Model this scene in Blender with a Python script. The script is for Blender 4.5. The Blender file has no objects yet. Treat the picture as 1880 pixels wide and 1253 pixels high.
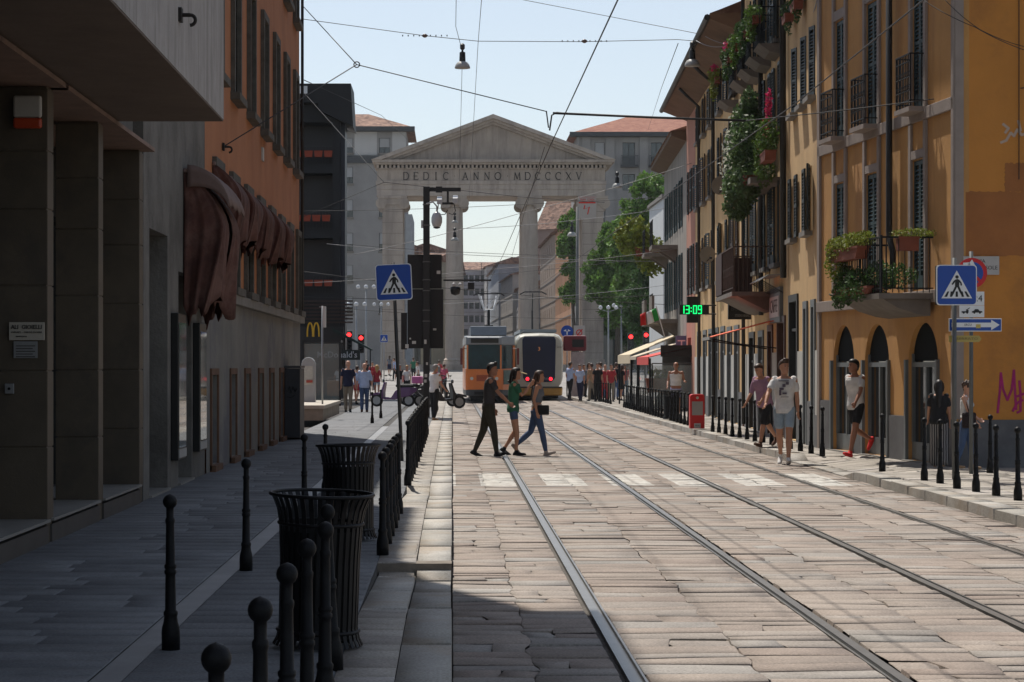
import bpy, bmesh, math, random
from mathutils import Vector, Matrix, noise as mnoise
R = math.radians
random.seed(7)
sc = bpy.context.scene
C = sc.collection
# ---------------------------------------------------------------- camera
F = 4200.0                                   # focal length in photo pixels (photo is 1880 wide)
cd = bpy.data.cameras.new('camera'); cam = bpy.data.objects.new('camera', cd); C.objects.link(cam)
cam.location = (0, 0, 1.7); cam.rotation_euler = (R(90), 0, 0)
cd.sensor_width = 36; cd.lens = F * 36 / 1880
cd.shift_x = (940 - 830) / 1880; cd.shift_y = (672 - 626.5) / 1880
cd.clip_start = 0.1; cd.clip_end = 3000
sc.camera = cam
# ---------------------------------------------------------------- sky and sun
EL, AZ = R(62), R(-20)                        # sun ahead of the camera and a little to its left
sd = Vector((math.sin(AZ) * math.cos(EL), math.cos(AZ) * math.cos(EL), math.sin(EL)))
w = bpy.data.worlds.new('World'); sc.world = w; w.use_nodes = True
nt = w.node_tree; bg = nt.nodes['Background']
sky = nt.nodes.new('ShaderNodeTexSky'); sky.sky_type = 'NISHITA'; sky.sun_disc = False
sky.sun_elevation = EL; sky.sun_rotation = AZ; sky.dust_density = 0.5; sky.air_density = 1.0; sky.ozone_density = 1.6
hsv = nt.nodes.new('ShaderNodeHueSaturation'); hsv.inputs['Saturation'].default_value = 0.6
nt.links.new(sky.outputs[0], hsv.inputs['Color']); nt.links.new(hsv.outputs[0], bg.inputs[0])
bg.inputs[1].default_value = 0.112
ld = bpy.data.lights.new('sun', 'SUN'); lo = bpy.data.objects.new('sun', ld); C.objects.link(lo)
ld.energy = 5.0; ld.angle = R(0.53); ld.color = (1, 0.94, 0.85)
lo.rotation_euler = sd.to_track_quat('Z', 'Y').to_euler()
sc.view_settings.view_transform = 'Standard'; sc.view_settings.look = 'None'
sc.view_settings.exposure = 0.12; sc.view_settings.gamma = 1.0
sc.render.engine = 'CYCLES'
sc.cycles.use_denoising = True
sc.cycles.max_bounces = 6; sc.cycles.diffuse_bounces = 4; sc.cycles.glossy_bounces = 3
sc.cycles.transparent_max_bounces = 12; sc.cycles.volume_bounces = 0

# ---------------------------------------------------------------- helpers
def tag(o, label=None, cat=None, group=None, kind=None):
    if label: o['label'] = label
    if cat: o['category'] = cat
    if group: o['group'] = group
    if kind: o['kind'] = kind
    return o
def thing(name, label, cat, loc=(0, 0, 0), rz=0.0, group=None, rot=None):
    o = bpy.data.objects.new(name, None); C.objects.link(o)
    o.location = loc; o.rotation_euler = rot if rot else (0, 0, rz); o.empty_display_size = 0.1
    return tag(o, label, cat, group)
def link(name, me, parent=None, loc=None, rot=None, scale=None):
    o = bpy.data.objects.new(name, me); C.objects.link(o)
    if parent is not None: o.parent = parent
    if loc is not None: o.location = loc
    if rot is not None: o.rotation_euler = rot
    if scale is not None: o.scale = scale
    return o
def copy_tree(o, parent=None):
    c = o.copy(); C.objects.link(c)
    if parent is not None: c.parent = parent
    for ch in list(o.children): copy_tree(ch, c)
    return c
class MB:
    def __init__(s): s.v = []; s.f = []; s.m = []; s.mi = 0
    def vv(s, *p): s.v.append(tuple(p)); return len(s.v) - 1
    def ff(s, *i): s.f.append(tuple(i)); s.m.append(s.mi)
    def quad(s, a, b, c, d): s.ff(s.vv(*a), s.vv(*b), s.vv(*c), s.vv(*d))
    def box(s, x0, x1, y0, y1, z0, z1):
        if x0 > x1: x0, x1 = x1, x0
        if y0 > y1: y0, y1 = y1, y0
        if z0 > z1: z0, z1 = z1, z0
        i = len(s.v)
        s.v += [(x0,y0,z0),(x1,y0,z0),(x1,y1,z0),(x0,y1,z0),(x0,y0,z1),(x1,y0,z1),(x1,y1,z1),(x0,y1,z1)]
        for q in ((0,3,2,1),(4,5,6,7),(0,1,5,4),(1,2,6,5),(2,3,7,6),(3,0,4,7)): s.ff(*[i + k for k in q])
        return s
    def rings(s, rings, cap=True, closed=False):
        n = len(rings[0]); ids = []
        for r in rings:
            ids.append([s.vv(*p) for p in r])
        for a, b in zip(ids, ids[1:]):
            for k in range(n): s.ff(a[k], a[(k+1) % n], b[(k+1) % n], b[k])
        if closed:
            a, b = ids[-1], ids[0]
            for k in range(n): s.ff(a[k], a[(k+1) % n], b[(k+1) % n], b[k])
        elif cap:
            s.ff(*reversed(ids[0])); s.ff(*ids[-1])
        return s
    def tube(s, pts, r, n=6, cap=True):
        pts = [Vector(p) for p in pts]; rr = r if isinstance(r, (list, tuple)) else [r] * len(pts)
        rings = []; prev = None
        for i, p in enumerate(pts):
            d = (pts[min(i+1, len(pts)-1)] - pts[max(i-1, 0)]).normalized()
            if prev is None:
                a = d.orthogonal().normalized()
            else:
                a = (prev - d * prev.dot(d))
                a = a.normalized() if a.length > 1e-5 else d.orthogonal().normalized()
            prev = a; b = d.cross(a)
            rings.append([p + (a * math.cos(2*math.pi*k/n) + b * math.sin(2*math.pi*k/n)) * rr[i] for k in range(n)])
        return s.rings(rings, cap)
    def lathe(s, prof, c=(0, 0, 0), n=16, cap=True):
        rings = [[(c[0] + r*math.cos(2*math.pi*k/n), c[1] + r*math.sin(2*math.pi*k/n), c[2] + z) for k in range(n)] for r, z in prof]
        return s.rings(rings, cap)
    def prism(s, poly, y0, y1):            # polygon in x,z extruded along y (listed counter-clockwise seen from -y)
        a = [s.vv(x, y0, z) for x, z in poly]; b = [s.vv(x, y1, z) for x, z in poly]; n = len(poly)
        s.ff(*a); s.ff(*reversed(b))
        for k in range(n): s.ff(a[(k+1) % n], a[k], b[k], b[(k+1) % n])
        return s
    def prismx(s, poly, x0, x1):           # polygon in y,z extruded along x
        a = [s.vv(x0, y, z) for y, z in poly]; b = [s.vv(x1, y, z) for y, z in poly]; n = len(poly)
        s.ff(*reversed(a)); s.ff(*b)
        for k in range(n): s.ff(a[k], a[(k+1) % n], b[(k+1) % n], b[k])
        return s
    def prismz(s, poly, z0, z1):
        a = [s.vv(x, y, z0) for x, y in poly]; b = [s.vv(x, y, z1) for x, y in poly]; n = len(poly)
        s.ff(*reversed(a)); s.ff(*b)
        for k in range(n): s.ff(a[k], a[(k+1) % n], b[(k+1) % n], b[k])
        return s
    def mesh(s, name, mats, smooth=False):
        me = bpy.data.meshes.new(name); me.from_pydata([tuple(p) for p in s.v], [], s.f)
        if not isinstance(mats, (list, tuple)): mats = [mats]
        for m_ in mats: me.materials.append(m_)
        if len(mats) > 1: me.polygons.foreach_set('material_index', s.m)
        if smooth: me.polygons.foreach_set('use_smooth', [True] * len(me.polygons))
        me.update(); return me
    def build(s, name, mats, parent=None, smooth=False, bevel=0, loc=None, fix=True, rot=None):
        me = s.mesh(name, mats, smooth)
        if fix:
            bm = bmesh.new(); bm.from_mesh(me); bmesh.ops.recalc_face_normals(bm, faces=bm.faces[:]); bm.to_mesh(me); bm.free()
        o = link(name, me, parent, loc, rot)
        if bevel:
            b = o.modifiers.new('b', 'BEVEL'); b.width = bevel; b.segments = 2; b.limit_method = 'ANGLE'
        return o
def circ(cx, cz, r, n=24, a0=0, a1=2*math.pi, full=True):
    k = n if full else n - 1
    return [(cx + r*math.cos(a0 + (a1-a0)*i/k), cz + r*math.sin(a0 + (a1-a0)*i/k)) for i in range(n)]
def P(x, y, Y):                              # photo pixel at depth Y -> world point (used as a measuring tool)
    return Vector(((x - 830) * Y / F, Y, 1.7 - (y - 672) * Y / F))
# ---------------------------------------------------------------- materials
MC = {}
def mat(name, col, rough=0.8, var=0.12, scale=2.0, bump=0.0, bscale=30.0, metal=0.0, spec=0.4, stain=None, sscale=0.6, samt=0.5, emit=None, streak=False, alpha=None, coat=0.0, spos=(0.48, 0.62)):
    if name in MC: return MC[name]
    m = bpy.data.materials.new(name); m.use_nodes = True; MC[name] = m
    t = m.node_tree; N = t.nodes; L = t.links; b = N['Principled BSDF']
    b.inputs['Roughness'].default_value = rough; b.inputs['Metallic'].default_value = metal
    b.inputs['Specular IOR Level'].default_value = spec
    b.inputs['Coat Weight'].default_value = coat
    col = tuple(col[:3])
    b.inputs['Base Color'].default_value = (*col, 1)
    if emit:
        b.inputs['Emission Color'].default_value = (*emit[0], 1); b.inputs['Emission Strength'].default_value = emit[1]
    if alpha is not None: b.inputs['Alpha'].default_value = alpha
    if var or stain or bump:
        tc = N.new('ShaderNodeTexCoord'); src = tc.outputs['Object']
    if var or stain:
        n1 = N.new('ShaderNodeTexNoise'); n1.inputs['Scale'].default_value = scale; n1.inputs['Detail'].default_value = 8; n1.inputs['Roughness'].default_value = 0.65
        L.new(src, n1.inputs['Vector'])
        mr = N.new('ShaderNodeMapRange'); mr.inputs[1].default_value = 0.3; mr.inputs[2].default_value = 0.7; L.new(n1.outputs[0], mr.inputs[0])
        mx = N.new('ShaderNodeMix'); mx.data_type = 'RGBA'
        mx.inputs[6].default_value = (*[c*(1-var) for c in col], 1); mx.inputs[7].default_value = (*[min(1, c*(1+var)) for c in col], 1)
        L.new(mr.outputs[0], mx.inputs[0]); out = mx.outputs[2]
        if stain:
            mp = N.new('ShaderNodeMapping'); L.new(src, mp.inputs['Vector'])
            if streak: mp.inputs['Scale'].default_value = (3.0, 3.0, 0.35)
            n2 = N.new('ShaderNodeTexNoise'); n2.inputs['Scale'].default_value = sscale; n2.inputs['Detail'].default_value = 10; n2.inputs['Roughness'].default_value = 0.7
            L.new(mp.outputs[0], n2.inputs['Vector'])
            m2 = N.new('ShaderNodeMapRange'); m2.inputs[1].default_value = spos[0]; m2.inputs[2].default_value = spos[1]; m2.inputs[4].default_value = samt
            L.new(n2.outputs[0], m2.inputs[0])
            x2 = N.new('ShaderNodeMix'); x2.data_type = 'RGBA'; L.new(m2.outputs[0], x2.inputs[0]); L.new(out, x2.inputs[6])
            x2.inputs[7].default_value = (*stain, 1); out = x2.outputs[2]
        L.new(out, b.inputs['Base Color'])
    if bump:
        nb = N.new('ShaderNodeTexNoise'); nb.inputs['Scale'].default_value = bscale; nb.inputs['Detail'].default_value = 6; nb.inputs['Roughness'].default_value = 0.6
        L.new(src, nb.inputs['Vector'])
        bp = N.new('ShaderNodeBump'); bp.inputs['Strength'].default_value = bump; bp.inputs['Distance'].default_value = 0.02
        L.new(nb.outputs[0], bp.inputs['Height']); L.new(bp.outputs[0], b.inputs['Normal'])
    return m
def tiles_mat(name, c1, c2, sx=5.0, sy=3.0):
    m = mat(name, c1, 0.9, 0)
    t = m.node_tree; N = t.nodes; L = t.links; b = N['Principled BSDF']
    tc = N.new('ShaderNodeTexCoord')
    vo = N.new('ShaderNodeTexVoronoi'); vo.inputs['Scale'].default_value = sx; L.new(tc.outputs['Object'], vo.inputs['Vector'])
    cr = N.new('ShaderNodeMix'); cr.data_type = 'RGBA'; cr.inputs[6].default_value = (*c1, 1); cr.inputs[7].default_value = (*c2, 1)
    sp = N.new('ShaderNodeSeparateColor'); L.new(vo.outputs['Color'], sp.inputs[0]); L.new(sp.outputs[0], cr.inputs[0]); L.new(cr.outputs[2], b.inputs['Base Color'])
    return m
BLK = mat('cast_iron', (0.009, 0.009, 0.010), 0.5, 0.3, 14, 0.15, 90, spec=0.15)
BIN = mat('bin_paint', (0.006, 0.006, 0.007), 0.5, 0.2, 10, 0.08, 60, spec=.25)
DARK = mat('dark_recess', (0.012, 0.011, 0.010), 0.9, 0.1)
GLS = mat('window_glass', (0.03, 0.04, 0.045), 0.06, 0.2, 0.7, spec=0.8)
GLSD = mat('shop_glass', (0.015, 0.018, 0.02), 0.05, 0.3, 0.8, spec=0.7)
STEEL = mat('galvanised', (0.28, 0.29, 0.30), 0.45, 0.1, 8, metal=0.6)
CABLE = mat('cable', (0.03, 0.03, 0.032), 0.6, 0)
CABLEP = mat('pale_cable', (0.25, 0.25, 0.26), 0.5, 0)
WHITE = mat('white_paint', (0.75, 0.75, 0.73), 0.5, 0.05)
SIGNB = mat('sign_blue', (0.008, 0.06, 0.34), 0.35, 0.04, 6)
SIGNW = mat('sign_white', (0.72, 0.74, 0.76), 0.35, 0.04, 6)
SIGNK = mat('sign_black', (0.006, 0.006, 0.007), 0.4, 0)
RED = mat('sign_red', (0.55, 0.01, 0.015), 0.4, 0.05)
SHUT = mat('shutter_paint', (0.018, 0.028, 0.03), 0.55, 0.25, 3, spec=0.4)
SHUTB = mat('shutter_brown', (0.035, 0.022, 0.016), 0.6, 0.25, 3)
SHUTG = mat('shutter_teal', (0.022, 0.05, 0.055), 0.6, 0.25, 3)
STONE = mat('sill_stone', (0.20, 0.185, 0.165), 0.85, 0.2, 4, 0.2, 40)
PLUMB = mat('drain_pipe', (0.02, 0.019, 0.018), 0.5, 0.2, 6)

def text(body, parent, loc, size, m, rot=(R(90), 0, 0), width=None, ext=0.004, name='lettering', spacing=1.0, bold=0.0, align='CENTER'):
    cu = bpy.data.curves.new(name, 'FONT'); cu.body = body; cu.size = size; cu.extrude = ext
    cu.align_x = align; cu.align_y = 'CENTER'; cu.space_character = spacing; cu.offset = bold
    cu.resolution_u = 2; cu.materials.append(m)
    o = link(name, cu, parent, loc, rot)
    if width:
        bpy.context.view_layer.update()
        if o.dimensions.x > 0: o.scale.x = width / o.dimensions.x
    me = bpy.data.meshes.new_from_object(o); o2 = link(name, me, parent, loc, rot, o.scale.copy())
    bpy.data.objects.remove(o); return o2
# ---------------------------------------------------------------- stone paving made of single slabs
def stone_mat(name, ca, cb, cc, rough=0.75, paint=False, rust=None):
    m = bpy.data.materials.new(name); m.use_nodes = True
    t = m.node_tree; N = t.nodes; L = t.links; b = N['Principled BSDF']; b.inputs['Roughness'].default_value = rough
    b.inputs['Specular IOR Level'].default_value = 0.22
    at = N.new('ShaderNodeAttribute'); at.attribute_name = 'tone'
    cr = N.new('ShaderNodeValToRGB'); e = cr.color_ramp.elements
    e[0].color = (*ca, 1); e[1].color = (*cc, 1); x = cr.color_ramp.elements.new(0.5); x.color = (*cb, 1)
    L.new(at.outputs['Fac'], cr.inputs[0])
    tc = N.new('ShaderNodeTexCoord')
    n1 = N.new('ShaderNodeTexNoise'); n1.inputs['Scale'].default_value = 60; n1.inputs['Detail'].default_value = 4; L.new(tc.outputs['Object'], n1.inputs['Vector'])
    n2 = N.new('ShaderNodeTexNoise'); n2.inputs['Scale'].default_value = 0.9; n2.inputs['Detail'].default_value = 9; n2.inputs['Roughness'].default_value = 0.7; L.new(tc.outputs['Object'], n2.inputs['Vector'])
    a = N.new('ShaderNodeMapRange'); a.inputs[1].default_value = .3; a.inputs[2].default_value = .7; a.inputs[3].default_value = 0.72; a.inputs[4].default_value = 1.25; L.new(n1.outputs[0], a.inputs[0])
    c = N.new('ShaderNodeMapRange'); c.inputs[1].default_value = .3; c.inputs[2].default_value = .7; c.inputs[3].default_value = 0.70; c.inputs[4].default_value = 1.28; L.new(n2.outputs[0], c.inputs[0])
    mu = N.new('ShaderNodeMath'); mu.operation = 'MULTIPLY'; L.new(a.outputs[0], mu.inputs[0]); L.new(c.outputs[0], mu.inputs[1])
    vm = N.new('ShaderNodeVectorMath'); vm.operation = 'SCALE'; L.new(cr.outputs[0], vm.inputs[0]); L.new(mu.outputs[0], vm.inputs['Scale'])
    out = vm.outputs[0]
    if paint:                                 # the worn zebra crossing, painted on the setts
        sp = N.new('ShaderNodeSeparateXYZ'); L.new(tc.outputs['Object'], sp.inputs[0])
        def M(op, i0, i1=None, i2=None):
            n = N.new('ShaderNodeMath'); n.operation = op
            for k, v in enumerate((i0, i1, i2)):
                if v is None: continue
                if isinstance(v, (int, float)): n.inputs[k].default_value = v
                else: L.new(v, n.inputs[k])
            return n.outputs[0]
        fr = M('FRACT', M('MULTIPLY', M('SUBTRACT', sp.outputs[0], 0.41), 1/0.94))
        inx = M('LESS_THAN', fr, 0.62)
        iny = M('MULTIPLY', M('GREATER_THAN', sp.outputs[1], 32.4), M('LESS_THAN', sp.outputs[1], 36.0))
        n3 = N.new('ShaderNodeTexNoise'); n3.inputs['Scale'].default_value = 7; n3.inputs['Detail'].default_value = 8; n3.inputs['Roughness'].default_value = .75; L.new(tc.outputs['Object'], n3.inputs['Vector'])
        wr = N.new('ShaderNodeMapRange'); wr.inputs[1].default_value = .44; wr.inputs[2].default_value = .60; wr.inputs[3].default_value = 0.72; wr.inputs[4].default_value = 0.15; L.new(n3.outputs[0], wr.inputs[0])
        fac = M('MULTIPLY', M('MULTIPLY', inx, iny), wr.outputs[0])
        mx = N.new('ShaderNodeMix'); mx.data_type = 'RGBA'; L.new(fac, mx.inputs[0]); L.new(out, mx.inputs[6]); mx.inputs[7].default_value = (.62, .62, .58, 1); out = mx.outputs[2]
    if rust:
        n4 = N.new('ShaderNodeTexNoise'); n4.inputs['Scale'].default_value = 1.6; n4.inputs['Detail'].default_value = 6; L.new(tc.outputs['Object'], n4.inputs['Vector'])
        r4 = N.new('ShaderNodeMapRange'); r4.inputs[1].default_value = .5; r4.inputs[2].default_value = .65; r4.inputs[4].default_value = .6; L.new(n4.outputs[0], r4.inputs[0])
        m4 = N.new('ShaderNodeMix'); m4.data_type = 'RGBA'; L.new(r4.outputs[0], m4.inputs[0]); L.new(out, m4.inputs[6]); m4.inputs[7].default_value = (*rust, 1); r4.inputs[4].default_value = .3; out = m4.outputs[2]
    L.new(out, b.inputs['Base Color'])
    nb = N.new('ShaderNodeTexNoise'); nb.inputs['Scale'].default_value = 28; nb.inputs['Detail'].default_value = 7; nb.inputs['Roughness'].default_value = .7; L.new(tc.outputs['Object'], nb.inputs['Vector'])
    bp = N.new('ShaderNodeBump'); bp.inputs['Strength'].default_value = .8 if paint else .35; bp.inputs['Distance'].default_value = .014; L.new(nb.outputs[0], bp.inputs['Height']); L.new(bp.outputs[0], b.inputs['Normal'])
    return m
def slab_rows(name, m, strips, y0, y1, depth, width, gap, hvar, tilt, zf, bulge, wav=0.03, seed=1, skirt=.05, step=None, cols=False, ring=.03, warp=None):
    rnd = random.Random(seed); V = []; Fc = []; T = []
    for (xa, xb) in strips:
        y = y0; k = 0
        def bnd(k, y):
            ph = rnd.uniform(0, 6.28); am = rnd.uniform(.2, 1) * wav; f = rnd.uniform(1.2, 4)
            sl = rnd.uniform(-wav, wav)
            return lambda x: y + am * math.sin(ph + f * x) + sl * (x - (xa+xb)/2) / max(.3, xb - xa) * 1.2
        lo_ = bnd(k, y)
        while y < y1:
            dd = rnd.uniform(*depth)
            if step and y > step: dd *= 1.6
            y2 = y + dd; hi = bnd(k, y2)
            x = xa
            while x < xb - 1e-4:
                x2 = x + (rnd.uniform(*width) if not cols else (xb - xa)*(1 if rnd.random() < .85 else rnd.uniform(.4, .6)))
                if xb - x2 < (.1 if cols else width[0] * 0.55): x2 = xb
                g = gap * (rnd.uniform(.15, .6) if rnd.random() < .75 else rnd.uniform(.8, 3.2)); h = rnd.gauss(0, hvar) - (.006 if cols and rnd.random() < .07 else 0); tx = rnd.gauss(0, tilt); ty = rnd.gauss(0, tilt)
                tone = min(1, max(0, rnd.gauss(.5, .27)))
                sk_side = skirt if rnd.random() < .3 else .004; sk_row = skirt if rnd.random() < .5 else .006
                nx, ny = 5, 5; i0 = len(V); ds = rnd.uniform(-1, 1)*min(.05, wav*2)
                for j in range(ny):
                    for i in range(nx):
                        if i == 0 or i == nx - 1: u = i / (nx - 1)
                        else: u = (0.012, .5, .988)[i - 1]
                        if j == 0 or j == ny - 1: v = j / (ny - 1)
                        else: v = (ring, .5, 1 - ring)[j - 1]
                        gx = g*.35 if cols else g; xx = (x + gx) + (x2 - x - 2*gx) * u
                        sh = 0 if (x == xa and u < .5) or (x2 == xb and u > .5) else ds * (v - .5)
                        ya = lo_(xx) + g; yb = hi(xx) - g
                        yy = ya + (yb - ya) * v
                        z = zf(xx, yy) + h + tx * (u - .5) + ty * (v - .5)
                        if i in (0, nx-1) or j in (0, ny-1): z -= skirt if not cols else (sk_side if j not in (0, ny-1) else sk_row)
                        else:
                            if not (i == 2 and j == 2): z -= bulge * (0.6 if (i == 2 or j == 2) else 1)
                            z += rnd.gauss(0, bulge * .5)
                        V.append((xx + sh + (warp(xx, yy) if warp else 0), yy, z))
                for j in range(ny - 1):
                    for i in range(nx - 1):
                        a = i0 + j * nx + i; Fc.append((a, a + 1, a + nx + 1, a + nx))
                T += [tone] * (nx * ny)
                x = x2
            y = y2; lo_ = hi; k += 1
    me = bpy.data.meshes.new(name); me.from_pydata(V, [], Fc); me.materials.append(m)
    at = me.attributes.new('tone', 'FLOAT', 'POINT'); at.data.foreach_set('value', T)
    nf = len(me.polygons) // 16; pat = [1 if (j in (1, 2) and i in (1, 2)) else 0 for j in range(4) for i in range(4)]
    me.polygons.foreach_set('use_smooth', [bool(q) for q in pat * nf]); me.update()
    o = link(name, me); o['kind'] = 'structure'; return o
# ---------------------------------------------------------------- ground
def gz(Y): return 0.0 if Y < 118 else min((Y - 118) * 0.0125, 1.25)
mb = MB(); ys = [-60, 118, 218, 260, 1500]
for a, b_ in zip(ys, ys[1:]):
    mb.quad((-900, a, gz(a) - .07), (900, a, gz(a) - .07), (900, b_, gz(b_) - .07), (-900, b_, gz(b_) - .07))
tag(mb.build('ground', mat('ground_dirt', (0.055, 0.05, 0.046), .95, .2, 3), fix=False), kind='structure')
mb = MB(); ys = [116, 125, 150, 218, 222, 300, 700]
for a, b_ in zip(ys, ys[1:]):
    mb.quad((-60, a, gz(a) + .004), (60, a, gz(a) + .004), (60, b_, gz(b_) + .004), (-60, b_, gz(b_) + .004))
tag(mb.build('piazza_paving', mat('piazza_stone', (0.25, 0.235, 0.22), .8, .2, .5, .3, 8, stain=(.13, .12, .11), sscale=.15, samt=.6), fix=False), kind='structure')
ROADM = stone_mat('road_granite', (.26, .21, .178), (.285, .24, .205), (.282, .262, .24), .75, paint=True)
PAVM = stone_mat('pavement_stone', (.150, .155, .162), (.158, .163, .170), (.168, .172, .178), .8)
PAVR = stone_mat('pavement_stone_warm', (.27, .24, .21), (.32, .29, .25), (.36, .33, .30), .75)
KERB = stone_mat('kerb_granite', (.32, .30, .27), (.35, .33, .295), (.38, .36, .33), .7, rust=(.33, .22, .12))
RAILX = [0.99, 2.44, 3.72, 5.16]
def roadz(x, y): return 0.007*mnoise.noise(Vector((x*1.3, y*1.1, 0))) + 0.004*mnoise.noise(Vector((x*4, y*4, 3)))
PAIRS = [(.004, .92), (1.06, 2.37), (2.51, 3.65), (3.79, 5.09), (5.23, 5.995)]
def rwarp(x, y):                               # wandering joint line down the middle of every strip
    for a, b_ in PAIRS:
        if a <= x <= b_: m_ = (a + b_)/2; return .055*mnoise.noise(Vector((m_*9, y*2.3, 1)))*(1 - abs(x - m_)/(m_ - a))
    return 0.0
halves = [h for a, b_ in PAIRS for h in ((a, (a + b_)/2), ((a + b_)/2, b_))]
road = slab_rows('road', ROADM, halves, 8, 118, (.20, .40), (.9, 1.0), .0020, .0018, .0035, roadz, .0007, wav=.03, seed=3, step=60, skirt=.03, cols=True, warp=rwarp)
# tram rails: head, groove and inner lip
for k, x in enumerate(RAILX):
    mb = MB(); s = 1 if k % 2 else -1
    for (a, b_, z) in ((-.036, .024, .004), (.024, .052, -.022), (.052, .066, .002)):
        a, b_ = (a, b_) if s < 0 else (-b_, -a)
        mb.box(x + a, x + b_, 6, 118, -.045, z)
    o = mb.build('tram_rail', mat('rail_steel', (.24, .235, .225), .36, .12, 6, .1, 60, metal=.85))
    tag(o, ['steel tram rail nearest the left kerb, running to the orange tram', 'second steel tram rail from the left, under the orange tram',
            'third steel tram rail from the left, running to the cream tram', 'steel tram rail nearest the right kerb with its bollards'][k], 'tram rail', 'tram rails in the cobbled road')
mb = MB()
for x in RAILX:
    mb.box(x - .075, x + .075, 6, 118, -.06, -.028)
tag(mb.build('rail_bed', mat('rail_filler', (.10, .09, .08), .95, .4, 12, .8, 25)), kind='structure')
# left pavement and its fins, gutter line and kerb
def fin(Y):                                   # raised blocks between driveway dips
    for (a, b_) in ((18.4, 30.0), (30.1, 69.0), (69.1, 118)):
        if a <= Y < b_:
            t = (b_ - Y); return 0.12 if t > 3.2 else 0.015 + 0.105 * max(0, t) / 3.2
    if Y >= 14.5: return .015 + .105 * max(0, (18.4 - Y) - .5) / 3.4 if Y < 18.4 else .12
    return .12
def lz(x, y):
    return fin(y) if x > -.6 else .12
LX = -3.62
for nm, st, dp, wd, sd_ in (('pavement_left', [(LX, -1.83), (-1.66, -.60)], (.28, .42), (.6, 1.3), 11), ('kerb_side_paving', [(-.60, -.29)], (.28, .42), (.3, .32), 12)):
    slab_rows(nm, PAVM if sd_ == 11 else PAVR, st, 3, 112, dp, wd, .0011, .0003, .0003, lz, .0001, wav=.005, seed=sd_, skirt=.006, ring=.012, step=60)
slab_rows('kerb_left', KERB, [(-.29, 0.0)], 3, 112, (1.2, 2.2), (.29, .3), .003, .0015, .002, lz, .001, wav=.008, seed=13, skirt=.16, step=200)
mb = MB(); mb.box(LX, -.6, 0, 113, -.05, .098); mb.box(-.6, -.01, 0, 113, -.05, .0)
mb.mi = 0
for a, b_ in ((18.4, 26.6), (30.1, 65.6), (69.1, 112)): mb.box(-.6, -.012, a, b_, -.05, .09)
tag(mb.build('pavement_bed_left', mat('pav_grout', (.06, .057, .053), .95, .3, 10)), kind='structure')
mb = MB(); mb.box(-1.825, -1.665, 2, 60, 0, .112)
tag(mb.build('gutter_strip', mat('gutter_stone', (.24, .24, .24), .45, .2, 2, .1, 20)), kind='structure')
for q, (a, b_) in enumerate(((14.9, 18.38), (26.6, 30.08), (65.5, 69.05))):
    slab_rows('ramp_slab', KERB, [(-.598, -.292)], a, b_, (1.3, 2.2), (.3, .31), .003, .0005, .001, lambda x, y: lz(x, y) + .012, .001, wav=.01, seed=60 + q, skirt=.02)
# fronts of the raised blocks
mb = MB()
for a in (18.4, 30.1, 69.1): mb.box(-.6, -.003, a - .02, a + .25, -.04, .111)
tag(mb.build('kerb_step', mat('kerb_step_stone', (.20, .17, .14), .9, .3, 5, .4, 20)), kind='structure')
# right pavement
def rz(x, y):
    if x < 7.1 and 34.0 < y < 41.0:
        if y < 35.0: return .12 - .10 * (y - 34)
        if y > 40.6: return .02 + .25 * (y - 40.6)
        return .02 + max(0, (x - 6.3)) * .1
    return .12
slab_rows('kerb_right', KERB, [(5.99, 6.31)], 14, 118, (.8, 1.35), (.3, .34), .005, .004, .004, rz, .003, wav=.008, seed=14, skirt=.16, step=200)
slab_rows('pavement_right', PAVR, [(6.31, 7.3), (7.3, 9.6)], 14, 118, (.32, .5), (.5, 1.0), .005, .002, .003, rz, .002, wav=.008, seed=15, skirt=.03, step=60)
slab_rows('side_street_paving', PAVR, [(9.6, 17)], 14, 36, (.32, .5), (.6, 1.2), .005, .002, .003, rz, .002, wav=.008, seed=16, skirt=.03)
mb = MB(); mb.box(6.06, 20, 10, 33.9, -.05, .095); mb.box(6.06, 9.7, 41.1, 119, -.05, .095); mb.box(7.1, 20, 33.9, 41.1, -.05, .095); mb.box(6.06, 7.1, 33.9, 41.1, -.05, -.001)
tag(mb.build('pavement_bed_right', MC['pav_grout']), kind='structure')
# ================================================================ facade kit (local frame: x along the wall, -y outwards, z up)
def wall(mb, u0, u1, z0, z1, holes, d=.22, y=0.0):
    us = sorted({u0, u1, *[h[0] for h in holes], *[h[1] for h in holes]}); zs = sorted({z0, z1, *[h[2] for h in holes], *[h[3] for h in holes]})
    us = [u for u in us if u0 <= u <= u1]; zs = [z for z in zs if z0 <= z <= z1]
    for a, b in zip(us, us[1:]):
        run = None
        for c, e in zip(zs, zs[1:]):
            cu, cz = (a+b)/2, (c+e)/2
            if any(h[0] < cu < h[1] and h[2] < cz < h[3] for h in holes): continue
            mb.quad((a, y, c), (b, y, c), (b, y, e), (a, y, e))
    for a, b, c, e in holes:
        mb.quad((a, y, c), (a, y, e), (a, y+d, e), (a, y+d, c)); mb.quad((b, y, e), (b, y, c), (b, y+d, c), (b, y+d, e))
        mb.quad((a, y, e), (b, y, e), (b, y+d, e), (a, y+d, e)); mb.quad((b, y, c), (a, y, c), (a, y+d, c), (b, y+d, c))
def shell(mb, u0, u1, z0, z1, D, y=0.0, roof=True):   # ends, back and top behind a wall
    mb.quad((u0, y+D, z0), (u0, y, z0), (u0, y, z1), (u0, y+D, z1)); mb.quad((u1, y, z0), (u1, y+D, z0), (u1, y+D, z1), (u1, y, z1))
    mb.quad((u1, y+D, z0), (u0, y+D, z0), (u0, y+D, z1), (u1, y+D, z1))
    if roof: mb.quad((u0, y, z1), (u1, y, z1), (u1, y+D, z1), (u0, y+D, z1))
WC = {}
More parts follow.
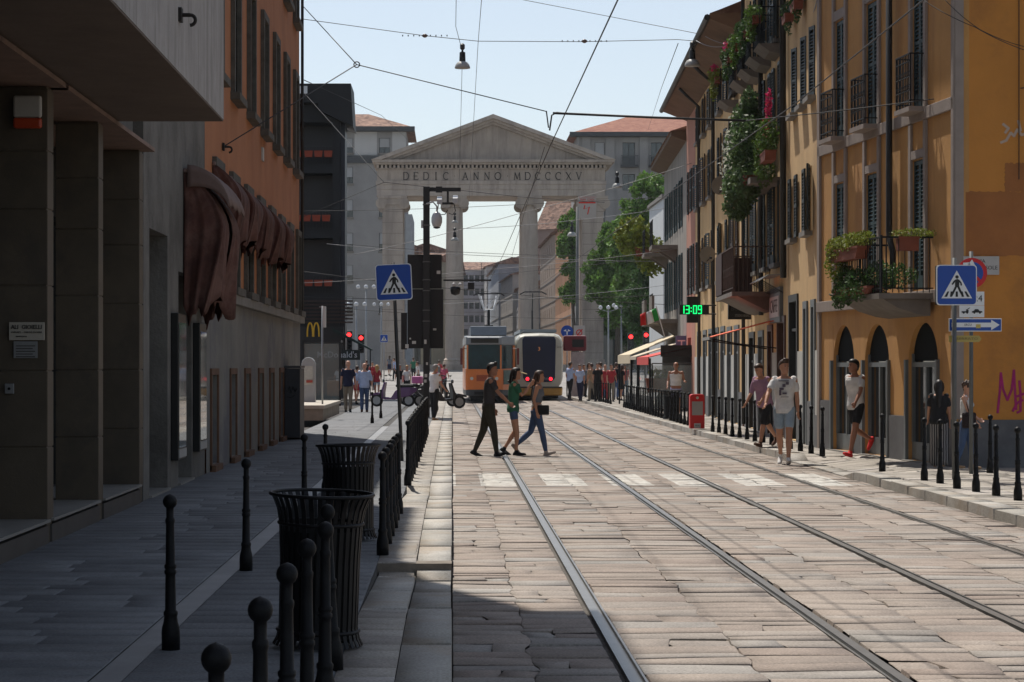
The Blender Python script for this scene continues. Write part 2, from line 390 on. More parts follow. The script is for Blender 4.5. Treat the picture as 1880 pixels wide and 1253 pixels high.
def window(par, u, z, wd, h, d=.18, fm=None, gm=None, mull=1, trans=0, y=0.0):
    """glazed window in an opening with lower left corner u, z"""
    fm = fm or MC['frame_dark']; gm = gm or GLS
    key = ('w', round(wd, 2), round(h, 2), fm.name, gm.name, mull, trans)
    if key not in WC:
        f = MB(); t = .05
        f.box(0, t, -.03, .03, 0, h); f.box(wd-t, wd, -.03, .03, 0, h); f.box(t, wd-t, -.03, .03, 0, t); f.box(t, wd-t, -.03, .03, h-t, h)
        for k in range(mull): x = wd*(k+1)/(mull+1); f.box(x-.03, x+.03, -.025, .025, t, h-t)
        for k in range(trans):
            zz = h*(k+1)/(trans+1)
            for q in range(mull+1):
                xa = t if q == 0 else wd*q/(mull+1)+.03; xb = wd-t if q == mull else wd*(q+1)/(mull+1)-.03
                f.box(xa, xb, -.02, .02, zz-.015, zz+.015)
        g = MB(); g.box(.02, wd-.02, .033, .045, .02, h-.02)
        WC[key] = (f.mesh('window', fm), g.mesh('pane', gm))
    a, b = WC[key]
    o = link('window', a, par, (u, y+d, z)); link('pane', b, o); return o
def shutter(par, u, z, wd, h, m=None, y=-.03, ang=0.0, name='shutter', mirror=1):
    m = m or SHUT; key = ('s', round(wd, 2), round(h, 2), m.name)
    if key not in WC:
        f = MB(); t = .05
        f.box(0, t, -.02, .02, 0, h); f.box(wd-t, wd, -.02, .02, 0, h)
        f.box(t, wd-t, -.02, .02, 0, .22 if h > 1.5 else .08); f.box(t, wd-t, -.02, .02, h-.07, h); f.box(t, wd-t, -.018, .018, h*.5-.03, h*.5+.03)
        n = int(h / .075)
        for k in range(n):
            zz = .1 + (h - .2) * k / n
            if zz < (.24 if h > 1.5 else .1): continue
            f.prismx([(-.018, zz), (-.010, zz-.006), (.018, zz+.036), (.010, zz+.042)], t, wd-t)
        WC[key] = f.mesh('shutter', m)
    return link(name, WC[key], par, (u, y, z), (0, 0, ang), (mirror, 1, 1))
mat('frame_dark', (.03, .028, .025), .6, .1); mat('frame_white', (.5, .5, .47), .6, .08)
FW = MC['frame_white']
# ================================================================ LEFT SIDE
# --- stone clad building with concrete slab overhang, nearest
CLAD = mat('stone_cladding', (.085, .066, .045), .55, .22, 1.6, .12, 60, stain=(.05, .04, .033), sscale=1.2, samt=.6)
CONC = mat('board_concrete', (.33, .305, .285), .85, .12, 3, .25, 25, stain=(.20, .18, .165), sscale=2, samt=.7, streak=True)
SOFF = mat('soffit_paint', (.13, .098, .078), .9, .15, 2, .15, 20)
ob = thing('office_building', 'dark stone clad building with a heavy pale concrete overhang at the near left', 'building', (LX, 0, 0), R(90))
# local x = world Y ; local -y = world +X
mb = MB(); mb.box(2, 25.6, 1.1, 12, 0, 4.28); mb.build('back_wall', mat('shop_back', (.025, .021, .018), .7, .3, 2), ob)
for a in (5.0, 8.1, 11.2, 14.25, 17.3, 20.36, 23.3, 26.35):
    mb = MB(); zs = [.30, .98, 1.66, 2.42, 3.10, 3.62, 4.18]
    for k, (z0, z1) in enumerate(zip(zs, zs[1:])): mb.box(a, a + .30, -.02, .42, z0, z1 - .012)
    mb.box(a + .01, a + .29, -.01, .40, .12, 4.19)
    mb.build('pillar', CLAD, ob, bevel=.006)
    mb = MB(); mb.box(a - 2.76, a - .004, .05, .55, .28, .30); mb.box(a - 2.76, a - .004, -.05, .9, .31, .335)
    mb.build('step', mat('worn_marble', (.24, .23, .21), .4, .15, 3), ob)
    mb = MB(); mb.box(a - 2.76, a - .004, -.03, .8, .12, .279); mb.build('step_riser', mat('step_riser_stone', (.07, .062, .055), .6, .2, 3), ob)
    mb = MB(); mb.box(a - 2.7, a - .02, .86, .90, .34, 3.3); mb.box(a-2.7, a-.02, .8, .95, 3.3, 3.36)
    mb.build('shop_window', GLSD, ob)
    mb = MB(); mb.box(a - 2.80, a + .295, -.16, .9, 4.19, 4.235); mb.build('lintel', mat('lintel_edge', (.20, .13, .10), .7, .2, 4), ob)
mb = MB(); mb.box(2, 24.05, -1.22, 12, 4.285, 18.6); o = mb.build('overhanging_storeys', [CONC], ob)
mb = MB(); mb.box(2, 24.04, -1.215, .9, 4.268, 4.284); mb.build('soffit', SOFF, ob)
mb = MB(); mb.box(1, 25.2, -1.25, 12, 18.61, 18.9); mb.build('shadow_roof_slab', CONC, ob)  # unseen slab added past the storeys, shaped for its shadow on the road
mb = MB(); mb.box(24.06, 26.8, .12, 12, 4.24, 8.2); mb.build('link_wall', mat('grey_render', (.13, .125, .115), .9, .2, 2, .4, 20), ob)
# cable hooks
def hook(loc, rz_, label, dn=-.12):
    t = thing('wall_hook', label, 'hook', loc, rz_)
    mb = MB(); mb.box(-.06, .06, -.03, .0, -.06, .06); mb.tube([(0, -.02, 0), (0, -.10, 0)], .018)
    mb.tube([(0, -.10 - .045*math.sin(a), -.045 + .045*math.cos(a)) for a in [i*.4 for i in range(9)]], .016)
    mb.build('bracket', mat('hook_iron', (.02, .015, .012), .7, .2, 8), t); return t
hook((LX + 1.22, 20.1, 1.7 + (672-28)*20.1/F + 0.0), R(90), 'rusty iron cable hook on the pale concrete overhang')
# notices, alarm and bell on pillar (face looks back at the camera)
py = 20.34
def plate(name, label, cat, px0, px1, y0, y1, Y, m, th=.015, rot=0):
    a = P(px0, y1, Y); b = P(px1, y0, Y); cx = (a.x + b.x)/2; cz = (a.z + b.z)/2; w2 = (b.x - a.x)/2; h2 = (b.z - a.z)/2
    t = thing(name, label, cat, (cx, Y, cz), rot)
    mb = MB(); mb.box(-w2, w2, -th, 0, -h2, h2); mb.build('board', m, t, bevel=.003); return t, w2, h2
PAP = mat('old_plaque', (.40, .36, .30), .6, .1, 8)
TXT = mat('plaque_letters', (.05, .045, .04), .7, 0)
t, w2, h2 = plate('name_plaque', 'small pale jeweller name plaque fixed on the nearest stone pillar', 'plaque', 17, 82, 592, 625, py, PAP)
text('ALI  GIOIELLI', t, (0, -.018, h2*.45), .05, TXT, width=w2*1.75, bold=.001); text('ORAFI - OROLOGIAI', t, (0, -.018, -.01), .022, TXT, width=w2*1.7)
text('RIPARAZIONI', t, (-w2*.3, -.018, -h2*.6), .016, TXT)
t, w2, h2 = plate('paper_notice', 'faded paper notice taped under the pale plaque on the pillar', 'notice', 25, 69, 627, 658, py, mat('old_paper', (.22, .22, .22), .8, .1, 8), .004)
mb = MB()
for k in range(5): mb.box(-w2*.8, w2*(.8 - .2*(k % 2)), -.007, -.0045, h2*(.45 - .32*k) - .004, h2*(.45 - .32*k) + .004)
mb.build('printed_lines', TXT, t)
t = thing('alarm_box', 'white and orange burglar alarm box high on the nearest pillar', 'alarm', P(52, 207, py), 0)
mb = MB(); mb.box(-.125, .125, -.07, 0, -.05, .145); mb.build('cover', mat('alarm_white', (.38, .36, .33), .5, .08), t, bevel=.02)
mb = MB(); mb.box(-.125, .125, -.069, 0, -.145, -.052); mb.build('strobe_lens', mat('alarm_orange', (.40, .05, .015), .35, .05), t, bevel=.02)
t = thing('door_bell', 'small grey intercom button box beside the nearest pillar', 'intercom', P(18, 714, py), 0)
mb = MB(); mb.box(-.04, .04, -.03, 0, -.045, .045); mb.build('case', mat('bell_grey', (.2, .2, .2), .5, .05), t, bevel=.006)
mb = MB(); mb.lathe([(.013, 0), (.013, .008)], n=12); o = mb.build('button', BLK, t, rot=(R(90), 0, 0), loc=(0, -.03, 0))

# --- old grey rendered house
GREYR = mat('rough_grey_render', (.155, .145, .13), .95, .25, 1.2, .7, 18, stain=(.075, .068, .06), sscale=.8, samt=.7)
gh = thing('rendered_house', 'narrow old house in rough grey render between stone pillars and orange wall', 'building', (LX, 26.8, 0), R(90))
mb = MB(); holes = [(.55, 2.3, .13, 3.35), (3.45, 5.0, .13, 2.95)]
wall(mb, .02, 6.68, .1, 16, holes, .55); shell(mb, .02, 6.68, .1, 16, 11)
mb.build('wall', GREYR, gh, fix=False)
for a, b, c, e in holes:
    mb = MB(); mb.box(a, b, .5, .56, c, e); o = mb.build('door', mat('old_door', (.02, .017, .015), .6, .3, 3), gh)
    for q in (.25, .5, .75): 
        k = MB(); k.box(a + (b-a)*q - .012, a + (b-a)*q + .012, .48, .5, c+.1, e-.1); k.build('door_moulding', mat('door_trim', (.035, .03, .026), .6, .1), o)
    mb = MB(); mb.box(a - .05, b + .05, -.04, .5, .121, .15); mb.build('threshold', MC['worn_marble'], gh)
mb = MB(); mb.box(-.1, 6.7, -.3, 11, 16, 16.2); mb.build('roof', MC['grey_render'], gh)
for nm, Yc, yy0, yy1, lab in (('poster_case', 29.85, 2.38, .48, 'tall glazed poster case by the dark doorway of the grey house'), ('poster_case', 32.35, 2.3, .5, 'narrower glazed poster case nearest the brown awning and orange wall')):
    t = thing(nm, lab, 'poster case', (LX, Yc, 0), R(90))
    mb = MB(); hw = .42
    mb.box(-hw, hw, -.10, 0, yy1, yy0); mb.build('case', mat('case_black', (.01, .01, .01), .4, .1), t, bevel=.01)
    mb = MB(); mb.box(-hw + .04, hw - .04, -.108, -.101, yy1 + .16, yy0 - .12); mb.build('glass', mat('case_glass', (.12, .14, .13), .04, .5, 2.5, spec=.8), t)
    mb = MB(); mb.box(-hw + .02, hw - .02, -.112, -.101, yy1 + .03, yy1 + .14); mb.build('ledge', mat('case_ledge', (.35, .35, .34), .5, .1), t)
# --- orange house
ORG = mat('orange_render', (.42, .172, .075), .92, .13, .8, .25, 14, stain=(.33, .12, .05), sscale=.35, samt=.45, streak=True)
BASE = mat('patched_grey_plaster', (.20, .19, .17), .95, .22, .7, .35, 12, stain=(.12, .115, .13), sscale=.55, samt=.8)
oh = thing('orange_house', 'long orange rendered house with stone framed windows and grey plaster base on the left', 'building', (LX, 33.5, 0), R(90))
L_ = 20.7                                                # ends at Y = 54.2
up = [(4.05 + 2.92*k, 5.0 + 2.92*k) for k in range(6)]
holes = [(a, b, 6.18, 8.3) for a, b in up] + [(a, b, 9.62, 11.4) for a, b in up] + [(a - 2.92*1, b - 2.92*1, 6.18, 8.3) for a, b in up[:1]] + [(up[0][0]-2.92, up[0][1]-2.92, 9.62, 11.4)]
mid = [(1.15 + 2.62*k, 2.15 + 2.62*k) for k in range(8)]
mid = [m_ for m_ in mid if m_[1] < L_ - .2]
holes += [(a, b, 2.98, 4.72) for a, b in mid]
mb = MB(); wall(mb, .0, L_, 2.72, 12.2, holes, .16); shell(mb, 0, L_, 0.1, 12.2, 11); mb.build('wall', ORG, oh, fix=False)
base = [(.6, 1.5), (3.6, 4.5), (6.2, 7.1), (9.0, 9.9), (11.6, 12.5), (14.2, 15.1)]
mb = MB(); wall(mb, .005, L_ - .005, .1, 2.70, [(a, b, .22, 1.56) for a, b in base], .2, y=-.02); mb.build('base_wall', BASE, oh, fix=False)
mb = MB(); mb.box(-.02, L_ + .03, -.13, .02, 2.70, 2.86); mb.build('string_course', STONE, oh, bevel=.01)
mb = MB(); mb.box(-.1, L_ + .3, -.42, 11, 12.2, 12.42); mb.build('eaves', mat('eaves_board', (.12, .08, .05), .9, .2, 2), oh)
FR = mat('window_stone', (.10, .09, .075), .85, .3, 5, .5, 35)
for (a, b, c, e) in holes:
    f = MB(); t_ = .14; pr = -.075
    f.box(a - t_, a, pr, .1, c, e + t_); f.box(b, b + t_, pr, .1, c, e + t_); f.box(a, b, pr, .1, e, e + t_)
    f.box(a - .2, b + .2, -.16, .1, c - .13, c - .002)
    fo = f.build('window_surround', FR, oh, bevel=.008)
    window(fo, a, c, b - a, e - c, .12, gm=GLSD)
for a, b in base:
    f = MB(); t_ = .10; f.box(a - t_, a - .003, -.05, .05, .14, 1.56 + t_); f.box(b + .003, b + t_, -.05, .05, .14, 1.56 + t_); f.box(a, b, -.05, .05, 1.563, 1.56 + t_); f.box(a - t_, b + t_, -.11, .05, .1, .215)
    fo = f.build('cellar_frame', mat('cellar_frame_stone', (.14, .075, .045), .9, .25, 3, .3, 20), oh)
    g = MB(); g.box(a, b, .1, .14, .22, 1.56); g.build('cellar_shutter', mat('cellar_shutter_wood', (.03, .018, .012), .8, .2, 3), fo)
mb = MB(); mb.tube([(L_ - .12, -.08, 12.1), (L_ - .12, -.08, 2.9)], .035, 8); mb.build('drain_pipe', PLUMB, oh, smooth=True)
for (u, z, hh) in ((6.0, 3.75, .5), (9.9, 5.6, .25)):
    mb = MB(); mb.box(u, u + .32, -.03, -.001, z, z + hh); tag(mb.build('wall_plate', mat('plate_white', (.45, .42, .38), .6, .1), None, loc=(0, 0, 0)), 'small white enamel plate on the orange wall ' + ('between the torn awnings' if z < 5 else 'above the torn awnings'), 'plate')
    o = bpy.data.objects[[k.name for k in C.objects if k.name.startswith('wall_plate')][-1]]; o.location = (LX, 33.5, 0); o.rotation_euler = (0, 0, R(90))
hook((LX + .01, 36.0, 1.7 + (672-270)*36.0/F), R(90), 'iron cable hook with a loose wire end on the orange wall')
# torn brown awnings
AWN = mat('brown_awning', (.088, .036, .027), .85, .4, 3, .2, 12, stain=(.17, .095, .075), sscale=2, samt=.6)
AWN2 = mat('faded_awning_top', (.17, .115, .10), .85, .2, 4, .2, 30)
def awning(Yc, wd, ztop, zbot, out, seed, label, big=False):
    t = thing('torn_awning', label, 'awning', (LX, Yc, 0), R(90), 'torn brown awnings on the orange house')
    ph = seed*2.3; hgt = ztop - zbot
    def prof(v, u):                            # how far the cloth stands out from the wall at drop v
        o = out*(.16 + .84*math.sin(min(1, v/.42)*math.pi/2)**.9)
        if v > .42: o -= out*(.30 + .22*math.sin(u*5 + ph))*((v - .42)/.58)**1.4
        return max(.03, o + .028*v*(math.sin(u*19 + ph) + .6*math.sin(u*33 + 2*ph)))
    def drop(v, u): return ztop - hgt*v*(1 + (.07*math.sin(u*5 + ph) + .03*math.sin(u*13 + ph*3))*v*v)
    def grid(f, n, m, nm, mt=AWN):
        mb = MB(); g = [[mb.vv(*f(i/n, jj/m)) for i in range(n + 1)] for jj in range(m + 1)]
        for jj in range(m):
            for i in range(n): mb.ff(g[jj][i], g[jj][i+1], g[jj+1][i+1], g[jj+1][i])
        c = mb.build(nm, mt, t, smooth=True, fix=False); q = c.modifiers.new('s', 'SOLIDIFY'); q.thickness = .008; return c
    w2 = wd/2
    if big:
        grid(lambda u, v: (-w2 + w2*.9*u, -prof(v, u)*.95, drop(v, u)), 22, 14, 'left_curtain'); grid(lambda u, v: (w2*.1 + w2*.9*u, -prof(v, u + 1), drop(v, u + .5)), 22, 14, 'right_curtain')
    else: grid(lambda u, v: (-w2 + wd*u, -prof(v, u), drop(v, u)), 30, 14, 'cloth')
    for s, nm in ((-1, 'near_cheek'), (1, 'far_cheek')):
        def ck(u, v, s=s):
            e = 0 if s < 0 else 1; o = prof(v, e)*u; z = drop(v*(1 - .12*(1 - u)*0), e) + .10*hgt*v*math.sin(u*8 + ph)*(1 - u)
            return (s*w2 + .045*math.sin(u*13 + v*3 + ph)*v + .02*math.sin(u*29 + ph)*v, -max(.01, o), z - (.04*math.sin(u*21 + ph)*v))
        grid(ck, 16, 12, nm)
    if big:
        def hd(u, v): q = v*1.35; return ((u - .5)*(wd*1.04), -.06 - (out*1.06)*math.sin(q), ztop + .10 - .50*v**1.7 - (.055*(int(u*30 + .5) % 2) if v > .99 else 0) - .02*math.sin(u*22))
        grid(hd, 30, 8, 'hood', AWN2)
        def hc(u, v): a = 1.35*u; return (-w2*1.04, -.06 - (out*1.06)*math.sin(a)*1.0, ztop + .10 - .50*u**1.7 - (.001 + .30*(1 - u*.75))*v)
        grid(hc, 12, 4, 'hood_end', AWN2)
    mb = MB(); mb.box(-wd/2 - .04, wd/2 + .04, -.06, 0, ztop, ztop + .06); mb.build('cassette', AWN2, t, bevel=.02)
    return t
awning(31.9, 2.2, 4.30, 2.52, .54, 1, 'largest torn brown awning hanging low on the grey rendered house', True)
for k, ((a, b), ad) in enumerate(zip(mid[:5], ('first and largest of the row on the orange wall', 'second along the orange wall', 'third along the orange wall', 'fourth along the orange wall', 'fifth and farthest along the orange wall'))):
    awning(33.5 + (a + b)/2 + .1, 1.5, 4.72, 3.66 - .12*(k == 0), .42, k + 3, 'ragged drooping brown awning, ' + ad)
# electric cabinet
t = thing('street_cabinet', 'dark grey metal cabinet with graffiti standing at the end of the orange house', 'cabinet', (-3.42, 48.9, .12), 0)
mb = MB(); mb.box(-.16, .17, 0, 1.4, .04, 1.52); mb.build('body', mat('cabinet_grey', (.035, .036, .042), .55, .2, 3), t, bevel=.01)
mb = MB(); mb.box(-.17, .18, -.01, 1.41, 1.53, 1.58); mb.build('lid', mat('cabinet_lid', (.05, .05, .055), .5, .1), t)
mb = MB(); mb.tube([(-.10, -.004, 1.02), (-.06, -.004, 1.14), (-.02, -.004, 1.0), (.02, -.004, 1.13), (.07, -.004, 1.03), (.11, -.004, 1.1)], .014, 4)
mb.tube([(-.11, -.004, .92), (-.02, -.004, .9), (.06, -.004, .95)], .016, 4); mb.build('graffiti_scrawl', SIGNK, t)
# --- black tower of flats with the burger restaurant
MCB = mat('black_cladding', (.007, .008, .010), .6, .2, 1, .05, 5)
bt = thing('black_apartment_block', 'black clad apartment block with an oversailing roof and red planters above the burger restaurant', 'building', (0, 110, 0))
x0, x1 = -14.0, (625-830)/38.2
fl = [(672 - y)/38.2 + 1.7 for y in (290+118*3, 527, 408, 290, 180)]
holes = [(-13, -5.75, fl[k] - .35, min(13.4, fl[k] + 2.35)) for k in (1, 2, 3)]
mb = MB(); wall(mb, x0, x1, 3.6, 14.29, holes, 1.6); shell(mb, x0, x1, 3.6, 14.29, 2.2); mb.build('wall', MCB, bt, fix=False)
for k in (1, 2, 3):
    mb = MB(); mb.box(-13, -5.75, 1.5, 1.58, fl[k] - .35, min(13.4, fl[k] + 2.35)); mb.build('loggia_glazing', mat('loggia_dark', (.012, .013, .016), .4, .3, .6), bt)
    rl = MB(); rl.box(-13, -5.78, -.03, 0, fl[k] + .55, fl[k] + .6); rl.box(-13, -5.78, -.02, 0, fl[k] + .0, fl[k] + .03)
    for q in range(48): rl.box(-13 + .15*q, -12.98 + .15*q, -.02, 0, fl[k] - .3, fl[k] + .55)
    rl.build('railing', mat('rail_black', (.02, .02, .022), .5, .1), bt)
mb = MB(); mb.box(x1 + .003, (633-830)/38.2, .25, 2.2, .1, 13.9); mb.build('side_fin', mat('fin_blue_black', (.012, .016, .028), .45, .1), bt)
mb = MB(); mb.box(x0, (641-830)/38.2, -.6, 3, 14.3, 15.2)
mb.prism([(-6.4, 13.95), ((649-830)/38.2, 13.15), ((645-830)/38.2, 15.2), (-6.4, 15.2)], -.62, 3.02)
mb.build('oversailing_roof', MCB, bt)
mb = MB(); mb.box(-7.4, -6.92, -.61, -.602, 14.72, 15.08); mb.build('roof_light_gap', mat('roof_gap_pale', (.6, .63, .65), .6, 0), bt)
mb = MB(); mb.box(x0, x1 + .15, -.02, 2.2, .1, 3.58); mb.build('shopfront', mat('shopfront_dark', (.012, .015, .018), .35, .3, 1), bt)
mb = MB()
for q in range(7): mb.box(-9, x1 + .6, -.12, -.03, 3.75 + .17*q, 3.83 + .17*q)
mb.build('louvre_band', mat('louvre_wood', (.045, .025, .02), .6, .2), bt)
for k, ys_ in ((3, 290), (2, 408), (1, 527)):
    for j in range(5):
        xx = -5.95 - .47*j - (0 if k != 2 else .1)
        if k == 2 and j > 3: continue
        t = thing('balcony_planter', ['rightmost', 'second from right', 'middle', 'fourth from right', 'leftmost'][j] + ' red planter on the ' + {3: 'top', 2: 'middle', 1: 'lowest'}[k] + ' balcony of the black block', 'planter', (xx, 109.88, fl[k] + .03), 0, group='red planters on the black block')
        mb = MB(); mb.prism([(-.17, 0), (.17, 0), (.20, .26), (-.20, .26)], -.1, .1); mb.build('trough', mat('terracotta_red', (.26, .045, .02), .7, .15), t)
        mb = MB(); mb.box(-.20, .20, -.12, .12, .262, .30); mb.build('rim', MC['terracotta_red'], t)
t = thing('restaurant_sign', 'yellow double arch sign on the front of the black block', 'sign', P(575, 606, 109.5), 0)
mb = MB(); s_ = .26
for sx in (-1, 1):
    pts = [(sx*s_*(1 - math.cos(a)) if True else 0, -.03, .62*math.sin(a) - .31) for a in [math.pi*i/12 for i in range(13)]]
    pts = [(sx*(s_*.5 - s_*.5*math.cos(a)) + sx*.02, -.03, .66*math.sin(a)**.75 - .33) for a in [math.pi*i/14 for i in range(15)]]
    mb.tube(pts, .04, 6)
mb.build('arches', mat('arch_yellow', (.75, .42, .02), .4, 0), t)
t = thing('restaurant_name', 'white restaurant name lettering on the dark shopfront of the black block', 'sign', P(619, 652, 109.5), 0)
text("McDonald's", t, (0, -.02, 0), .42, mat('letter_white', (.5, .52, .55), .5, 0), width=1.9, bold=.004)
mb = MB(); mb.box(-1.15, 1.1, 0, .05, -.24, .24); mb.build('fascia_board', mat('fascia_green', (.01, .02, .02), .5, .1), t)
t = thing('corner_awning', 'dark green awning sloping down to the right at the corner of the black block', 'awning', (-5.1, 110.2, 0))
mb = MB(); mb.prism([(-.6, 3.35), (1.25, 2.42), (1.25, 2.5), (-.6, 3.5)], -1.2, .6); mb.build('cloth', mat('parasol_green', (.012, .03, .025), .8, .1), t)
mb = MB(); mb.tube([(1.2, -1.1, .12), (1.2, -1.1, 2.45)], .025, 6); mb.build('post', BLK, t)
# --- palace blocks behind the gate
TILEA = tiles_mat('roof_tiles_brown', (.09, .045, .032), (.30, .18, .13), 2.2)
TILEB = tiles_mat('roof_tiles_red', (.20, .075, .05), (.29, .13, .085), 2.2)
PAL = mat('palace_stone', (.30, .295, .29), .9, .1, .4, .1, 4, stain=(.22, .215, .21), sscale=.12, samt=.6)
PALW = mat('palace_stone_pale', (.48, .48, .475), .9, .08, .4)
def palace(name, label, px0, px1, Y, yeave, yridge, pxr0, pxr1, rows, cols, tm, wall2=None, band=None, D=16, shade=None):
    s = F / Y; X = lambda p: (p - 830) / s; Z = lambda y: 1.7 + (672 - y) / s
    t = thing(name, label, 'building', (X(px0), Y, gz(Y)), 0); g = gz(Y); W_ = X(px1) - X(px0); H = Z(yeave) - g
    holes = []
    for (a, b) in rows:
        for (c, e, kind) in cols: holes.append((X(c) - X(px0), X(e) - X(px0), Z(b) - g, Z(a) - g, kind))
    mb = MB(); wall(mb, 0, W_, 0, H, [h[:4] for h in holes], .5); shell(mb, 0, W_, 0, H, D); mb.build('wall', PAL, t, fix=False)
    for h in holes:
        wo = window(t, h[0], h[2], h[1]-h[0], h[3]-h[2], .3, fm=MC['frame_dark'])
        if h[4] == 's':
            q = MB(); hh = (h[3]-h[2]); q.box(h[0]+.05, h[1]-.05, .12, .16, h[2] + hh*.38, h[3] - .03); q.build('roller_blind', mat('blind_grey', (.36, .37, .38), .7, .05), t)
            q = MB(); q.box(h[0]-.1, h[1]+.1, -.12, .0, h[2]-.25, h[2]); q.build('sill', STONE, t)
    e = X(px0) ; ov = 1.0
    mb = MB(); a0, a1, r0, r1 = -ov, W_ + ov, X(pxr0) - e, X(pxr1) - e; zr = Z(yridge) - g
    b = [(a0, -ov, H), (a1, -ov, H), (a1, D+ov, H), (a0, D+ov, H)]; r = [(r0, D/2, zr), (r1, D/2, zr)]
    mb.quad(b[0], b[1], r[1], r[0]); mb.quad(b[2], b[3], r[0], r[1]); mb.ff(mb.vv(*b[1]), mb.vv(*b[2]), mb.vv(*r[1])); mb.ff(mb.vv(*b[3]), mb.vv(*b[0]), mb.vv(*r[0])); mb.quad(b[3], b[2], b[1], b[0])
    mb.build('roof', tm, t)
    mb = MB(); mb.box(a0 - .05, a1 + .05, -ov - .1, -ov + .05, H - .35, H + .12); mb.box(a0, a1, -ov + .06, -.01, H - .4, H - .15); mb.build('cornice', mat('cornice_dark', (.07, .075, .08), .8, .1), t)
    return t, X, Z, g
t, X, Z, g = palace('palace_block', 'pale grey palace with brown tiled roof rising behind the left of the gate', 566, 745, 262, 236, 196, 540, 672,
   [(254, 281), (307, 337), (367, 399), (428, 461), (487, 517), (545, 575)], [(578, 588, 's'), (604, 614, 's'), (635, 648, 's'), (696, 716, 's')], TILEA)
mb = MB(); mb.box(-.3, X(745) - X(566) + .3, -.35, -.003, Z(300) - g, Z(287) - g); mb.build('string_course', MC['cornice_dark'], t)
for a, b in ((566, 576), (590, 602), (616, 632), (651, 692), (720, 745)):
    mb = MB(); mb.box(X(a) - X(566), X(b) - X(566), -.05, -.004, Z(285) - g, Z(240) - g); mb.build('pale_panel', PALW, t)
mb = MB(); mb.box(X(745) - X(566) - .01, X(757) - X(566), -1.2, 14, 0, Z(395) - g); mb.build('side_wing', mat('wing_grey', (.33, .35, .37), .9, .1), t)
t, X, Z, g = palace('palace_block', 'grey palace with red tiled roof and iron balconies behind the trees at right', 1062, 1300, 262, 246, 202, 1158, 1290,
   [(262, 303), (320, 350), (382, 412)], [(1092, 1110, 's'), (1143, 1166, 'b'), (1195, 1216, 'b')], TILEB)
for c in (1143, 1195):
    b = MB(); u0 = X(c - 4) - X(1062); u1 = X(c + 40 - 12) - X(1062); z0 = Z(304) - g
    b.box(u0, u1, -.9, 0, z0 - .25, z0); b.box(u0, u1, -.9, -.84, z0 + 1.0, z0 + 1.07)
    for q in range(14): uu = u0 + (u1 - u0)*q/14; b.box(uu, uu + .05, -.89, -.85, z0, z0 + 1.0)
    b.build('balcony', mat('balcony_iron', (.05, .055, .06), .6, .1), t)
for c in (1076, 1120, 1182, 1232):
    mb = MB(); mb.box(X(c-8) - X(1062), X(c+8) - X(1062), -.25, -.004, 0, Z(252) - g); mb.build('pilaster', PAL, t)
mb = MB(); mb.box(X(1083) - X(1062), X(1100) - X(1062), -.06, -.004, Z(350) - g, Z(318) - g); mb.build('red_blind', mat('blind_red', (.16, .06, .05), .8, .1), t)
# --- the street beyond the gate
def blockhouse(name, label, xa, ya, xb, yb, h, col, D, nwin, nfl, tm=None, fh=3.3, ww=1.1, wh=1.7, z0=None, slope=2.2):
    """house whose street front runs from (xa,ya) to (xb,yb); outwards is to the left of a->b rotated"""
    dx, dy = xb - xa, yb - ya; Ln = math.hypot(dx, dy); rz_ = math.atan2(dy, dx); g = z0 if z0 is not None else gz(min(ya, yb))
    t = thing(name, label, 'building', (xa, ya, g), rz_)
    m = mat('render_%d_%d_%d' % tuple(int(c*100) for c in col), col, .9, .12, .5, 0, stain=tuple(c*.7 for c in col), sscale=.2, samt=.5)
    holes = []
    for f in range(nfl):
        for k in range(nwin):
            c = Ln * (k + .5) / nwin; z = 1.2 + fh * f if f else .3
            holes.append((c - ww/2, c + ww/2, z, z + (wh if f else 2.4)))
    holes = [q for q in holes if q[3] < h - .2]
    mb = MB(); wall(mb, 0, Ln, 0, h, holes, .25); shell(mb, 0, Ln, 0, h, D); mb.build('wall', m, t, fix=False)
    for q in holes: window(t, q[0], q[2], q[1]-q[0], q[3]-q[2], .15)
    mb = MB(); mb.prismx([(-.6, h), (D + .3, h), (D/2, h + slope)], -.2, Ln + .2); mb.build('roof', tm or TILEA, t)
    mb = MB()
    for f in range(1, nfl): mb.box(0, Ln, -.06, -.003, fh*f + .3, fh*f + .45)
    mb.build('string_courses', STONE, t); return t
# right row of that street: fronts face left (-X): run from far to near
blockhouse('corner_house', 'dusty ochre house farther down the right row seen beside the third gate column', 15.4, 400, 15.9, 352, 21, (.27, .20, .15), 14, 7, 6, fh=3.4)
blockhouse('tall_orange_house', 'tall orange house with many narrow windows beyond the gate', 15.8, 350, 15.7, 300, 20.5, (.46, .24, .13), 14, 13, 6, fh=3.4, ww=1.5, wh=2.3)
blockhouse('red_roofed_house', 'house with a long brown tiled roof high beyond the gate', 16.5, 446, 28, 440, 27, (.27, .2, .17), 14, 5, 7, slope=8)
blockhouse('white_house', 'pale narrow house beyond the gate beside the right pier', 15.95, 298, 15.9, 285, 12.5, (.5, .5, .48), 10, 5, 4)
for k, (Y0, Y1, X0, X1, h, col) in enumerate(((425, 402, 12.0, 11.6, 14, (.34, .33, .34)), (470, 427, 10, 11.3, 17.5, (.36, .33, .30)), (540, 472, 8.5, 9.6, 21.5, (.30, .32, .36)), (640, 542, 6.0, 8.2, 24, (.36, .34, .33)))):
    blockhouse('street_house', ['grey house with blue grey shutters nearest in the distant right row', 'cream house second in the distant right row', 'blue grey house third in the distant row under the pantograph', 'farthest house closing the distant right row'][k], X0, Y0, X1, Y1, h, col, 12, 7, 5)
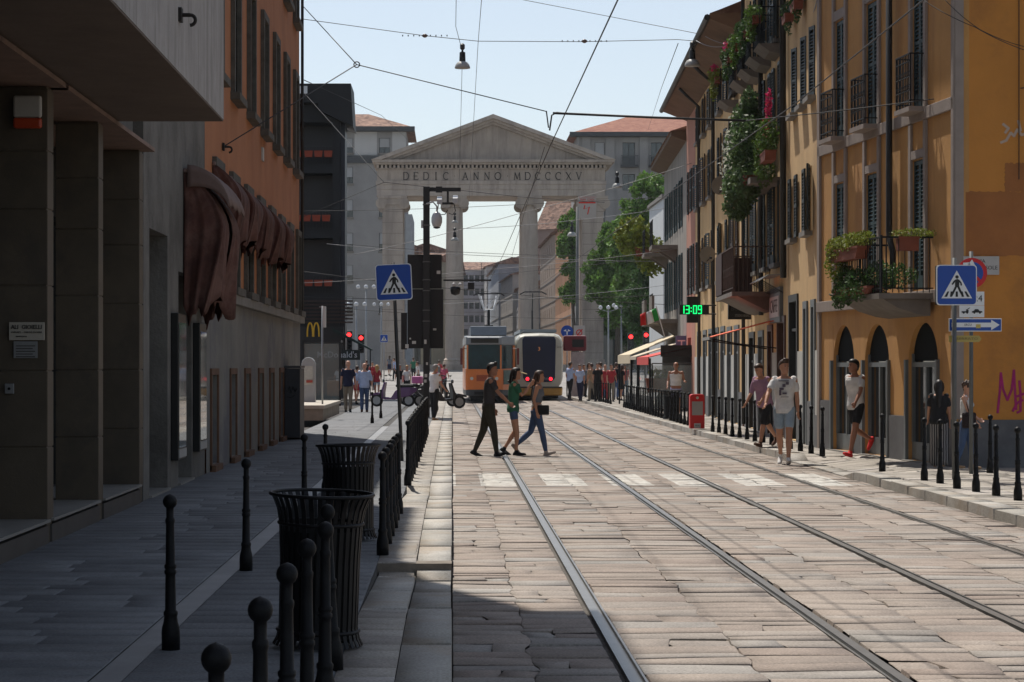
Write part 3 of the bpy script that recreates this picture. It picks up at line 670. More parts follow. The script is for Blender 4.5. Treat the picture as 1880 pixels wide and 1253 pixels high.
for k, (Y0, Y1, X0, X1, h, col) in enumerate(((300, 345, -3.0, -1.0, 15, (.32, .31, .33)), (347, 420, -.9, 1.0, 17, (.36, .34, .33)), (422, 520, 1.2, 2.6, 21, (.33, .31, .32)))):
    blockhouse('street_house', ['shadowy grey house first in the left row beyond the gate', 'cream grey house second in the left row beyond the gate', 'tall pinkish grey house third in the left row beyond the gate'][k], X0, Y0, X1, Y1, h, col, 12, 8, 5)
blockhouse('far_apartment_block', 'distant lilac grey block closing the view behind the orange tram', 1.2, 560, 14, 562, 24, (.34, .32, .35), 14, 9, 7)
blockhouse('yellow_side_house', 'small house with a yellow wall beside the left pier of the gate', -5.1, 285, -2.4, 284, 13.5, (.30, .28, .22), 10, 2, 4, slope=1.2)
for k, (px, py) in enumerate(((884, 487), (899, 497), (927, 484))):
    p = P(px, 508, 556); t = thing('tv_aerial', ['tall', 'short', 'bent'][k] + ' television aerial on the far roofs seen through the gate', 'aerial', p)
    mb = MB(); h = (508-py)/F*556 + .5; mb.tube([(0, 0, -1), (0, 0, h)], .07, 5); mb.build('mast', CABLE, t)
    mb = MB(); [mb.tube([(-.9 + .2*q, 0, h - .3 - .5*q), (.9 - .2*q, 0, h - .3 - .5*q)], .04, 4) for q in range(3)]; mb.build('rods', CABLE, t)
# ================================================================ THE GATE
G = mat('gate_stone', (.40, .34, .29), .85, .12, .6, .15, 6, stain=(.20, .17, .15), sscale=.3, samt=.55, streak=True)
GL = mat('gate_stone_pale', (.43, .37, .32), .85, .12, .6, .12, 6, stain=(.24, .20, .18), sscale=.5, samt=.5, streak=True)
GY = 221.0; gs = F / GY; GX = lambda p: (p - 830) / gs; GZ = lambda y: 1.7 + (672 - y) / gs
gate = thing('triumphal_gate', 'neoclassical stone city gate with Ionic columns, Latin inscription and triangular pediment', 'monument', (0, GY, 0))
g0 = 1.23; gc = (GX(690) + GX(1112)) / 2; D = 7.5
def gbox(name, x0, x1, y0, y1, za, zb, m=G, par=gate):
    mb = MB(); mb.box(x0, x1, y0, y1, za, zb); return mb.build(name, m, par)
mb = MB()
for k in range(4): mb.box(GX(690) - 1 + .25*k, GX(1112) + 1 - .25*k, -1 + .25*k, D + 1 - .25*k, g0 - .2 + .2*k, g0 + .2*k - .002)
mb.build('steps', G, gate)
zc = GZ(360); zb = g0 + .6
def volute(par, x, y, z, r=.52):
    mb = MB()
    for y_ in (y - .12,):
        for rr, th in ((r, .0), (r*.68, .05), (r*.36, .1)):
            mb.rings([[(x + rr*math.cos(a), y_ - th, z + rr*math.sin(a)) for a in [2*math.pi*i/20 for i in range(20)]], [(x + rr*math.cos(a), y_ + .3, z + rr*math.sin(a)) for a in [2*math.pi*i/20 for i in range(20)]]])
    return mb.build('volute', G, par)
def capital(x0, x1, yf):
    mb = MB(); mb.box(x0 - .42, x1 + .42, yf - .22, yf + 2.2, zc - .26, zc); mb.box(x0 - .1, x1 + .1, yf - .12, yf + 2.0, zc - .85, zc - .262)
    n = 9; wd = x1 - x0
    for q in range(n): mb.rings([[(x0 + wd*(q+.5)/n + .09*math.cos(a), yf - .16, zc - .52 + .15*math.sin(a)) for a in [math.pi*2*i/8 for i in range(8)]], [(x0 + wd*(q+.5)/n + .09*math.cos(a), yf - .1, zc - .52 + .15*math.sin(a)) for a in [math.pi*2*i/8 for i in range(8)]]])
    c = mb.build('capital', G, gate); 
    for xx in (x0 - .12, x1 + .12):
        volute(c, xx, yf - .05, zc - .72)
        m2 = MB(); m2.tube([(xx, yf + .2, zc - .72), (xx, yf + 2.0, zc - .72)], .34, 12); m2.build('scroll', G, c)
for x0, x1 in ((702, 739.5), (1069.7, 1108)):
    a, b = GX(x0), GX(x1)
    for yy in (0, D - 2):
        mb = MB(); mb.box(a, b, yy, yy + 2.0, zb, zc - .3); mb.box(a - .12, b + .12, yy - .12, yy + 2.12, zb, zb + .5); mb.box(a - .2, b + .2, yy - .2, yy + 2.2, zb - .001, zb + .22)
        p = mb.build('pier', G, gate)
        capital(a, b, yy)
    m2 = MB(); z = zb + 1.1
    while z < zc - 1: m2.box(a - .004, b + .004, -.004, .4, z, z + .035); z += 1.05
    m2.build('pier_joints', mat('joint_dark', (.17, .15, .135), .9, 0), gate)
for x0, x1 in ((819.8, 849.5), (956, 989)):
    c = (GX(x0) + GX(x1)) / 2; r = .87
    for yy in (.95, D - .95):
        mb = MB(); mb.lathe([(1.15, 0), (1.15, .25), (1.02, .3), (1.08, .42), (.98, .55), (r + .04, .62), (r + .04, 4), (r, 8), (r*.9, zc - zb - .9), (r*.95, zc - zb - .8)], (c, yy, zb), 28)
        mb.build('column', GL, gate, smooth=False)
        capital(c - r*.86, c + r*.86, yy - .95)
e0, e1 = GX(692), GX(1111)
zA = GZ(332); zF = GZ(311)
mb = MB(); mb.box(e0, e1, -.15, D + .15, zc, zc + .62); mb.box(e0 - .04, e1 + .04, -.20, D + .2, zc + .622, zc + 1.1); mb.box(e0 - .10, e1 + .10, -.27, D + .27, zc + 1.102, zA - .03)
mb.build('architrave', GL, gate)
gbox('frieze', e0 + .02, e1 - .02, -.14, D + .14, zA - .029, zF, G)
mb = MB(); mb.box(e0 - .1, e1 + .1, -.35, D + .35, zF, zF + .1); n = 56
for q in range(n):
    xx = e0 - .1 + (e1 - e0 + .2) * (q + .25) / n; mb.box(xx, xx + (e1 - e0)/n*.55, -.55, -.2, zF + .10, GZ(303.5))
mb.build('dentil_course', GL, gate); gbox('dentil_shadow_band', e0 - .02, e1 + .02, -.10, D + .1, zF + .101, GZ(303.6), mat('dentil_gap_shade', (.07, .06, .052), .9, .2))  # shade between the dentils put into the backing as a dark colour
c0, c1 = GX(682.5), GX(1129)
mb = MB(); mb.box(c0 + .35, c1 - .35, -.85, D + .85, GZ(303.4), GZ(300)); mb.box(c0 + .1, c1 - .1, -1.05, D + 1.05, GZ(299.9), GZ(295)); mb.build('cornice', G, gate)
xa = GX(905); za = GZ(212); ze = GZ(295)
mb = MB(); th = GZ(212) - GZ(229)
mb.prism([(c0 + 1.6, ze + .002), (c1 - 1.6, ze + .002), (xa, za - th*.8)], -.05, D + .05); mb.build('tympanum', G, gate)
for s_, cc in ((-1, c0), (1, c1)):
    mb = MB()
    L1 = lambda u, o_: (cc + (xa - cc)*u, ze + (za - ze)*u - o_)
    for (oa, ob_, yf) in ((0, .38, -1.15), (.382, .66, -.8), (.662, .9, -.45)):
        pts = [L1(0, oa if oa else -.0), (xa, za - oa), (xa, za - ob_)]
        # outer and inner ends meet the horizontal cornice
        slope = (za - ze) / (xa - cc); xb = cc + ob_/slope; xo = cc + oa/slope
        poly = [(xo, ze + .003), (xb, ze + .003), (xa, za - ob_), (xa, za - oa)]
        if s_ > 0: poly = [(xb, ze + .003), (xo, ze + .003), (xa, za - oa), (xa, za - ob_)]
        mb.prism(poly, yf, D - yf)
    mb.build('raking_cornice', GL, gate)
LET = mat('inscription_bronze', (.045, .04, .038), .7, 0)
zl = (GZ(316) + GZ(331)) / 2 - .02
LS = {'D': 'D', }
def letters(par, s, x0, x1, z, h):
    cell = (x1 - x0) / len(s); t_ = .105*h; w_ = .62
    for i, ch in enumerate(s):
        mb = MB(); cx = x0 + cell*(i + .5); W2 = min(cell*.36, h*.36)
        def bar(pts, th=t_):
            for (ax, az), (bx, bz) in zip(pts, pts[1:]):
                a = Vector((cx + ax*W2, 0, z + az*h/2)); b = Vector((cx + bx*W2, 0, z + bz*h/2)); d = (b - a).normalized(); nn = Vector((-d.z, 0, d.x))*th/2
                mb.prism([(a.x-nn.x, a.z-nn.z), (b.x-nn.x, b.z-nn.z), (b.x+nn.x, b.z+nn.z), (a.x+nn.x, a.z+nn.z)], -.20, -.15)
        ser = lambda x, zz, q=.34: bar([(x-q, zz), (x+q, zz)], t_*.55)
        arc = lambda cx_, r1, a0, a1: bar([(cx_ + r1*math.cos(a0 + (a1-a0)*k/12), math.sin(a0 + (a1-a0)*k/12)*.95) for k in range(13)], t_*.9)
        if ch == 'D': bar([(-.75, -.95), (-.75, .95)]); bar([(-.95, .95), (.0, .95)], t_*.7); bar([(-.95, -.95), (.0, -.95)], t_*.7); arc(0, 1, -math.pi/2, math.pi/2)
        elif ch == 'E': bar([(-.6, -.95), (-.6, .95)]); [bar([(-.85, q), (.75 - .15*(q == 0), q)], t_*.6) for q in (-.95, 0, .95)]; bar([(.75, .95), (.75, .6)], t_*.5); bar([(.8, -.95), (.8, -.6)], t_*.5)
        elif ch == 'I': bar([(0, -.95), (0, .95)]); ser(0, .95); ser(0, -.95)
        elif ch == 'C': arc(.1, 1.05, R(50), R(310)); bar([(.78, .45), (.78, .9)], t_*.6); 
        elif ch == 'A': bar([(-.85, -.95), (0, .95)], t_*.6); bar([(0, .95), (.85, -.95)]); bar([(-.5, -.3), (.5, -.3)], t_*.6); ser(-.85, -.95, .25); ser(.85, -.95, .25)
        elif ch == 'N': bar([(-.75, -.95), (-.75, .95)], t_*.6); bar([(-.8, .95), (.75, -.95)]); bar([(.75, -.95), (.75, .95)], t_*.6); ser(-.75, -.95, .25); ser(.75, .95, .25)
        elif ch == 'O': arc(0, 1.1, 0, 2*math.pi)
        elif ch == 'M': bar([(-1, -.95), (-.8, .95)], t_*.6); bar([(-.8, .95), (0, -.8)]); bar([(0, -.8), (.8, .95)], t_*.6); bar([(.8, .95), (1, -.95)]); ser(-1, -.95, .22); ser(1, -.95, .22)
        elif ch == 'X': bar([(-.8, .95), (.8, -.95)]); bar([(.8, .95), (-.8, -.95)], t_*.6); ser(-.8, .95, .22); ser(.8, -.95, .22)
        elif ch == 'V': bar([(-.85, .95), (0, -.95)]); bar([(0, -.95), (.85, .95)], t_*.6); ser(-.85, .95, .25); ser(.85, .95, .25)
        elif ch == '.': bar([(-.1, 0), (.1, 0)], t_*1.4)
        mb.build('inscription_letter' if ch != '.' else 'inscription_dot', LET, par)
hl = (GZ(316.5) - GZ(330.5))
letters(gate, 'DEDIC', GX(736), GX(828), zl, hl); letters(gate, '.', GX(830), GX(838), zl, hl); letters(gate, 'ANNO', GX(844), GX(924), zl, hl)
letters(gate, '.', GX(926), GX(938), zl, hl); letters(gate, 'MDCCCXV', GX(940), GX(1072), zl, hl)
# small red high-voltage board hanging in front of the right pier
t = thing('tram_warning_board', 'white hanging board with red bar and lightning bolt in front of the right pier', 'sign', P(1078, 380, 150))
mb = MB(); mb.box(-.6, .6, -.02, .02, -.78, .7); mb.build('board', mat('board_stone_white', (.36, .33, .30), .7, .05), t)
mb = MB(); mb.box(-.55, .55, -.03, -.021, .22, .32); b = lambda p, q: mb.prism([(p[0]-.03, p[1]), (q[0]-.03, q[1]), (q[0]+.04, q[1]), (p[0]+.04, p[1])], -.03, -.021)
b((-.16, .1), (-.22, -.16)); b((-.22, -.16), (.1, -.05)); b((.14, .0), (.02, -.5)); mb.box(-.55, .55, -.03, -.021, .62, .64)
mb.build('red_marks', mat('warn_red', (.5, .02, .01), .5, 0), t); text('TRAM  CORSA', t, (0, -.03, .46), .2, MC['warn_red'], width=.95)
# ================================================================ RIGHT SIDE
OCH = mat('ochre_render', (.58, .385, .185), .92, .12, .9, .25, 14, stain=(.42, .26, .13), sscale=.45, samt=.5, streak=True)
OCHD = mat('orange_ochre_render', (.52, .275, .09), .92, .12, .8, .25, 14, stain=(.36, .175, .065), sscale=.4, samt=.65, streak=True)
OCHE = mat('burnt_orange_render', (.56, .235, .05), .92, .10, .7, .25, 14, stain=(.36, .15, .045), sscale=.30, samt=.7, spos=(.5, .6))
TRIM = mat('grey_pink_trim', (.30, .25, .22), .9, .15, 2, .2, 20)
DADO = mat('grey_dado', (.12, .12, .125), .85, .2, 1.5, .2, 20, stain=(.2, .2, .2), sscale=1, samt=.5)
SHOPF = mat('shop_frame_grey', (.14, .155, .16), .5, .15, 2)
RUST = mat('brown_plinth', (.16, .10, .07), .9, .2, 3)
WCC = mat('white_plaster', (.5, .5, .47), .9, .12, 1.5, stain=(.3, .27, .22), sscale=1, samt=.5, streak=True)
# ---- near corner house (front slightly turned), frame origin at its far end
A = Vector((7.84, 35.6)); Bp = Vector((7.05, 43.9)); LN = (Bp - A).length
rzN = math.atan2(A.y - Bp.y, A.x - Bp.x)
nh = thing('corner_house', 'ochre and burnt orange corner house with teal shutters, arched shop openings and graffiti', 'building', (Bp.x, Bp.y, 0), rzN)
def uN(px): r = px/F - 830/F; t = (7.84 - 35.6*r)/(r + .0952); return LN * (1 - t/8.3)
HN = 12.4
cols = [(uN(1535), uN(1552)), (uN(1592), uN(1613)), (uN(1677), uN(1698))]
arch = [(uN(1530), uN(1568), 2.45, 2.0), (uN(1588), uN(1632), 2.43, 2.0), (uN(1668), uN(1722), 2.42, 2.0)]
holes = []
for k, (a, b) in enumerate(cols):
    holes.append((a, b, 3.34 if k != 2 else 2.95, 5.08)); holes.append((a, b, 5.93, 8.10)); holes.append((a, b, 8.9, 10.6))
aholes = [(a, b, .14, zt) for a, b, zt, zs in arch]
mb = MB(); wall(mb, 0, LN, 2.9, HN, holes, .2); wall(mb, 0, LN, .1, 2.9, aholes, .13)
shell(mb, 0, LN, .1, HN, 9)
for (a, b, zt, zs) in arch:                  # spandrels turn the square openings into pointed-round arches
    for s_, x_ in ((1, a), (-1, b)):
        w2 = (b - a)/2; pts = []
        n = 8
        for i in range(n + 1):
            th = math.pi/2 * i/n; pts.append((x_ + s_*w2*(1 - math.cos(th)), zs - .25 + (zt - zs + .25)*math.sin(th)**1.0))
        poly = pts + [(x_, zt)]
        if s_ > 0: poly = poly[::-1]
        mb.prism([(p[0], p[1]) for p in poly], .003, .125)
mb.build('wall', OCHD, nh, fix=False)
def cornerwall():
    mb = MB(); mb.quad((LN + .003, 0, .1), (LN + .003, 9, .1), (LN + .003, 9, HN), (LN + .003, 0, HN)); return mb
# side wall: separate straight wall facing the camera along the side street
sw = thing('side_wing', 'burnt orange blank side wall with pink graffiti, running right from the corner', 'building', (7.86, 35.62, 0), 0)
mb = MB(); wall(mb, 0, 9, .1, HN, [], .2); shell(mb, 0, 9, .1, HN, 7); mb.build('wall', OCHE, sw, fix=False)
mb = MB(); mb.box(.02, 9, -.045, -.003, .1, .86); mb.build('dado', DADO, sw)
mb = MB(); mb.box(-.035, .10, -.03, -.002, .87, HN); mb.build('quoin_strip', TRIM, sw)
mb = MB(); mb.box(-.3, 9, -.6, 7, HN, HN + .2); mb.build('eaves', MC['eaves_board'], sw)
mb = MB(); mb.tube([(.96, -.03, HN), (.96, -.03, 4.6)], .008, 5); mb.build('wall_cable', PLUMB, sw)
# graffiti: a pink tag, a white ghost and a darker overpaint patch
PINK = mat('pink_spray', (.40, .012, .14), .7, .3, 5)
def strokes(par, name, pts_list, r, m, Y):
    mb = MB()
    for pts in pts_list:
        ww = [P(x, y, Y) for x, y in pts]
        loc = [(p.x - par.location.x, -.012, p.z) for p in ww]
        for (p, q) in zip(loc, loc[1:]):
            a = Vector((p[0], 0, p[2])); b = Vector((q[0], 0, q[2])); d = (b - a).normalized() if (b-a).length else Vector((1,0,0)); n = Vector((-d.z, 0, d.x)) * r
            a -= d*r*.5; b += d*r*.5
            mb.prism([(a.x-n.x, a.z-n.z), (b.x-n.x, b.z-n.z), (b.x+n.x, b.z+n.z), (a.x+n.x, a.z+n.z)], -.008 - .0005*len(mb.f)/6 % .003, -.003)
    return mb.build(name, m, par)
strokes(sw, 'pink_graffiti', [[(1832, 758), (1836, 720), (1838, 685), (1842, 715), (1850, 735), (1858, 715), (1862, 680), (1864, 720), (1866, 752)], [(1860, 755), (1868, 740), (1878, 735)], [(1872, 700), (1874, 725), (1874, 755), (1868, 758)], [(1868, 728), (1884, 722)]], .018, PINK, 35.6)
strokes(sw, 'white_scrawl', [[(1838, 262), (1848, 258), (1856, 244), (1862, 250), (1868, 238), (1876, 248), (1882, 246)], [(1842, 228), (1852, 236), (1846, 244)], [(1870, 222), (1874, 240)]], .02, mat('ghost_white', (.50, .38, .30), .8, .1), 35.6)
mb = MB(); rq = random.Random(4)
for (x0, x1, y0, y1) in ((1772, 1890, 352, 470), (1845, 1890, 300, 352)):
    a = P(x0, y1, 35.6); b_ = P(x1, y0, 35.6); pts = []; n = 22
    for i in range(n): pts.append((a.x + (b_.x - a.x)*i/n, a.z + rq.uniform(-.012, .012)))
    for i in range(n): pts.append((b_.x + rq.uniform(-.02, .02), a.z + (b_.z - a.z)*i/n))
    for i in range(n): pts.append((b_.x - (b_.x - a.x)*i/n, b_.z + rq.uniform(-.015, .015)))
    for i in range(n): pts.append((a.x + rq.uniform(-.012, .012), b_.z - (b_.z - a.z)*i/n))
    k = MB(); k.prism([(p - 7.86, q) for p, q in pts], -.004 - .0006*(x0 % 3), -.0005); k.build('overpaint_patch', mat('overpaint_brown', (.36, .14, .045), .92, .15, 1.5, .2, 14), sw)
# near house details
for z0, z1, q in ((2.72, 2.92, .07), (5.70, 5.90, .05)): mb = MB(); mb.box(0, LN, -q, -.002, z0, z1); mb.build('string_course', TRIM, nh, bevel=.008)
for k, (a, b) in enumerate(cols):
    for xa, xb in ((a - .16, a - .03), (b + .03, b + .16)):
        for z0, z1 in ((2.93, 5.69), (5.91, HN - .1)): mb = MB(); mb.box(xa, xb, -.045, -.002, z0, z1); mb.build('pilaster_strip', TRIM, nh)
    for z0, z1 in ((5.10, 5.24), (8.12, 8.3)): mb = MB(); mb.box(a - .029, b + .029, -.04, -.002, z0, z1); mb.build('window_head', TRIM, nh)
    for (z0, z1) in ((3.34 if k != 2 else 2.95, 5.08), (5.93, 8.10), (8.9, 10.6)):
        w2 = (b - a)/2
        window(nh, a, z0, b - a, z1 - z0, .14)
        shutter(nh, a + .005, z0 + .01, w2 - .01, z1 - z0 - .02, SHUTG, y=.03); shutter(nh, b - .005, z0 + .01, w2 - .01, z1 - z0 - .02, SHUTG, y=.03, mirror=-1)
    # iron balconette
    bl = MB(); bl.box(a - .1, b + .1, -.30, -.002, 5.83, 5.91)
    bo = bl.build('balconette', TRIM, nh)
    rl = MB(); y_ = -.27; z0, z1 = 5.92, 6.78
    rl.box(a - .08, b + .08, y_ - .012, y_ + .012, z1 - .02, z1); rl.box(a - .08, b + .08, y_ - .012, y_ + .012, z0 + .08, z0 + .10); rl.box(a - .08, b + .08, y_ - .012, y_ + .012, z1 - .14, z1 - .125)
    n = 9
    for q in range(n + 1):
        x = a - .08 + (b - a + .16) * q / n; rl.box(x - .007, x + .007, y_ - .007, y_ + .007, z0, z1)
        if q < n: 
            for zz in (z0 + .3, z0 + .52): rl.tube([(x + .04 + .03*math.cos(t_), y_, zz + .05*math.sin(t_)) for t_ in [i*math.pi/4 for i in range(9)]], .006, 4, cap=False)
    for xx in (a - .08, b + .08):
        rl.box(xx - .01, xx + .01, y_, -.003, z1 - .02, z1); rl.box(xx - .01, xx + .01, y_, -.003, z0 + .08, z0 + .1)
        for q in range(4): rl.box(xx - .007, xx + .007, y_ + .06*q, y_ + .014 + .06*q, z0, z1)
    rl.build('railing', BLK, bo)
mb = MB(); mb.box(0, .16, -.05, -.002, .1, HN); mb.build('quoin_strip', TRIM, nh); mb = MB(); mb.box(LN - .1, LN - .004, -.05, -.002, .87, HN); mb.build('quoin_strip', TRIM, nh)
x_ = uN(1645)
mb = MB(); mb.tube([(x_, -.12, HN), (x_, -.12, 4.0), (x_ + .06, -.13, 3.85), (x_ + .22, -.12, 3.62), (x_ + .22, -.12, 3.0)], .055, 10)
mb.build('drain_pipe', PLUMB, nh, smooth=True)
mb = MB(); mb.box(-.3, LN + .4, -.85, 9, HN, HN + .22); mb.build('eaves', MC['eaves_board'], nh)
segs = [0] + [v for a, b, _, _ in arch for v in (a - .1, b + .1)] + [LN]
for q in range(0, len(segs), 2): mb = MB(); mb.box(segs[q], segs[q+1], -.04, -.002, .1, .86 if q else 1.05); mb.build('dado', DADO, nh)
for k, (a, b, zt, zs) in enumerate(arch):
    for xa, xb in ((a - .09, a - .002), (b + .002, b + .09)): f = MB(); f.box(xa, xb, -.055, .12, .1, zs - .2); f.build('arch_jamb', SHOPF, nh)
    g = MB(); g.box(a + .002, b - .002, .10, .12, .44, zt - .02); fo = g.build('shop_glass', GLSD, nh)
    g = MB(); g.box(a, b, .06, .125, .14, .44); g.box(a + .003, a + .07, .05, .099, .44, zs - .1); g.box(b - .07, b - .003, .05, .099, .44, zs - .1); g.box(a + .07, b - .07, .05, .099, zs - .32, zs - .24); g.box((a+b)/2 - .03, (a+b)/2 + .03, .05, .099, .44, zs - .32); g.build('shop_frame', SHOPF, fo)
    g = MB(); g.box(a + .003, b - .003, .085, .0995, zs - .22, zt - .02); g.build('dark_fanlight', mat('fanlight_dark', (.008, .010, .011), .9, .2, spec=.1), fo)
    g = MB(); g.box(a - .1, b + .1, -.1, .05, .121, .139); g.build('threshold', MC['worn_marble'], fo)
# big planted balcony
ba, bb = uN(1590), LN - .95
bal = MB(); bal.box(bb - 2.55, bb, -.95, -.075, 2.77, 2.86); bal.prismx([(-.86, 2.769), (-.08, 2.769), (-.08, 2.50), (-.3, 2.53), (-.6, 2.62)], bb - 2.45, bb - .1)
bo = bal.build('balcony', mat('balcony_stone', (.16, .14, .12), .9, .2, 3, .3, 20), nh)
rl = MB(); z0, z1 = 2.87, 3.76
for x, y_ in ((bb - 2.5, -.9), (bb - .05, -.9), (bb - 1.3, -.9)): rl.box(x - .018, x + .018, y_ - .018, y_ + .018, z0, z1 + .03)
rl.box(bb - 2.5, bb - .05, -.915, -.885, z1 - .02, z1 + .01); rl.box(bb - 2.5, bb - .05, -.91, -.89, z0 + .06, z0 + .08)
for q in range(24): x = bb - 2.45 + .1*q; rl.box(x - .006, x + .006, -.906, -.894, z0, z1)
for x in (bb - .05, bb - 2.5):
    rl.box(x - .012, x + .012, -.9, -.05, z1 - .02, z1 + .01); rl.box(x - .01, x + .01, -.9, -.05, z0 + .06, z0 + .08)
    for q in range(8): rl.box(x - .006, x + .006, -.82 + .1*q, -.808 + .1*q, z0, z1)
rl.build('railing', BLK, bo)
# ---- foliage kit
def leafmat(name, c, var=.45, trans=.3):
    m = mat(name, c, .6, 0); t = m.node_tree; N = t.nodes; L = t.links; b = N['Principled BSDF']
    g = N.new('ShaderNodeNewGeometry'); n = N.new('ShaderNodeHueSaturation'); n.inputs['Color'].default_value = (*c, 1)
    mr = N.new('ShaderNodeMapRange'); mr.inputs[3].default_value = 1 - var; mr.inputs[4].default_value = 1 + var; L.new(g.outputs['Random Per Island'], mr.inputs[0]); L.new(mr.outputs[0], n.inputs['Value'])
    h = N.new('ShaderNodeMapRange'); h.inputs[3].default_value = .485; h.inputs[4].default_value = .515; L.new(g.outputs['Random Per Island'], h.inputs[0]); L.new(h.outputs[0], n.inputs['Hue'])
    L.new(n.outputs[0], b.inputs['Base Color'])
    if trans:
        tr = N.new('ShaderNodeBsdfTranslucent'); L.new(n.outputs[0], tr.inputs[0]); mx = N.new('ShaderNodeMixShader'); mx.inputs[0].default_value = trans
        L.new(b.outputs[0], mx.inputs[1]); L.new(tr.outputs[0], mx.inputs[2]); L.new(mx.outputs[0], N['Material Output'].inputs[0])
    return m
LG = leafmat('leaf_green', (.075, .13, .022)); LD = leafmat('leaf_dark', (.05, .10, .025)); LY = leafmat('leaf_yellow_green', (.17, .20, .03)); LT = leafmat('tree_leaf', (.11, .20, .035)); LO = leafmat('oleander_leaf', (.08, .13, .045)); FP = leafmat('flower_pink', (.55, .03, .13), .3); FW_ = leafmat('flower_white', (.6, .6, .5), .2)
def leaves(mb, cx, cy, cz, rx, ry, rz_, n, size, rnd, shellw=.5, droop=0):
    for _ in range(n):
        a = rnd.uniform(0, 6.283); u = rnd.uniform(-1, 1); rr = rnd.uniform(shellw, 1) ** .6; q = math.sqrt(1 - u*u)
        x = cx + rx*rr*q*math.cos(a); y = cy + ry*rr*q*math.sin(a); z = cz + rz_*rr*u - droop*rnd.random()
        d = Vector((rnd.gauss(0, 1), rnd.gauss(0, 1), rnd.gauss(.1, .8))).normalized(); e = d.orthogonal().normalized(); e.rotate(Matrix.Rotation(rnd.uniform(0, 6.28), 3, d)); s = size*rnd.uniform(.7, 1.4)
        f = d.cross(e); c = Vector((x, y, z))
        mb.quad(c - e*s, c - f*s*.45, c + e*s, c + f*s*.45)
def plant(name, label, cat, loc, clumps, leaf, size, rnd_seed, pot=None, flowers=None, rz_=0, par_rot=0, stems=True, group=None):
    """clumps: list of (x,y,z,rx,ry,rz,n) local"""
    rnd = random.Random(rnd_seed); t = thing(name, label, cat, loc, par_rot, group)
    mb = MB()
    for c in clumps: leaves(mb, *c, size, rnd, .3, .0)
    mb.build('foliage', leaf, t, fix=False)
    if stems:
        mb = MB()
        for c in clumps: mb.tube([(c[0]*.3, c[1]*.3, .02), (c[0]*.8, c[1]*.8, c[2]*.5), (c[0], c[1], c[2])], [.012, .009, .005], 5)
        mb.build('stems', mat('stem_brown', (.06, .05, .03), .8, .2), t)
    if pot:
        mb = MB(); wx, wy, h = pot; mb.prism([(-wx*.85, -h), (wx*.85, -h), (wx, 0), (-wx, 0)], -wy, wy); mb.box(-wx - .01, wx + .01, -wy - .01, wy + .01, -.03, .005); mb.build('planter', mat('planter_terracotta', (.20, .06, .035), .8, .2, 4), t)
    if flowers:
        mb = MB()
        for c in flowers[1]: leaves(mb, *c, size*.8, rnd, .1, 0)
        mb.build('flowers', flowers[0], t, fix=False)
    return t
def onN(u, out, z):                          # point on near facade frame -> world
    c, s = math.cos(rzN), math.sin(rzN); return (Bp.x + c*u + s*out, Bp.y + s*u - c*out, z)
plant('trailing_plant', 'yellow green trailing plant spilling over the top rail of the big balcony', 'plant', onN(bb - 1.9, .95, 3.66), [(-.5, 0, .02, .55, .22, .22, 900), (.3, 0, .08, .6, .2, .2, 800), (-.7, 0, -.25, .35, .2, .3, 500), (.9, .05, .12, .35, .15, .14, 300)], LY, .030, 5, pot=(1.0, .1, .2), par_rot=rzN)
plant('box_plant', 'small light green plant in a red pot at the right of the big balcony', 'plant', onN(bb - .12, .45, 3.76), [(0, .1, .06, .18, .42, .09, 500)], LY, .025, 6, pot=(.1, .16, .22), par_rot=rzN)
plant('box_plant', 'dark leafy hedge plant behind the bars on the floor of the big balcony', 'plant', onN(bb - 1.6, .88, 2.99), [(-.6, .02, .12, .5, .2, .3, 900), (.2, .0, .1, .6, .2, .26, 900), (.95, .1, .14, .5, .22, .28, 800), (-.9, -.05, -.08, .3, .14, .26, 450), (-.3, -.08, -.08, .5, .12, .2, 500), (.5, -.08, -.06, .5, .12, .18, 400), (1.35, .3, .15, .2, .35, .22, 500)], LD, .030, 7, pot=(1.1, .12, .12), par_rot=rzN)
# ---- long ochre house beyond (front slightly turned the other way), frame origin at far end
FM = Vector((7.05 + .037*34.3, 78.2)); rzM = math.atan2(Bp.y - FM.y, Bp.x - FM.x); LM = (Bp - FM).length
def uM(Y): return (78.2 - Y) * LM / 34.3
def onM(Y, out, z):
    c, s = math.cos(rzM), math.sin(rzM); u = uM(Y); return (FM.x + c*u + s*out, FM.y + s*u - c*out, z)
lh = thing('ochre_house', 'long ochre house with dark shutters, drain pipes and shops at street level on the right', 'building', (FM.x, FM.y, 0), rzM)
HM1, HM2 = 12.6, 10.75; uS = uM(60.4)
up_far = [76.4, 73.6, 70.9, 67.2, 64.4, 62.2]; up_near = [58.0, 55.8, 53.6, 51.4]; col3 = [48.0, 46.35, 44.9]
W_ = []                                       # (Ycentre, z0, z1, width, style)
for y in up_far: W_ += [(y, 6.95, 8.45, .85, 'o'), (y, 4.2, 5.85, .85, 'o')]
for y in up_far[:]: W_.append((y, 9.15, 10.35, .8, 'o'))
for y in up_near: W_ += [(y, 6.95, 8.45, .85, 'o'), (y, 4.0, 5.8, .8, 'o'), (y, 9.0, 10.8, .85, 'b')]
for y in col3: W_ += [(y, 6.98, 8.34, .62, 'n'), (y, 9.2, 10.8, .62, 'n')]
for y in (48.1, 45.5): W_.append((y, 4.37, 5.66, .75, 'o'))
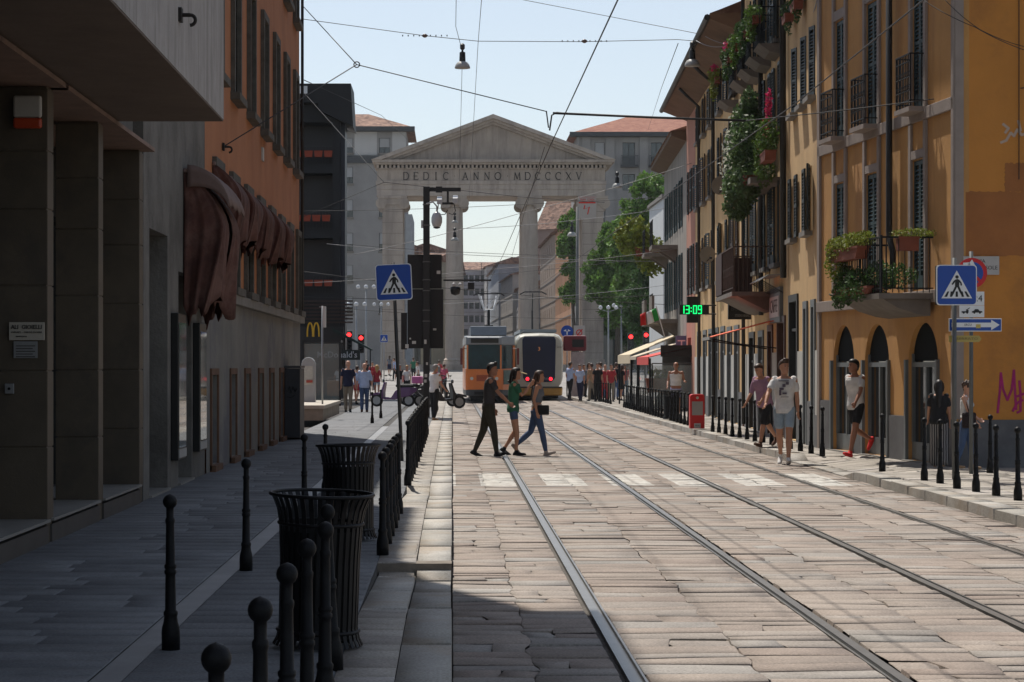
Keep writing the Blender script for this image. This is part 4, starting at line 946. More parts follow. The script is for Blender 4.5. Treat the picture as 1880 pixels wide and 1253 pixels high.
shops = [(44.75, .55, 2.95, 'g'), (46.05, .55, 2.95, 'g'), (48.2, 1.5, 3.15, 'd'), (50.6, 1.5, 2.75, 'w'), (53.0, 1.0, 2.6, 'w'), (55.2, 1.1, 2.5, 'g'), (57.5, 1.2, 2.5, 'd'), (59.6, .5, 2.2, 'w'), (61.9, 1.3, 2.75, 's'), (64.2, 1.3, 2.75, 's'), (66.5, 1.3, 2.8, 's'), (68.8, 1.3, 2.8, 's'), (71.2, 1.3, 2.8, 's'), (73.6, 1.3, 2.8, 's'), (76.2, 1.4, 2.8, 's')]
hl_ = [(uM(y) - w/2, uM(y) + w/2, a, b) for y, a, b, w, s in W_]
sh = [(uM(y) - w/2, uM(y) + w/2, .14, h) for y, w, h, s in shops]
mb = MB(); wall(mb, 0, uS, .1, HM2, [h for h in hl_ + sh if h[1] < uS], .2); wall(mb, uS, LM, .1, HM1, [h for h in hl_ + sh if h[0] > uS], .2)
shell(mb, 0, uS, .1, HM2, 9); shell(mb, uS, LM, .1, HM1, 9)
mb.build('wall', OCH, lh, fix=False)
for (y, a, b, w, s), h in zip(W_, hl_):
    wo = window(lh, h[0], a, w, b - a, .15, gm=GLSD)
    sm = [SHUT, SHUTG, SHUT, SHUTB][int(y * 7) % 4] if y > 60 else SHUT
    if s == 'o' or s == 'b':
        lw = w/2 + .05
        rn = random.Random(int(y*10) + int(a)); 
        shutter(lh, h[0] - .01, a, lw, b - a, sm, y=-.05, ang=R(rn.choice([0, 0, 4, 9])), mirror=-1); shutter(lh, h[1] + .01, a, lw, b - a, sm, y=-.05, ang=-R(rn.choice([0, 0, 5, 12])))
    else:
        shutter(lh, h[0], a, w/2, b - a, SHUT, y=.0, ang=-R(12)); shutter(lh, h[1], a, w/2, b - a, SHUT, y=.0, ang=R(14), mirror=-1)
    q = MB(); q.box(h[0] - .12, h[1] + .12, -.16, -.002, a - .10, a - .005); q.build('sill', STONE, lh)
mb = MB(); mb.box(uS, LM - .01, -.045, -.002, .1, .95); mb.build('dado', DADO, lh) if False else None
for i, ((y, w, hgt, s), h) in enumerate(zip(shops, sh)):
    fr = {'g': SHOPF, 'd': mat('dark_shop_frame', (.03, .03, .028), .5, .1), 'w': mat('wood_door_brown', (.075, .03, .018), .5, .25, 3), 's': SHOPF}[s]
    f = MB(); t_ = .08
    f.box(h[0] - .06, h[0] + t_, -.04, .12, .125, hgt + .05); f.box(h[1] - t_, h[1] + .06, -.04, .12, .125, hgt + .05); f.box(h[0] + t_, h[1] - t_, -.04, .12, hgt - .1, hgt + .05)
    if s != 'w': f.box(h[0] + t_, h[1] - t_, .02, .1, hgt - .72, hgt - .66)
    fo = f.build('shop_surround', fr, lh)
    g = MB(); g.box(h[0] + t_, h[1] - t_, .14, .17, .14, hgt - .1)
    g.build('door' if s == 'w' else 'shop_glass', fr if s == 'w' else GLSD, fo)
# plinth pieces between the shops
edges = [0] + [v for h in sorted(sh) for v in (h[0] - .07, h[1] + .07)] + [LM]
rn = random.Random(3)
for q in range(0, len(edges), 2):
    a, b = edges[q], edges[q+1]
    if b - a < .1: continue
    Ym = 78.2 - (a + b)/2; m_ = WCC if rn.random() < .55 else DADO; top = 2.0 if m_ is WCC else 1.0
    mb = MB(); mb.box(a, b, -.03, -.002, .1, top); mb.build('plinth_panel', m_, lh)
    if m_ is WCC: mb = MB(); mb.box(a, b, -.045, -.031, .1, .75); mb.build('dado', DADO, lh)
# eaves with gutter, sloping boards
def eave(u0, u1, z, ov, name, col):
    mb = MB(); mb.prismx([(-ov, z + .02), (0, z - .32), (0, z + .5), (-ov, z + .16)], u0, u1); mb.build(name, col, lh)
    mb = MB(); mb.tube([(u0, -ov - .07, z + .06), (u1, -ov - .07, z + .06)], .085, 8); mb.build('gutter', PLUMB, lh)
eave(uS + .05, LM, HM1 + .05, .85, 'eaves', MC['eaves_board']); eave(-4.4, uS, HM2 + .1, .85, 'eaves', mat('eaves_brown', (.16, .10, .065), .9, .2, 2))
mb = MB(); mb.prismx([(-.85, HM2 + .27), (4.5, HM2 + 2.2), (9, HM2 + .27)], -4.4, uS); mb.build('roof', TILEA, lh)
mb = MB(); mb.prismx([(-.85, HM1 + .22), (4.5, HM1 + 2.2), (9, HM1 + .22)], uS + .05, LM); mb.build('roof', TILEA, lh)
for y, r_ in ((49.4, .07), (54.3, .06), (58.9, .05), (68.9, .055), (75.0, .05)):
    top = HM1 if y < 60 else HM2; bot = .2 if y > 56 else (3.6 if y < 50 else 2.9)
    mb = MB(); pts = [(uM(y), -.75, top + .05), (uM(y), -.5, top - .2), (uM(y), -.12, top - .55), (uM(y), -.10, bot)]
    mb.tube(pts, r_, 8); mb.build('drain_pipe', PLUMB, lh, smooth=True)
# small balconies with plants on the top floor
for i, y in enumerate((62.2, 58.0, 55.8, 53.6, 51.4)):
    u = uM(y); q = MB(); q.prismx([(-.5, 8.86), (0, 8.86), (0, 8.62), (-.25, 8.68)], u - .65, u + .65); bo = q.build('balcony', MC['balcony_stone'], lh)
    r = MB(); r.box(u - .62, u + .62, -.48, -.46, 9.66, 9.69)
    for k in range(13): x = u - .6 + .1*k; r.box(x - .007, x + .007, -.477, -.463, 8.86, 9.66)
    for x in (u - .62, u + .62):
        r.box(x - .01, x + .01, -.48, 0, 9.66, 9.69)
        for k in range(4): r.box(x - .006, x + .006, -.4 + .1*k, -.388 + .1*k, 8.86, 9.66)
    r.build('railing', BLK, bo)
    flw = (FP, [(.2, -.1, .25, .2, .12, .15, 90)]) if i in (0, 1) else None
    plant('balcony_plant', ['farthest', 'fourth', 'middle', 'second', 'nearest'][i] + ' potted plant of the top floor balconies on the ochre house' + (', with pink flowers' if flw else ''), 'plant', onM(y, .52, 9.5), [(-.3, -.05, .12, .3, .2, .25, 260), (.3, 0, .05, .28, .2, .22, 240), (.1, -.1, -.3, .3, .12, .3, 160)], [LY, LD, LG, LD, LG][i], .05, 20 + i, pot=(.5, .09, .16), flowers=flw, par_rot=rzM, group='top floor balcony plants on the ochre house')
for i, (y, z) in enumerate(((48.0, 9.05), (46.35, 9.05))):
    plant('window_box', ['trailing green window box high on the ochre house by the thick drain pipe', 'red window box with ferns high near the corner house'][i], 'window box', onM(y, .16, z), [(0, 0, .1, .32, .14, .2, 260), (.1, 0, -.15, .2, .1, .3, 120)], LD, .04, 30 + i, pot=(.36, .09, .16), par_rot=rzM)
# oleander jungle on the second floor balcony
u = uM(52.2); q = MB(); q.box(u - 2.0, u + 1.6, -.7, 0, 5.75, 5.88); q.build('balcony', MC['balcony_stone'], lh)
plant('oleander', 'large oleander bush with white flowers bulging over a balcony of the ochre house', 'shrub', onM(52.6, .62, 5.98), [(-1.3, 0, .1, .6, .42, .6, 1300), (-.8, 0, .7, .7, .45, .75, 1800), (-.2, .05, 1.25, .6, .38, .7, 1500), (.4, 0, .75, .7, .42, .7, 1500), (-.5, -.05, -.1, .9, .45, .55, 1700), (.7, 0, 0, .7, .4, .5, 1100), (-1.0, -.1, -.5, .5, .35, .4, 700), (0, .1, 1.75, .3, .2, .4, 400)], LO, .06, 41, pot=(1.3, .15, .2), flowers=(FW_, [(-1.0, -.35, .3, .5, .2, .7, 80), (-.2, -.35, .8, .5, .2, .8, 80)]), par_rot=rzM)
plant('geranium', 'bushy geranium with tall magenta flower spikes above the oleander', 'plant', onM(50.1, .38, 6.35), [(-.5, 0, .2, .5, .28, .4, 700), (.3, 0, .35, .4, .26, .45, 600), (-.6, 0, -.3, .5, .25, .4, 500)], LG, .045, 42, pot=(.8, .12, .2), flowers=(FP, [(.35, 0, 1.0, .08, .08, .42, 200), (-.35, 0, .55, .12, .10, .3, 140), (-.8, -.1, .1, .2, .1, .2, 30)]), par_rot=rzM)
# first floor iron balcony with brown screen
def pxY(px, z=None):                          # depth at which the long front crosses a photo column
    r = px/F - 830/F; return 43.9 + (7.05 - 43.9*r)/(r - .037)
ya, yb = 52.4, 57.2; u0, u1 = uM(yb), uM(ya)
q = MB(); q.box(u0, u1, -.95, 0, 3.30, 3.40); q.prismx([(-.8, 3.299), (0, 3.299), (0, 2.95), (-.2, 3.0)], u0 + .2, u1 - .2); bo = q.build('balcony', MC['balcony_stone'], lh)
r = MB(); r.box(u0, u1, -.93, -.90, 4.42, 4.45); r.box(u0, u1, -.93, -.90, 3.48, 3.50)
n = 44
for k in range(n + 1):
    x = u0 + (u1 - u0)*k/n; r.box(x - .007, x + .007, -.922, -.908, 3.4, 4.42)
    if k % 2 and k < n: r.tube([(x + .05*math.cos(t_), -.915, 3.9 + .1*math.sin(t_)) for t_ in [i*math.pi/4 for i in range(9)]], .007, 4, cap=False)
for x in (u0 + .01, u1 - .01):
    r.box(x - .012, x + .012, -.92, 0, 4.42, 4.45)
    for k in range(9): r.box(x - .007, x + .007, -.9 + .1*k, -.886 + .1*k, 3.4, 4.42)
r.build('railing', mat('rusty_iron', (.07, .04, .028), .7, .3, 6), bo)
r = MB(); r.box(u0 - .02, u0 - .004, -.9, -.05, 3.42, 4.4)
r.box(u0 + .03, u0 + 1.9, -.955, -.935, 3.42, 4.4); r.build('reed_screen', mat('screen_brown', (.045, .018, .014), .7, .3, 8), bo)
# pharmacy clock, signs
t = thing('pharmacy_clock', 'black cross shaped pharmacy sign with green digital clock reading 13:09', 'clock', P(1271, 569, 68.5), 0)
s_ = 68.5/F
mb = MB(); mb.prism([(-24*s_, -9*s_), (-10*s_, -9*s_), (-10*s_, -24*s_), (10*s_, -24*s_), (10*s_, -9*s_), (30*s_, -9*s_), (30*s_, 9*s_), (10*s_, 9*s_), (10*s_, 24*s_), (-10*s_, 24*s_), (-10*s_, 9*s_), (-24*s_, 9*s_)], -.09, .09)
mb.build('case', mat('sign_case_black', (.012, .014, .012), .5, .1), t)
mb = MB(); mb.tube([(24*s_, 0, 8*s_), (44*s_, .0, 8*s_)], .02, 6); mb.tube([(24*s_, 0, -8*s_), (44*s_, .0, -8*s_)], .02, 6); mb.build('bracket', BLK, t)
# seven segment digits
mb = MB(); gx = -17*s_; dw, dh, th = 5.6*s_, 14*s_, 1.7*s_
SEG = {'1': 'bc', '3': 'abgcd', '0': 'abcdef', '9': 'abcdfg'}
def digit(ch, x):
    L = {'a': (0, dh/2, dw, 1), 'g': (0, 0, dw, 1), 'd': (0, -dh/2, dw, 1), 'b': (dw, dh/4, dh/2, 0), 'c': (dw, -dh/4, dh/2, 0), 'f': (0, dh/4, dh/2, 0), 'e': (0, -dh/4, dh/2, 0)}
    for q in SEG[ch]:
        a, z, l, hz = L[q]
        if hz: mb.box(x + a - th*.3, x + a + l + th*.3, -.102, -.094, z - th/2, z + th/2)
        else: mb.box(x + a - th/2, x + a + th/2, -.1021, -.0941, z - l/2 - th*.3, z + l/2 + th*.3)
digit('1', -22*s_ + .5*s_); digit('3', -12*s_); digit('0', 1.5*s_); digit('9', 10.5*s_)
mb.box(-3.6*s_, -1.6*s_, -.102, -.094, 2*s_, 4*s_); mb.box(-3.6*s_, -1.6*s_, -.102, -.094, -4*s_, -2*s_)
mb.build('digits', mat('led_green', (.02, .6, .1), .5, 0, emit=((.0, 1.0, .22), 1.3)), t)
t, w2, h2 = plate('hanging_shop_sign', 'black rectangular hanging shop sign below the brown screened balcony', 'sign', 1336, 1391, 559, 587, 58.0, mat('sign_black_board', (.012, .012, .012), .4, .1), .12)
text('BOTTEGA', t, (0, -.123, .08), .17, mat('sign_dim', (.05, .05, .05), .5, 0), width=w2*1.6); text('STUDIO BIANCO', t, (0, -.123, -.1), .09, mat('sign_dim2', (.22, .22, .21), .5, 0), width=w2*1.1)
mb = MB(); mb.box(w2, w2 + .35, -.07, -.05, -.1, -.08); mb.box(w2, w2 + .35, -.07, -.05, .1, .12); mb.build('bracket', BLK, t)
# illuminated style panel with pale letters over a door (flat on the wall)
c0 = onM(51.6, .06, 0); t = thing('wall_panel_sign', 'pale framed panel sign with tall letters above the wooden door', 'sign', (*onM(51.4, .0, 3.05)[:2], 3.05), rzM)
mb = MB(); mb.box(-1.05, 1.05, -.08, 0, -.38, .40); mb.build('panel', mat('panel_grey', (.13, .13, .13), .5, .1), t)
mb = MB(); mb.box(-.95, .95, -.10, -.081, -.26, .2); mb.build('face', mat('panel_pink_white', (.5, .38, .35), .5, .15, 6), t)
text('CAFFE', t, (0, -.105, -.03), .42, mat('panel_letters', (.10, .04, .03), .5, 0), width=1.5)
mb = MB()
for k in range(5):
    u = -.95 + .47*k; mb.rings([[(u, -.02, .62), (u + .4, -.02, .62), (u + .4, -.02, .60), (u, -.02, .60)], [(u, -.35, .60), (u + .4, -.35, .60), (u + .4, -.35, .58), (u, -.35, .58)], [(u, -.55, .48), (u + .4, -.55, .48), (u + .4, -.54, .46), (u, -.54, .46)]])
tt = thing('glass_canopy', 'small curved ribbed canopy over the panel sign and wooden door', 'canopy', t.location, rzM); tt.location.z += .05
mb.build('ribs', mat('canopy_grey', (.24, .23, .21), .5, .1), tt)
mb = MB(); 
for k in range(6): mb.tube([(-.95 + .45*k, -.03, .2), (-.95 + .45*k, -.5, .48)], .012, 5)
mb.build('brackets', BLK, tt)
def shop_awning(Y0, Y1, ztop, zb, out, mt, label, valance=.0, under=None):
    p = onM((Y0 + Y1)/2, 0, 0); t = thing('shop_awning', label, 'awning', p, rzM); w2 = abs(Y1 - Y0)/2
    mb = MB(); mb.prismx([(0, ztop), (0, ztop - .02), (-out, zb - .02), (-out, zb)], -w2, w2)
    mb.build('cloth', mt, t)
    mb = MB(); mb.box(-w2, w2, -out - .03, -out - .002, zb - .06 - valance, zb + .01); mb.build('front_bar', under or mat('awning_bar', (.3, .29, .27), .5, .1), t)
    for s in (-1, 1): mb = MB(); mb.tube([(s*w2*.9, 0, zb - .25), (s*w2*.5, -out*.55, zb - .15), (s*w2*.9, -out, zb - .04)], .015, 5); mb.build('folding_arm', BLK, t)
    return t
shop_awning(51.6, 53.9, 2.75, 2.35, 1.5, mat('awning_orange_red', (.75, .13, .05), .7, .08, 4), 'small orange red shop awning under the hanging black sign')
# satellite dishes
for (px, py, r_, y, lab) in ((1320, 340, .27, 66.0, 'upper grey satellite dish among the dark shutters'), (1297, 467, .25, 68.5, 'lower satellite dish above the digital clock')):
    t = thing('satellite_dish', lab, 'satellite dish', P(px, py, y), 0, rot=(R(12), 0, R(15)))
    mb = MB(); prof = [(.01, 0)] + [(r_*k/6, -.35*r_*(k/6)**2*1.0) for k in range(1, 7)]
    ring = [[(r*math.cos(a), z_, r*math.sin(a)) for a in [2*math.pi*i/24 for i in range(24)]] for r, z_ in prof]; mb.rings(ring, True)
    mb.build('dish', mat('dish_grey', (.22, .21, .19), .6, .1, 4), t, smooth=False)
    mb = MB(); mb.tube([(0, 0, -r_), (0, -.35, -.05)], .012, 5); mb.box(-.03, .03, -.40, -.33, -.08, -.02); mb.tube([(0, .02, 0), (.6, .1, 0)], .02, 6); mb.build('arm', BLK, t)
# ---- pink house section and grey house with balconies
ph = thing('pink_house', 'narrow salmon pink house between ochre house and grey balconied house', 'building', (FM.x + .037*4.5, 82.8, 0), rzM)
mb = MB(); hs = [(1.3, 2.2, 7.1, 8.6), (1.3, 2.2, 4.2, 5.9), (3.0, 3.8, 7.1, 8.6), (3.0, 3.8, 4.2, 5.9), (.6, 2.4, .2, 2.7)]
wall(mb, 0, 4.5, .1, HM2, hs, .2); shell(mb, 0, 4.5, .1, HM2, 9); mb.build('wall', mat('salmon_render', (.42, .20, .14), .92, .15, 1, .2, 14, stain=(.3, .14, .1), sscale=.5, samt=.5), ph, fix=False)
for h in hs:
    window(ph, h[0], h[2], h[1]-h[0], h[3]-h[2], .15)
    if h[2] > 1: shutter(ph, h[0], h[2], .45, h[3]-h[2], SHUT, mirror=-1); shutter(ph, h[1], h[2], .45, h[3]-h[2], SHUT)
GH = mat('grey_stucco', (.27, .25, .22), .92, .12, .8, .2, 12, stain=(.15, .14, .13), sscale=.5, samt=.6, streak=True)
g2 = Vector((7.05 + .037*53.4, 97.3)); gh2 = thing('grey_house', 'grey stucco house with stone balconies and heavy eaves beyond the pink house', 'building', (g2.x, g2.y, 0), rzM)
mb = MB(); hs = [(1.5 + 3.1*k, 2.5 + 3.1*k, z0, z1) for k in range(4) for z0, z1 in ((6.9, 8.7), (3.9, 5.9))] + [(1 + 3.4*k, 3.4 + 3.4*k, .2, 2.6) for k in range(4)]
wall(mb, 0, 14.4, .1, 10.0, hs, .2); shell(mb, 0, 14.4, .1, 10.0, 10); mb.build('wall', GH, gh2, fix=False)
for h in hs:
    window(gh2, h[0], h[2], h[1]-h[0], h[3]-h[2], .15)
    if h[2] > 1: shutter(gh2, h[0], h[2], .5, h[3]-h[2], SHUTG, mirror=-1); shutter(gh2, h[1], h[2], .5, h[3]-h[2], SHUTG)
mb = MB(); mb.prismx([(-.55, 10.05), (0, 9.85), (0, 10.3), (-.55, 10.2)], -.4, 14.4); mb.build('eaves', MC['eaves_board'], gh2)
mb = MB(); mb.prismx([(-.6, 10.21), (10, 10.21), (5, 12)], -.4, 14.4); mb.build('roof', TILEA, gh2)
for z in (6.2, 3.35):
    for k in (0, 2):
        a = 1.0 + 3.1*k; q = MB(); q.box(a, a + 2.2, -1.0, 0, z, z + .15); q.prismx([(-.7, z - .001), (0, z - .001), (0, z - .5)], a + .3, a + .5); q.prismx([(-.7, z - .001), (0, z - .001), (0, z - .5)], a + 1.7, a + 1.9)
        if z < 4: q.box(a, a + 2.2, -1.0, -.9, z + .151, z + 1.05)
        bo = q.build('balcony', MC['balcony_stone'], gh2)
        r = MB(); r.box(a, a + 2.2, -.98, -.95, z + 1.1, z + 1.13)
        for j in range(17): r.box(a + .13*j, a + .13*j + .02, -.975, -.955, z + .15, z + 1.1)
        r.build('railing', BLK, bo)
plant('fern_plant', 'yellow green fern like plant hanging off the grey house balcony', 'plant', (8.6, 100.5, 6.9), [(-.6, 0, .5, .9, .6, .9, 700), (.2, 0, -.4, .8, .5, .9, 500)], LY, .13, 51, pot=(.6, .3, .4))
wh = thing('white_end_house', 'slim white gable end rising behind the grey house beside the tree', 'building', (P(1218, 500, 112).x, 112, 0), 0)
mb = MB(); mb.box(0, 2.5, 0, 8, .1, 9.9); mb.build('wall', mat('white_gable', (.55, .57, .58), .9, .05, .6), wh); mb = MB(); mb.box(-.1, 2.6, -.2, 8.1, 9.901, 10.1); mb.build('coping', STONE, wh)
# bar terrace: beige and red awnings, glass screen
BEI = mat('awning_beige', (.56, .47, .33), .8, .06, 4); REDA = mat('awning_red', (.55, .06, .05), .75, .08, 4)
def free_awning(label, X0, X1, Y0, Y1, za, zb, m, val):
    """cloth rising from street side X0 (za) to wall side X1 (zb)"""
    t = thing('cafe_awning', label, 'awning', ((X0+X1)/2, (Y0+Y1)/2, 0)); cx, cy = (X0+X1)/2, (Y0+Y1)/2
    mb = MB(); v = [(X0-cx, Y0-cy, za), (X1-cx, Y0-cy, zb), (X1-cx, Y1-cy, zb), (X0-cx, Y1-cy, za)]
    mb.quad(*v); mb.quad(*[(a, b, c - .03) for a, b, c in reversed(v)])
    for i in range(4): a, b = v[i], v[(i+1) % 4]; mb.quad(a, (a[0], a[1], a[2]-.03), (b[0], b[1], b[2]-.03), b)
    mb.build('cloth', m, t)
    mb = MB(); mb.box(X0-cx-.02, X0-cx, Y0-cy, Y1-cy, za - val, za); mb.build('valance', m, t)
    for y in (Y0, Y1): mb = MB(); mb.tube([(X0-cx+.05, y-cy, .12), (X0-cx+.05, y-cy, za - .05)], .035, 8); mb.build('post', BLK, t)
    return t
free_awning('wide beige cafe awning reaching over the pavement behind the red one', P(1145, 0, 92).x, 8.85, 88.5, 95, P(0, 652, 92).z, P(0, 616, 92).z, BEI, .35)
free_awning('pale striped cafe awning just behind the red awning', P(1165, 0, 86).x, 8.6, 85.2, 88.2, P(0, 655, 86).z, P(0, 628, 86).z, mat('awning_cream', (.5, .42, .32), .8, .06, 4), .12)
free_awning('red cafe awning with a hanging corner flap beside the pink house', P(1182, 0, 82).x, 8.5, 80.0, 84.8, P(0, 656, 82).z, P(0, 636, 82).z, REDA, .28)
t = thing('glass_screen', 'glass wind screen with metal frame around the cafe terrace', 'screen', (7.0, 84, .12))
mb = MB()
for y in (-4, -1, 2, 5, 8): mb.box(-.02, .02, y - .02, y + .02, 0, 1.6)
for x in (0, .8, 1.5): mb.box(x - .02, x + .02, -4.02, -3.98, 0, 1.6)
mb.box(-.02, .02, -4, 8, 1.6, 1.64); mb.box(-.02, 1.55, -4.02, -3.98, 1.641, 1.68); mb.box(-.03, .03, -4, 8, 0, .5); mb.build('frame', mat('screen_frame', (.08, .085, .085), .5, .1), t)
mb = MB(); mb.box(-.004, .004, -3.97, 7.97, .5, 1.6); mb.box(.02, 1.5, -4.004, -3.996, .1, 1.6)
mb.build('glass', mat('screen_glass', (.35, .42, .40), .05, 0, alpha=.28, spec=.8), t)
mb = MB(); mb.box(1.45, 1.55, -4.6, 8, 0, 2.3); mb.box(.3, 1.44, -4.0, -3.9, 1.9, 2.3) ; mb.build('back_wall', mat('bar_dark', (.02, .016, .014), .7, .2), t)
plant('terrace_plant', 'light green bush in a wooden box inside the cafe terrace', 'plant', (7.35, 81.5, 1.25), [(0, 0, .15, .4, .3, .2, 260)], LY, .06, 52, pot=(.45, .2, .5))
for i, (x, y) in enumerate(((7.5, 82.5), (7.6, 85.5), (7.4, 88.5))):
    t = thing('cafe_table', ['nearest', 'middle', 'farthest'][i] + ' dark round cafe table behind the glass screen', 'table', (x, y, .12), group='cafe tables on the terrace')
    mb = MB(); mb.lathe([(.33, .72), (.34, .75)], n=18); mb.build('table_top', BLK, t); mb = MB(); mb.lathe([(.2, 0), (.2, .02), (.03, .04), (.03, .72)], n=10); mb.build('leg', BLK, t)
# flag
t = thing('italian_flag', 'green white and red Italian flag on a slanting pole above the cafe awnings', 'flag', P(1220, 618, 79), 0)
s_ = 79/F*1.12
mb = MB(); mb.tube([(0, 0, 0), (-14*s_, 0, 50*s_)], .018, 6); mb.build('pole', mat('pole_white', (.6, .6, .6), .4, 0), t)
for k, m_ in enumerate((mat('flag_green', (.02, .30, .05), .7, 0), mat('flag_white', (.62, .62, .62), .7, 0), mat('flag_red', (.55, .02, .02), .7, 0))):
    mb = MB(); n = 6; rows = []
    for i in range(n + 1):
        u = (k + i/n)/3; x0, z0 = -13.5*s_ - 24*s_*u - (2*s_ if k == 2 else 0), 47*s_ - 11*s_*u; hh = 19*s_ if k < 2 else 19*s_ - 3*s_*i/n
        xo = 7*s_*(1-u)
        rows.append([mb.vv(x0 + xo*j/4, .12*math.sin(u*9 + j*.5)*u**.5, z0 - hh*j/4 - 2.5*s_*u*(j/4)) for j in range(5)])
    for i in range(n):
        for j in range(4): mb.ff(rows[i][j], rows[i+1][j], rows[i+1][j+1], rows[i][j+1])
    o = mb.build(['green_band', 'white_band', 'red_band'][k], m_, t, smooth=True, fix=False); so = o.modifiers.new('s', 'SOLIDIFY'); so.thickness = .006
# round hanging T sign and small notice by the pink house
t = thing('tobacco_sign', 'blue and white tobacconist T sign by the cafe', 'sign', P(1251, 632, 83), 0)
mb = MB(); mb.box(-.2, .2, -.05, .05, -.38, .3); mb.build('board', mat('tab_blue', (.10, .16, .28), .5, .05), t); text('T', t, (0, -.055, -.05), .5, WHITE)
# ================================================================ trees on the piazza
def tree(name, label, X, Y, h, crowns, n, size, seed, lm=None, tr=.28):
    rnd = random.Random(seed); z0 = gz(Y); t = thing(name, label, 'tree', (X, Y, z0))
    mb = MB(); mb.tube([(0, 0, 0), (.1, 0, h*.25), (-.1, .1, h*.5), (0, 0, h*.8)], [tr, tr*.8, tr*.55, tr*.2], 9)
    for (cx, cy, cz, rx, ry, rz_) in crowns: mb.tube([(0, 0, h*.25), (cx*.5, cy*.5, (cz + h*.3)/2), (cx, cy, cz)], [tr*.45, tr*.3, tr*.1], 6)
    mb.build('trunk', mat('bark', (.09, .075, .06), .9, .3, 3, .4, 10), t, smooth=True)
    mb = MB(); tot = sum(c[3]*c[4]*c[5] for c in crowns)
    for c in crowns:
        k = int(n*c[3]*c[4]*c[5]/tot)
        subs = max(4, k//140)                 # each crown lobe is many small clumps with gaps between
        for _ in range(subs):
            a = rnd.uniform(0, 6.28); u = rnd.uniform(-1, 1); q = math.sqrt(1-u*u); rr = rnd.uniform(.55, 1.02)
            leaves(mb, c[0] + c[3]*q*math.cos(a)*rr, c[1] + c[4]*q*math.sin(a)*rr, c[2] + c[5]*u*rr, c[3]*.3, c[4]*.3, c[5]*.24, k//subs, size, rnd, .2)
    mb.build('crown', lm or LT, t, fix=False); return t
def tx(px, Y): return (px - 830)*Y/F
tree('plane_tree', 'tall bright green plane tree beside the right pier of the gate', tx(1188, 200), 200, 17.5, [(0, 0, 14.5, 2.0, 2.2, 2.6), (-1.5, 0, 11, 2.0, 2.4, 3), (1.6, 0, 11.5, 1.9, 2.4, 3), (0, 0, 7.5, 2.6, 2.8, 3.4), (.8, 0, 16.2, 1.0, 1.1, 1.2)], 48000, .21, 61)
tree('plane_tree', 'second plane tree, lower, touching the right pier of the gate', tx(1132, 212), 212, 14, [(0, 0, 11.5, 1.7, 2.2, 2.6), (-.6, 0, 8.5, 2.2, 2.4, 2.8), (.8, 0, 6.5, 2.4, 2.4, 2.5)], 32000, .21, 62)
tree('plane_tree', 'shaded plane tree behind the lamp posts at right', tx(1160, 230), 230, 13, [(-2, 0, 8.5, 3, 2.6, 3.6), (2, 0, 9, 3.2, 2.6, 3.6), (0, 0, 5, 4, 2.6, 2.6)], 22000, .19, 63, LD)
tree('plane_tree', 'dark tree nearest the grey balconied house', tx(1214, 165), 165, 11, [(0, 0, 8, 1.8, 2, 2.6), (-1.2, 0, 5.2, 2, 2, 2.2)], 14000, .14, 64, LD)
tree('plane_tree', 'slim tree seen through the gate next to the right pier', tx(1052, 262), 262, 19, [(0, 0, 15, 1.9, 2, 3.4), (.3, 0, 10.5, 1.9, 2, 3.4)], 14000, .19, 65)
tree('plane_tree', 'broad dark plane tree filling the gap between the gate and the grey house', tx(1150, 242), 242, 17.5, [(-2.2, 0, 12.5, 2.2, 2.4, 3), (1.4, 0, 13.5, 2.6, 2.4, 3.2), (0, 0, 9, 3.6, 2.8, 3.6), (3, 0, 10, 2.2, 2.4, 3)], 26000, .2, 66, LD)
hb = thing('tree_lined_block', 'dark shaded arcade building under the trees at the right of the gate', 'building', (tx(1108, 250), 250, gz(250)), 0)
mb = MB(); hs = [(1 + 3*k, 2.6 + 3*k, 0, 4.5) for k in range(4)]; wall(mb, 0, 13, 0, 6.5, hs, .6); shell(mb, 0, 13, 0, 6.5, 8); mb.build('wall', mat('arcade_grey', (.13, .14, .14), .9, .15, .6), hb, fix=False)
for h in hs: window(hb, h[0], h[2], 1.6, 4.5, .5, mull=1, trans=3)
# ================================================================ STREET FURNITURE
def bollard_mesh(h=.87, r=.040):
    k = h/.87
    prof = [(.085, 0), (.085, .10), (.080, .13), (.066, .16), (.060, .19), (.066, .20), (.066, .215), (.052, .225), (.047, .40), (.046, .42), (.056, .43), (.056, .445), (.046, .45), (.056, .462), (.056, .475), (.044, .482), (.038, .70), (.044, .715), (.044, .73), (.034, .74), (.030, .775)]
    ball = [(.057*math.cos(a), .828 + .041*math.sin(a)) for a in [R(q) for q in (-58, -40, -20, 0, 20, 40, 60, 76)]]
    prof = prof + ball + [(.002, .871)]
    mb = MB(); mb.lathe([(a*(.70 if b > .74 else .60), b*k) for a, b in prof], n=18)
    me = mb.mesh('bollard', BLK, True)
    return me
BM = bollard_mesh()
ORD = ['first', 'second', 'third', 'fourth', 'fifth', 'sixth', 'seventh', 'eighth', 'ninth', 'tenth', 'eleventh', 'twelfth', 'thirteenth', 'fourteenth', 'fifteenth', 'sixteenth', 'seventeenth', 'eighteenth', 'nineteenth', 'twentieth', 'twenty first', 'twenty second', 'twenty third', 'twenty fourth', 'twenty fifth', 'twenty sixth', 'twenty seventh']
rb = random.Random(9)
def bollard(x, y, label, group, tilt=None, z=.12):
    o = link('bollard', BM, None, (x, y, z - .004)); t = tilt or (rb.gauss(0, .006), rb.gauss(0, .006)); o.rotation_euler = (t[0], t[1], rb.uniform(0, 6))
    return tag(o, label, 'bollard', group)
near = [(-.606, 5.9), (-.594, 7.08), (-.6, 8.3), (-.6, 9.46), (-.585, 10.5), (-.67, 11.8), (-.617, 13.1)]
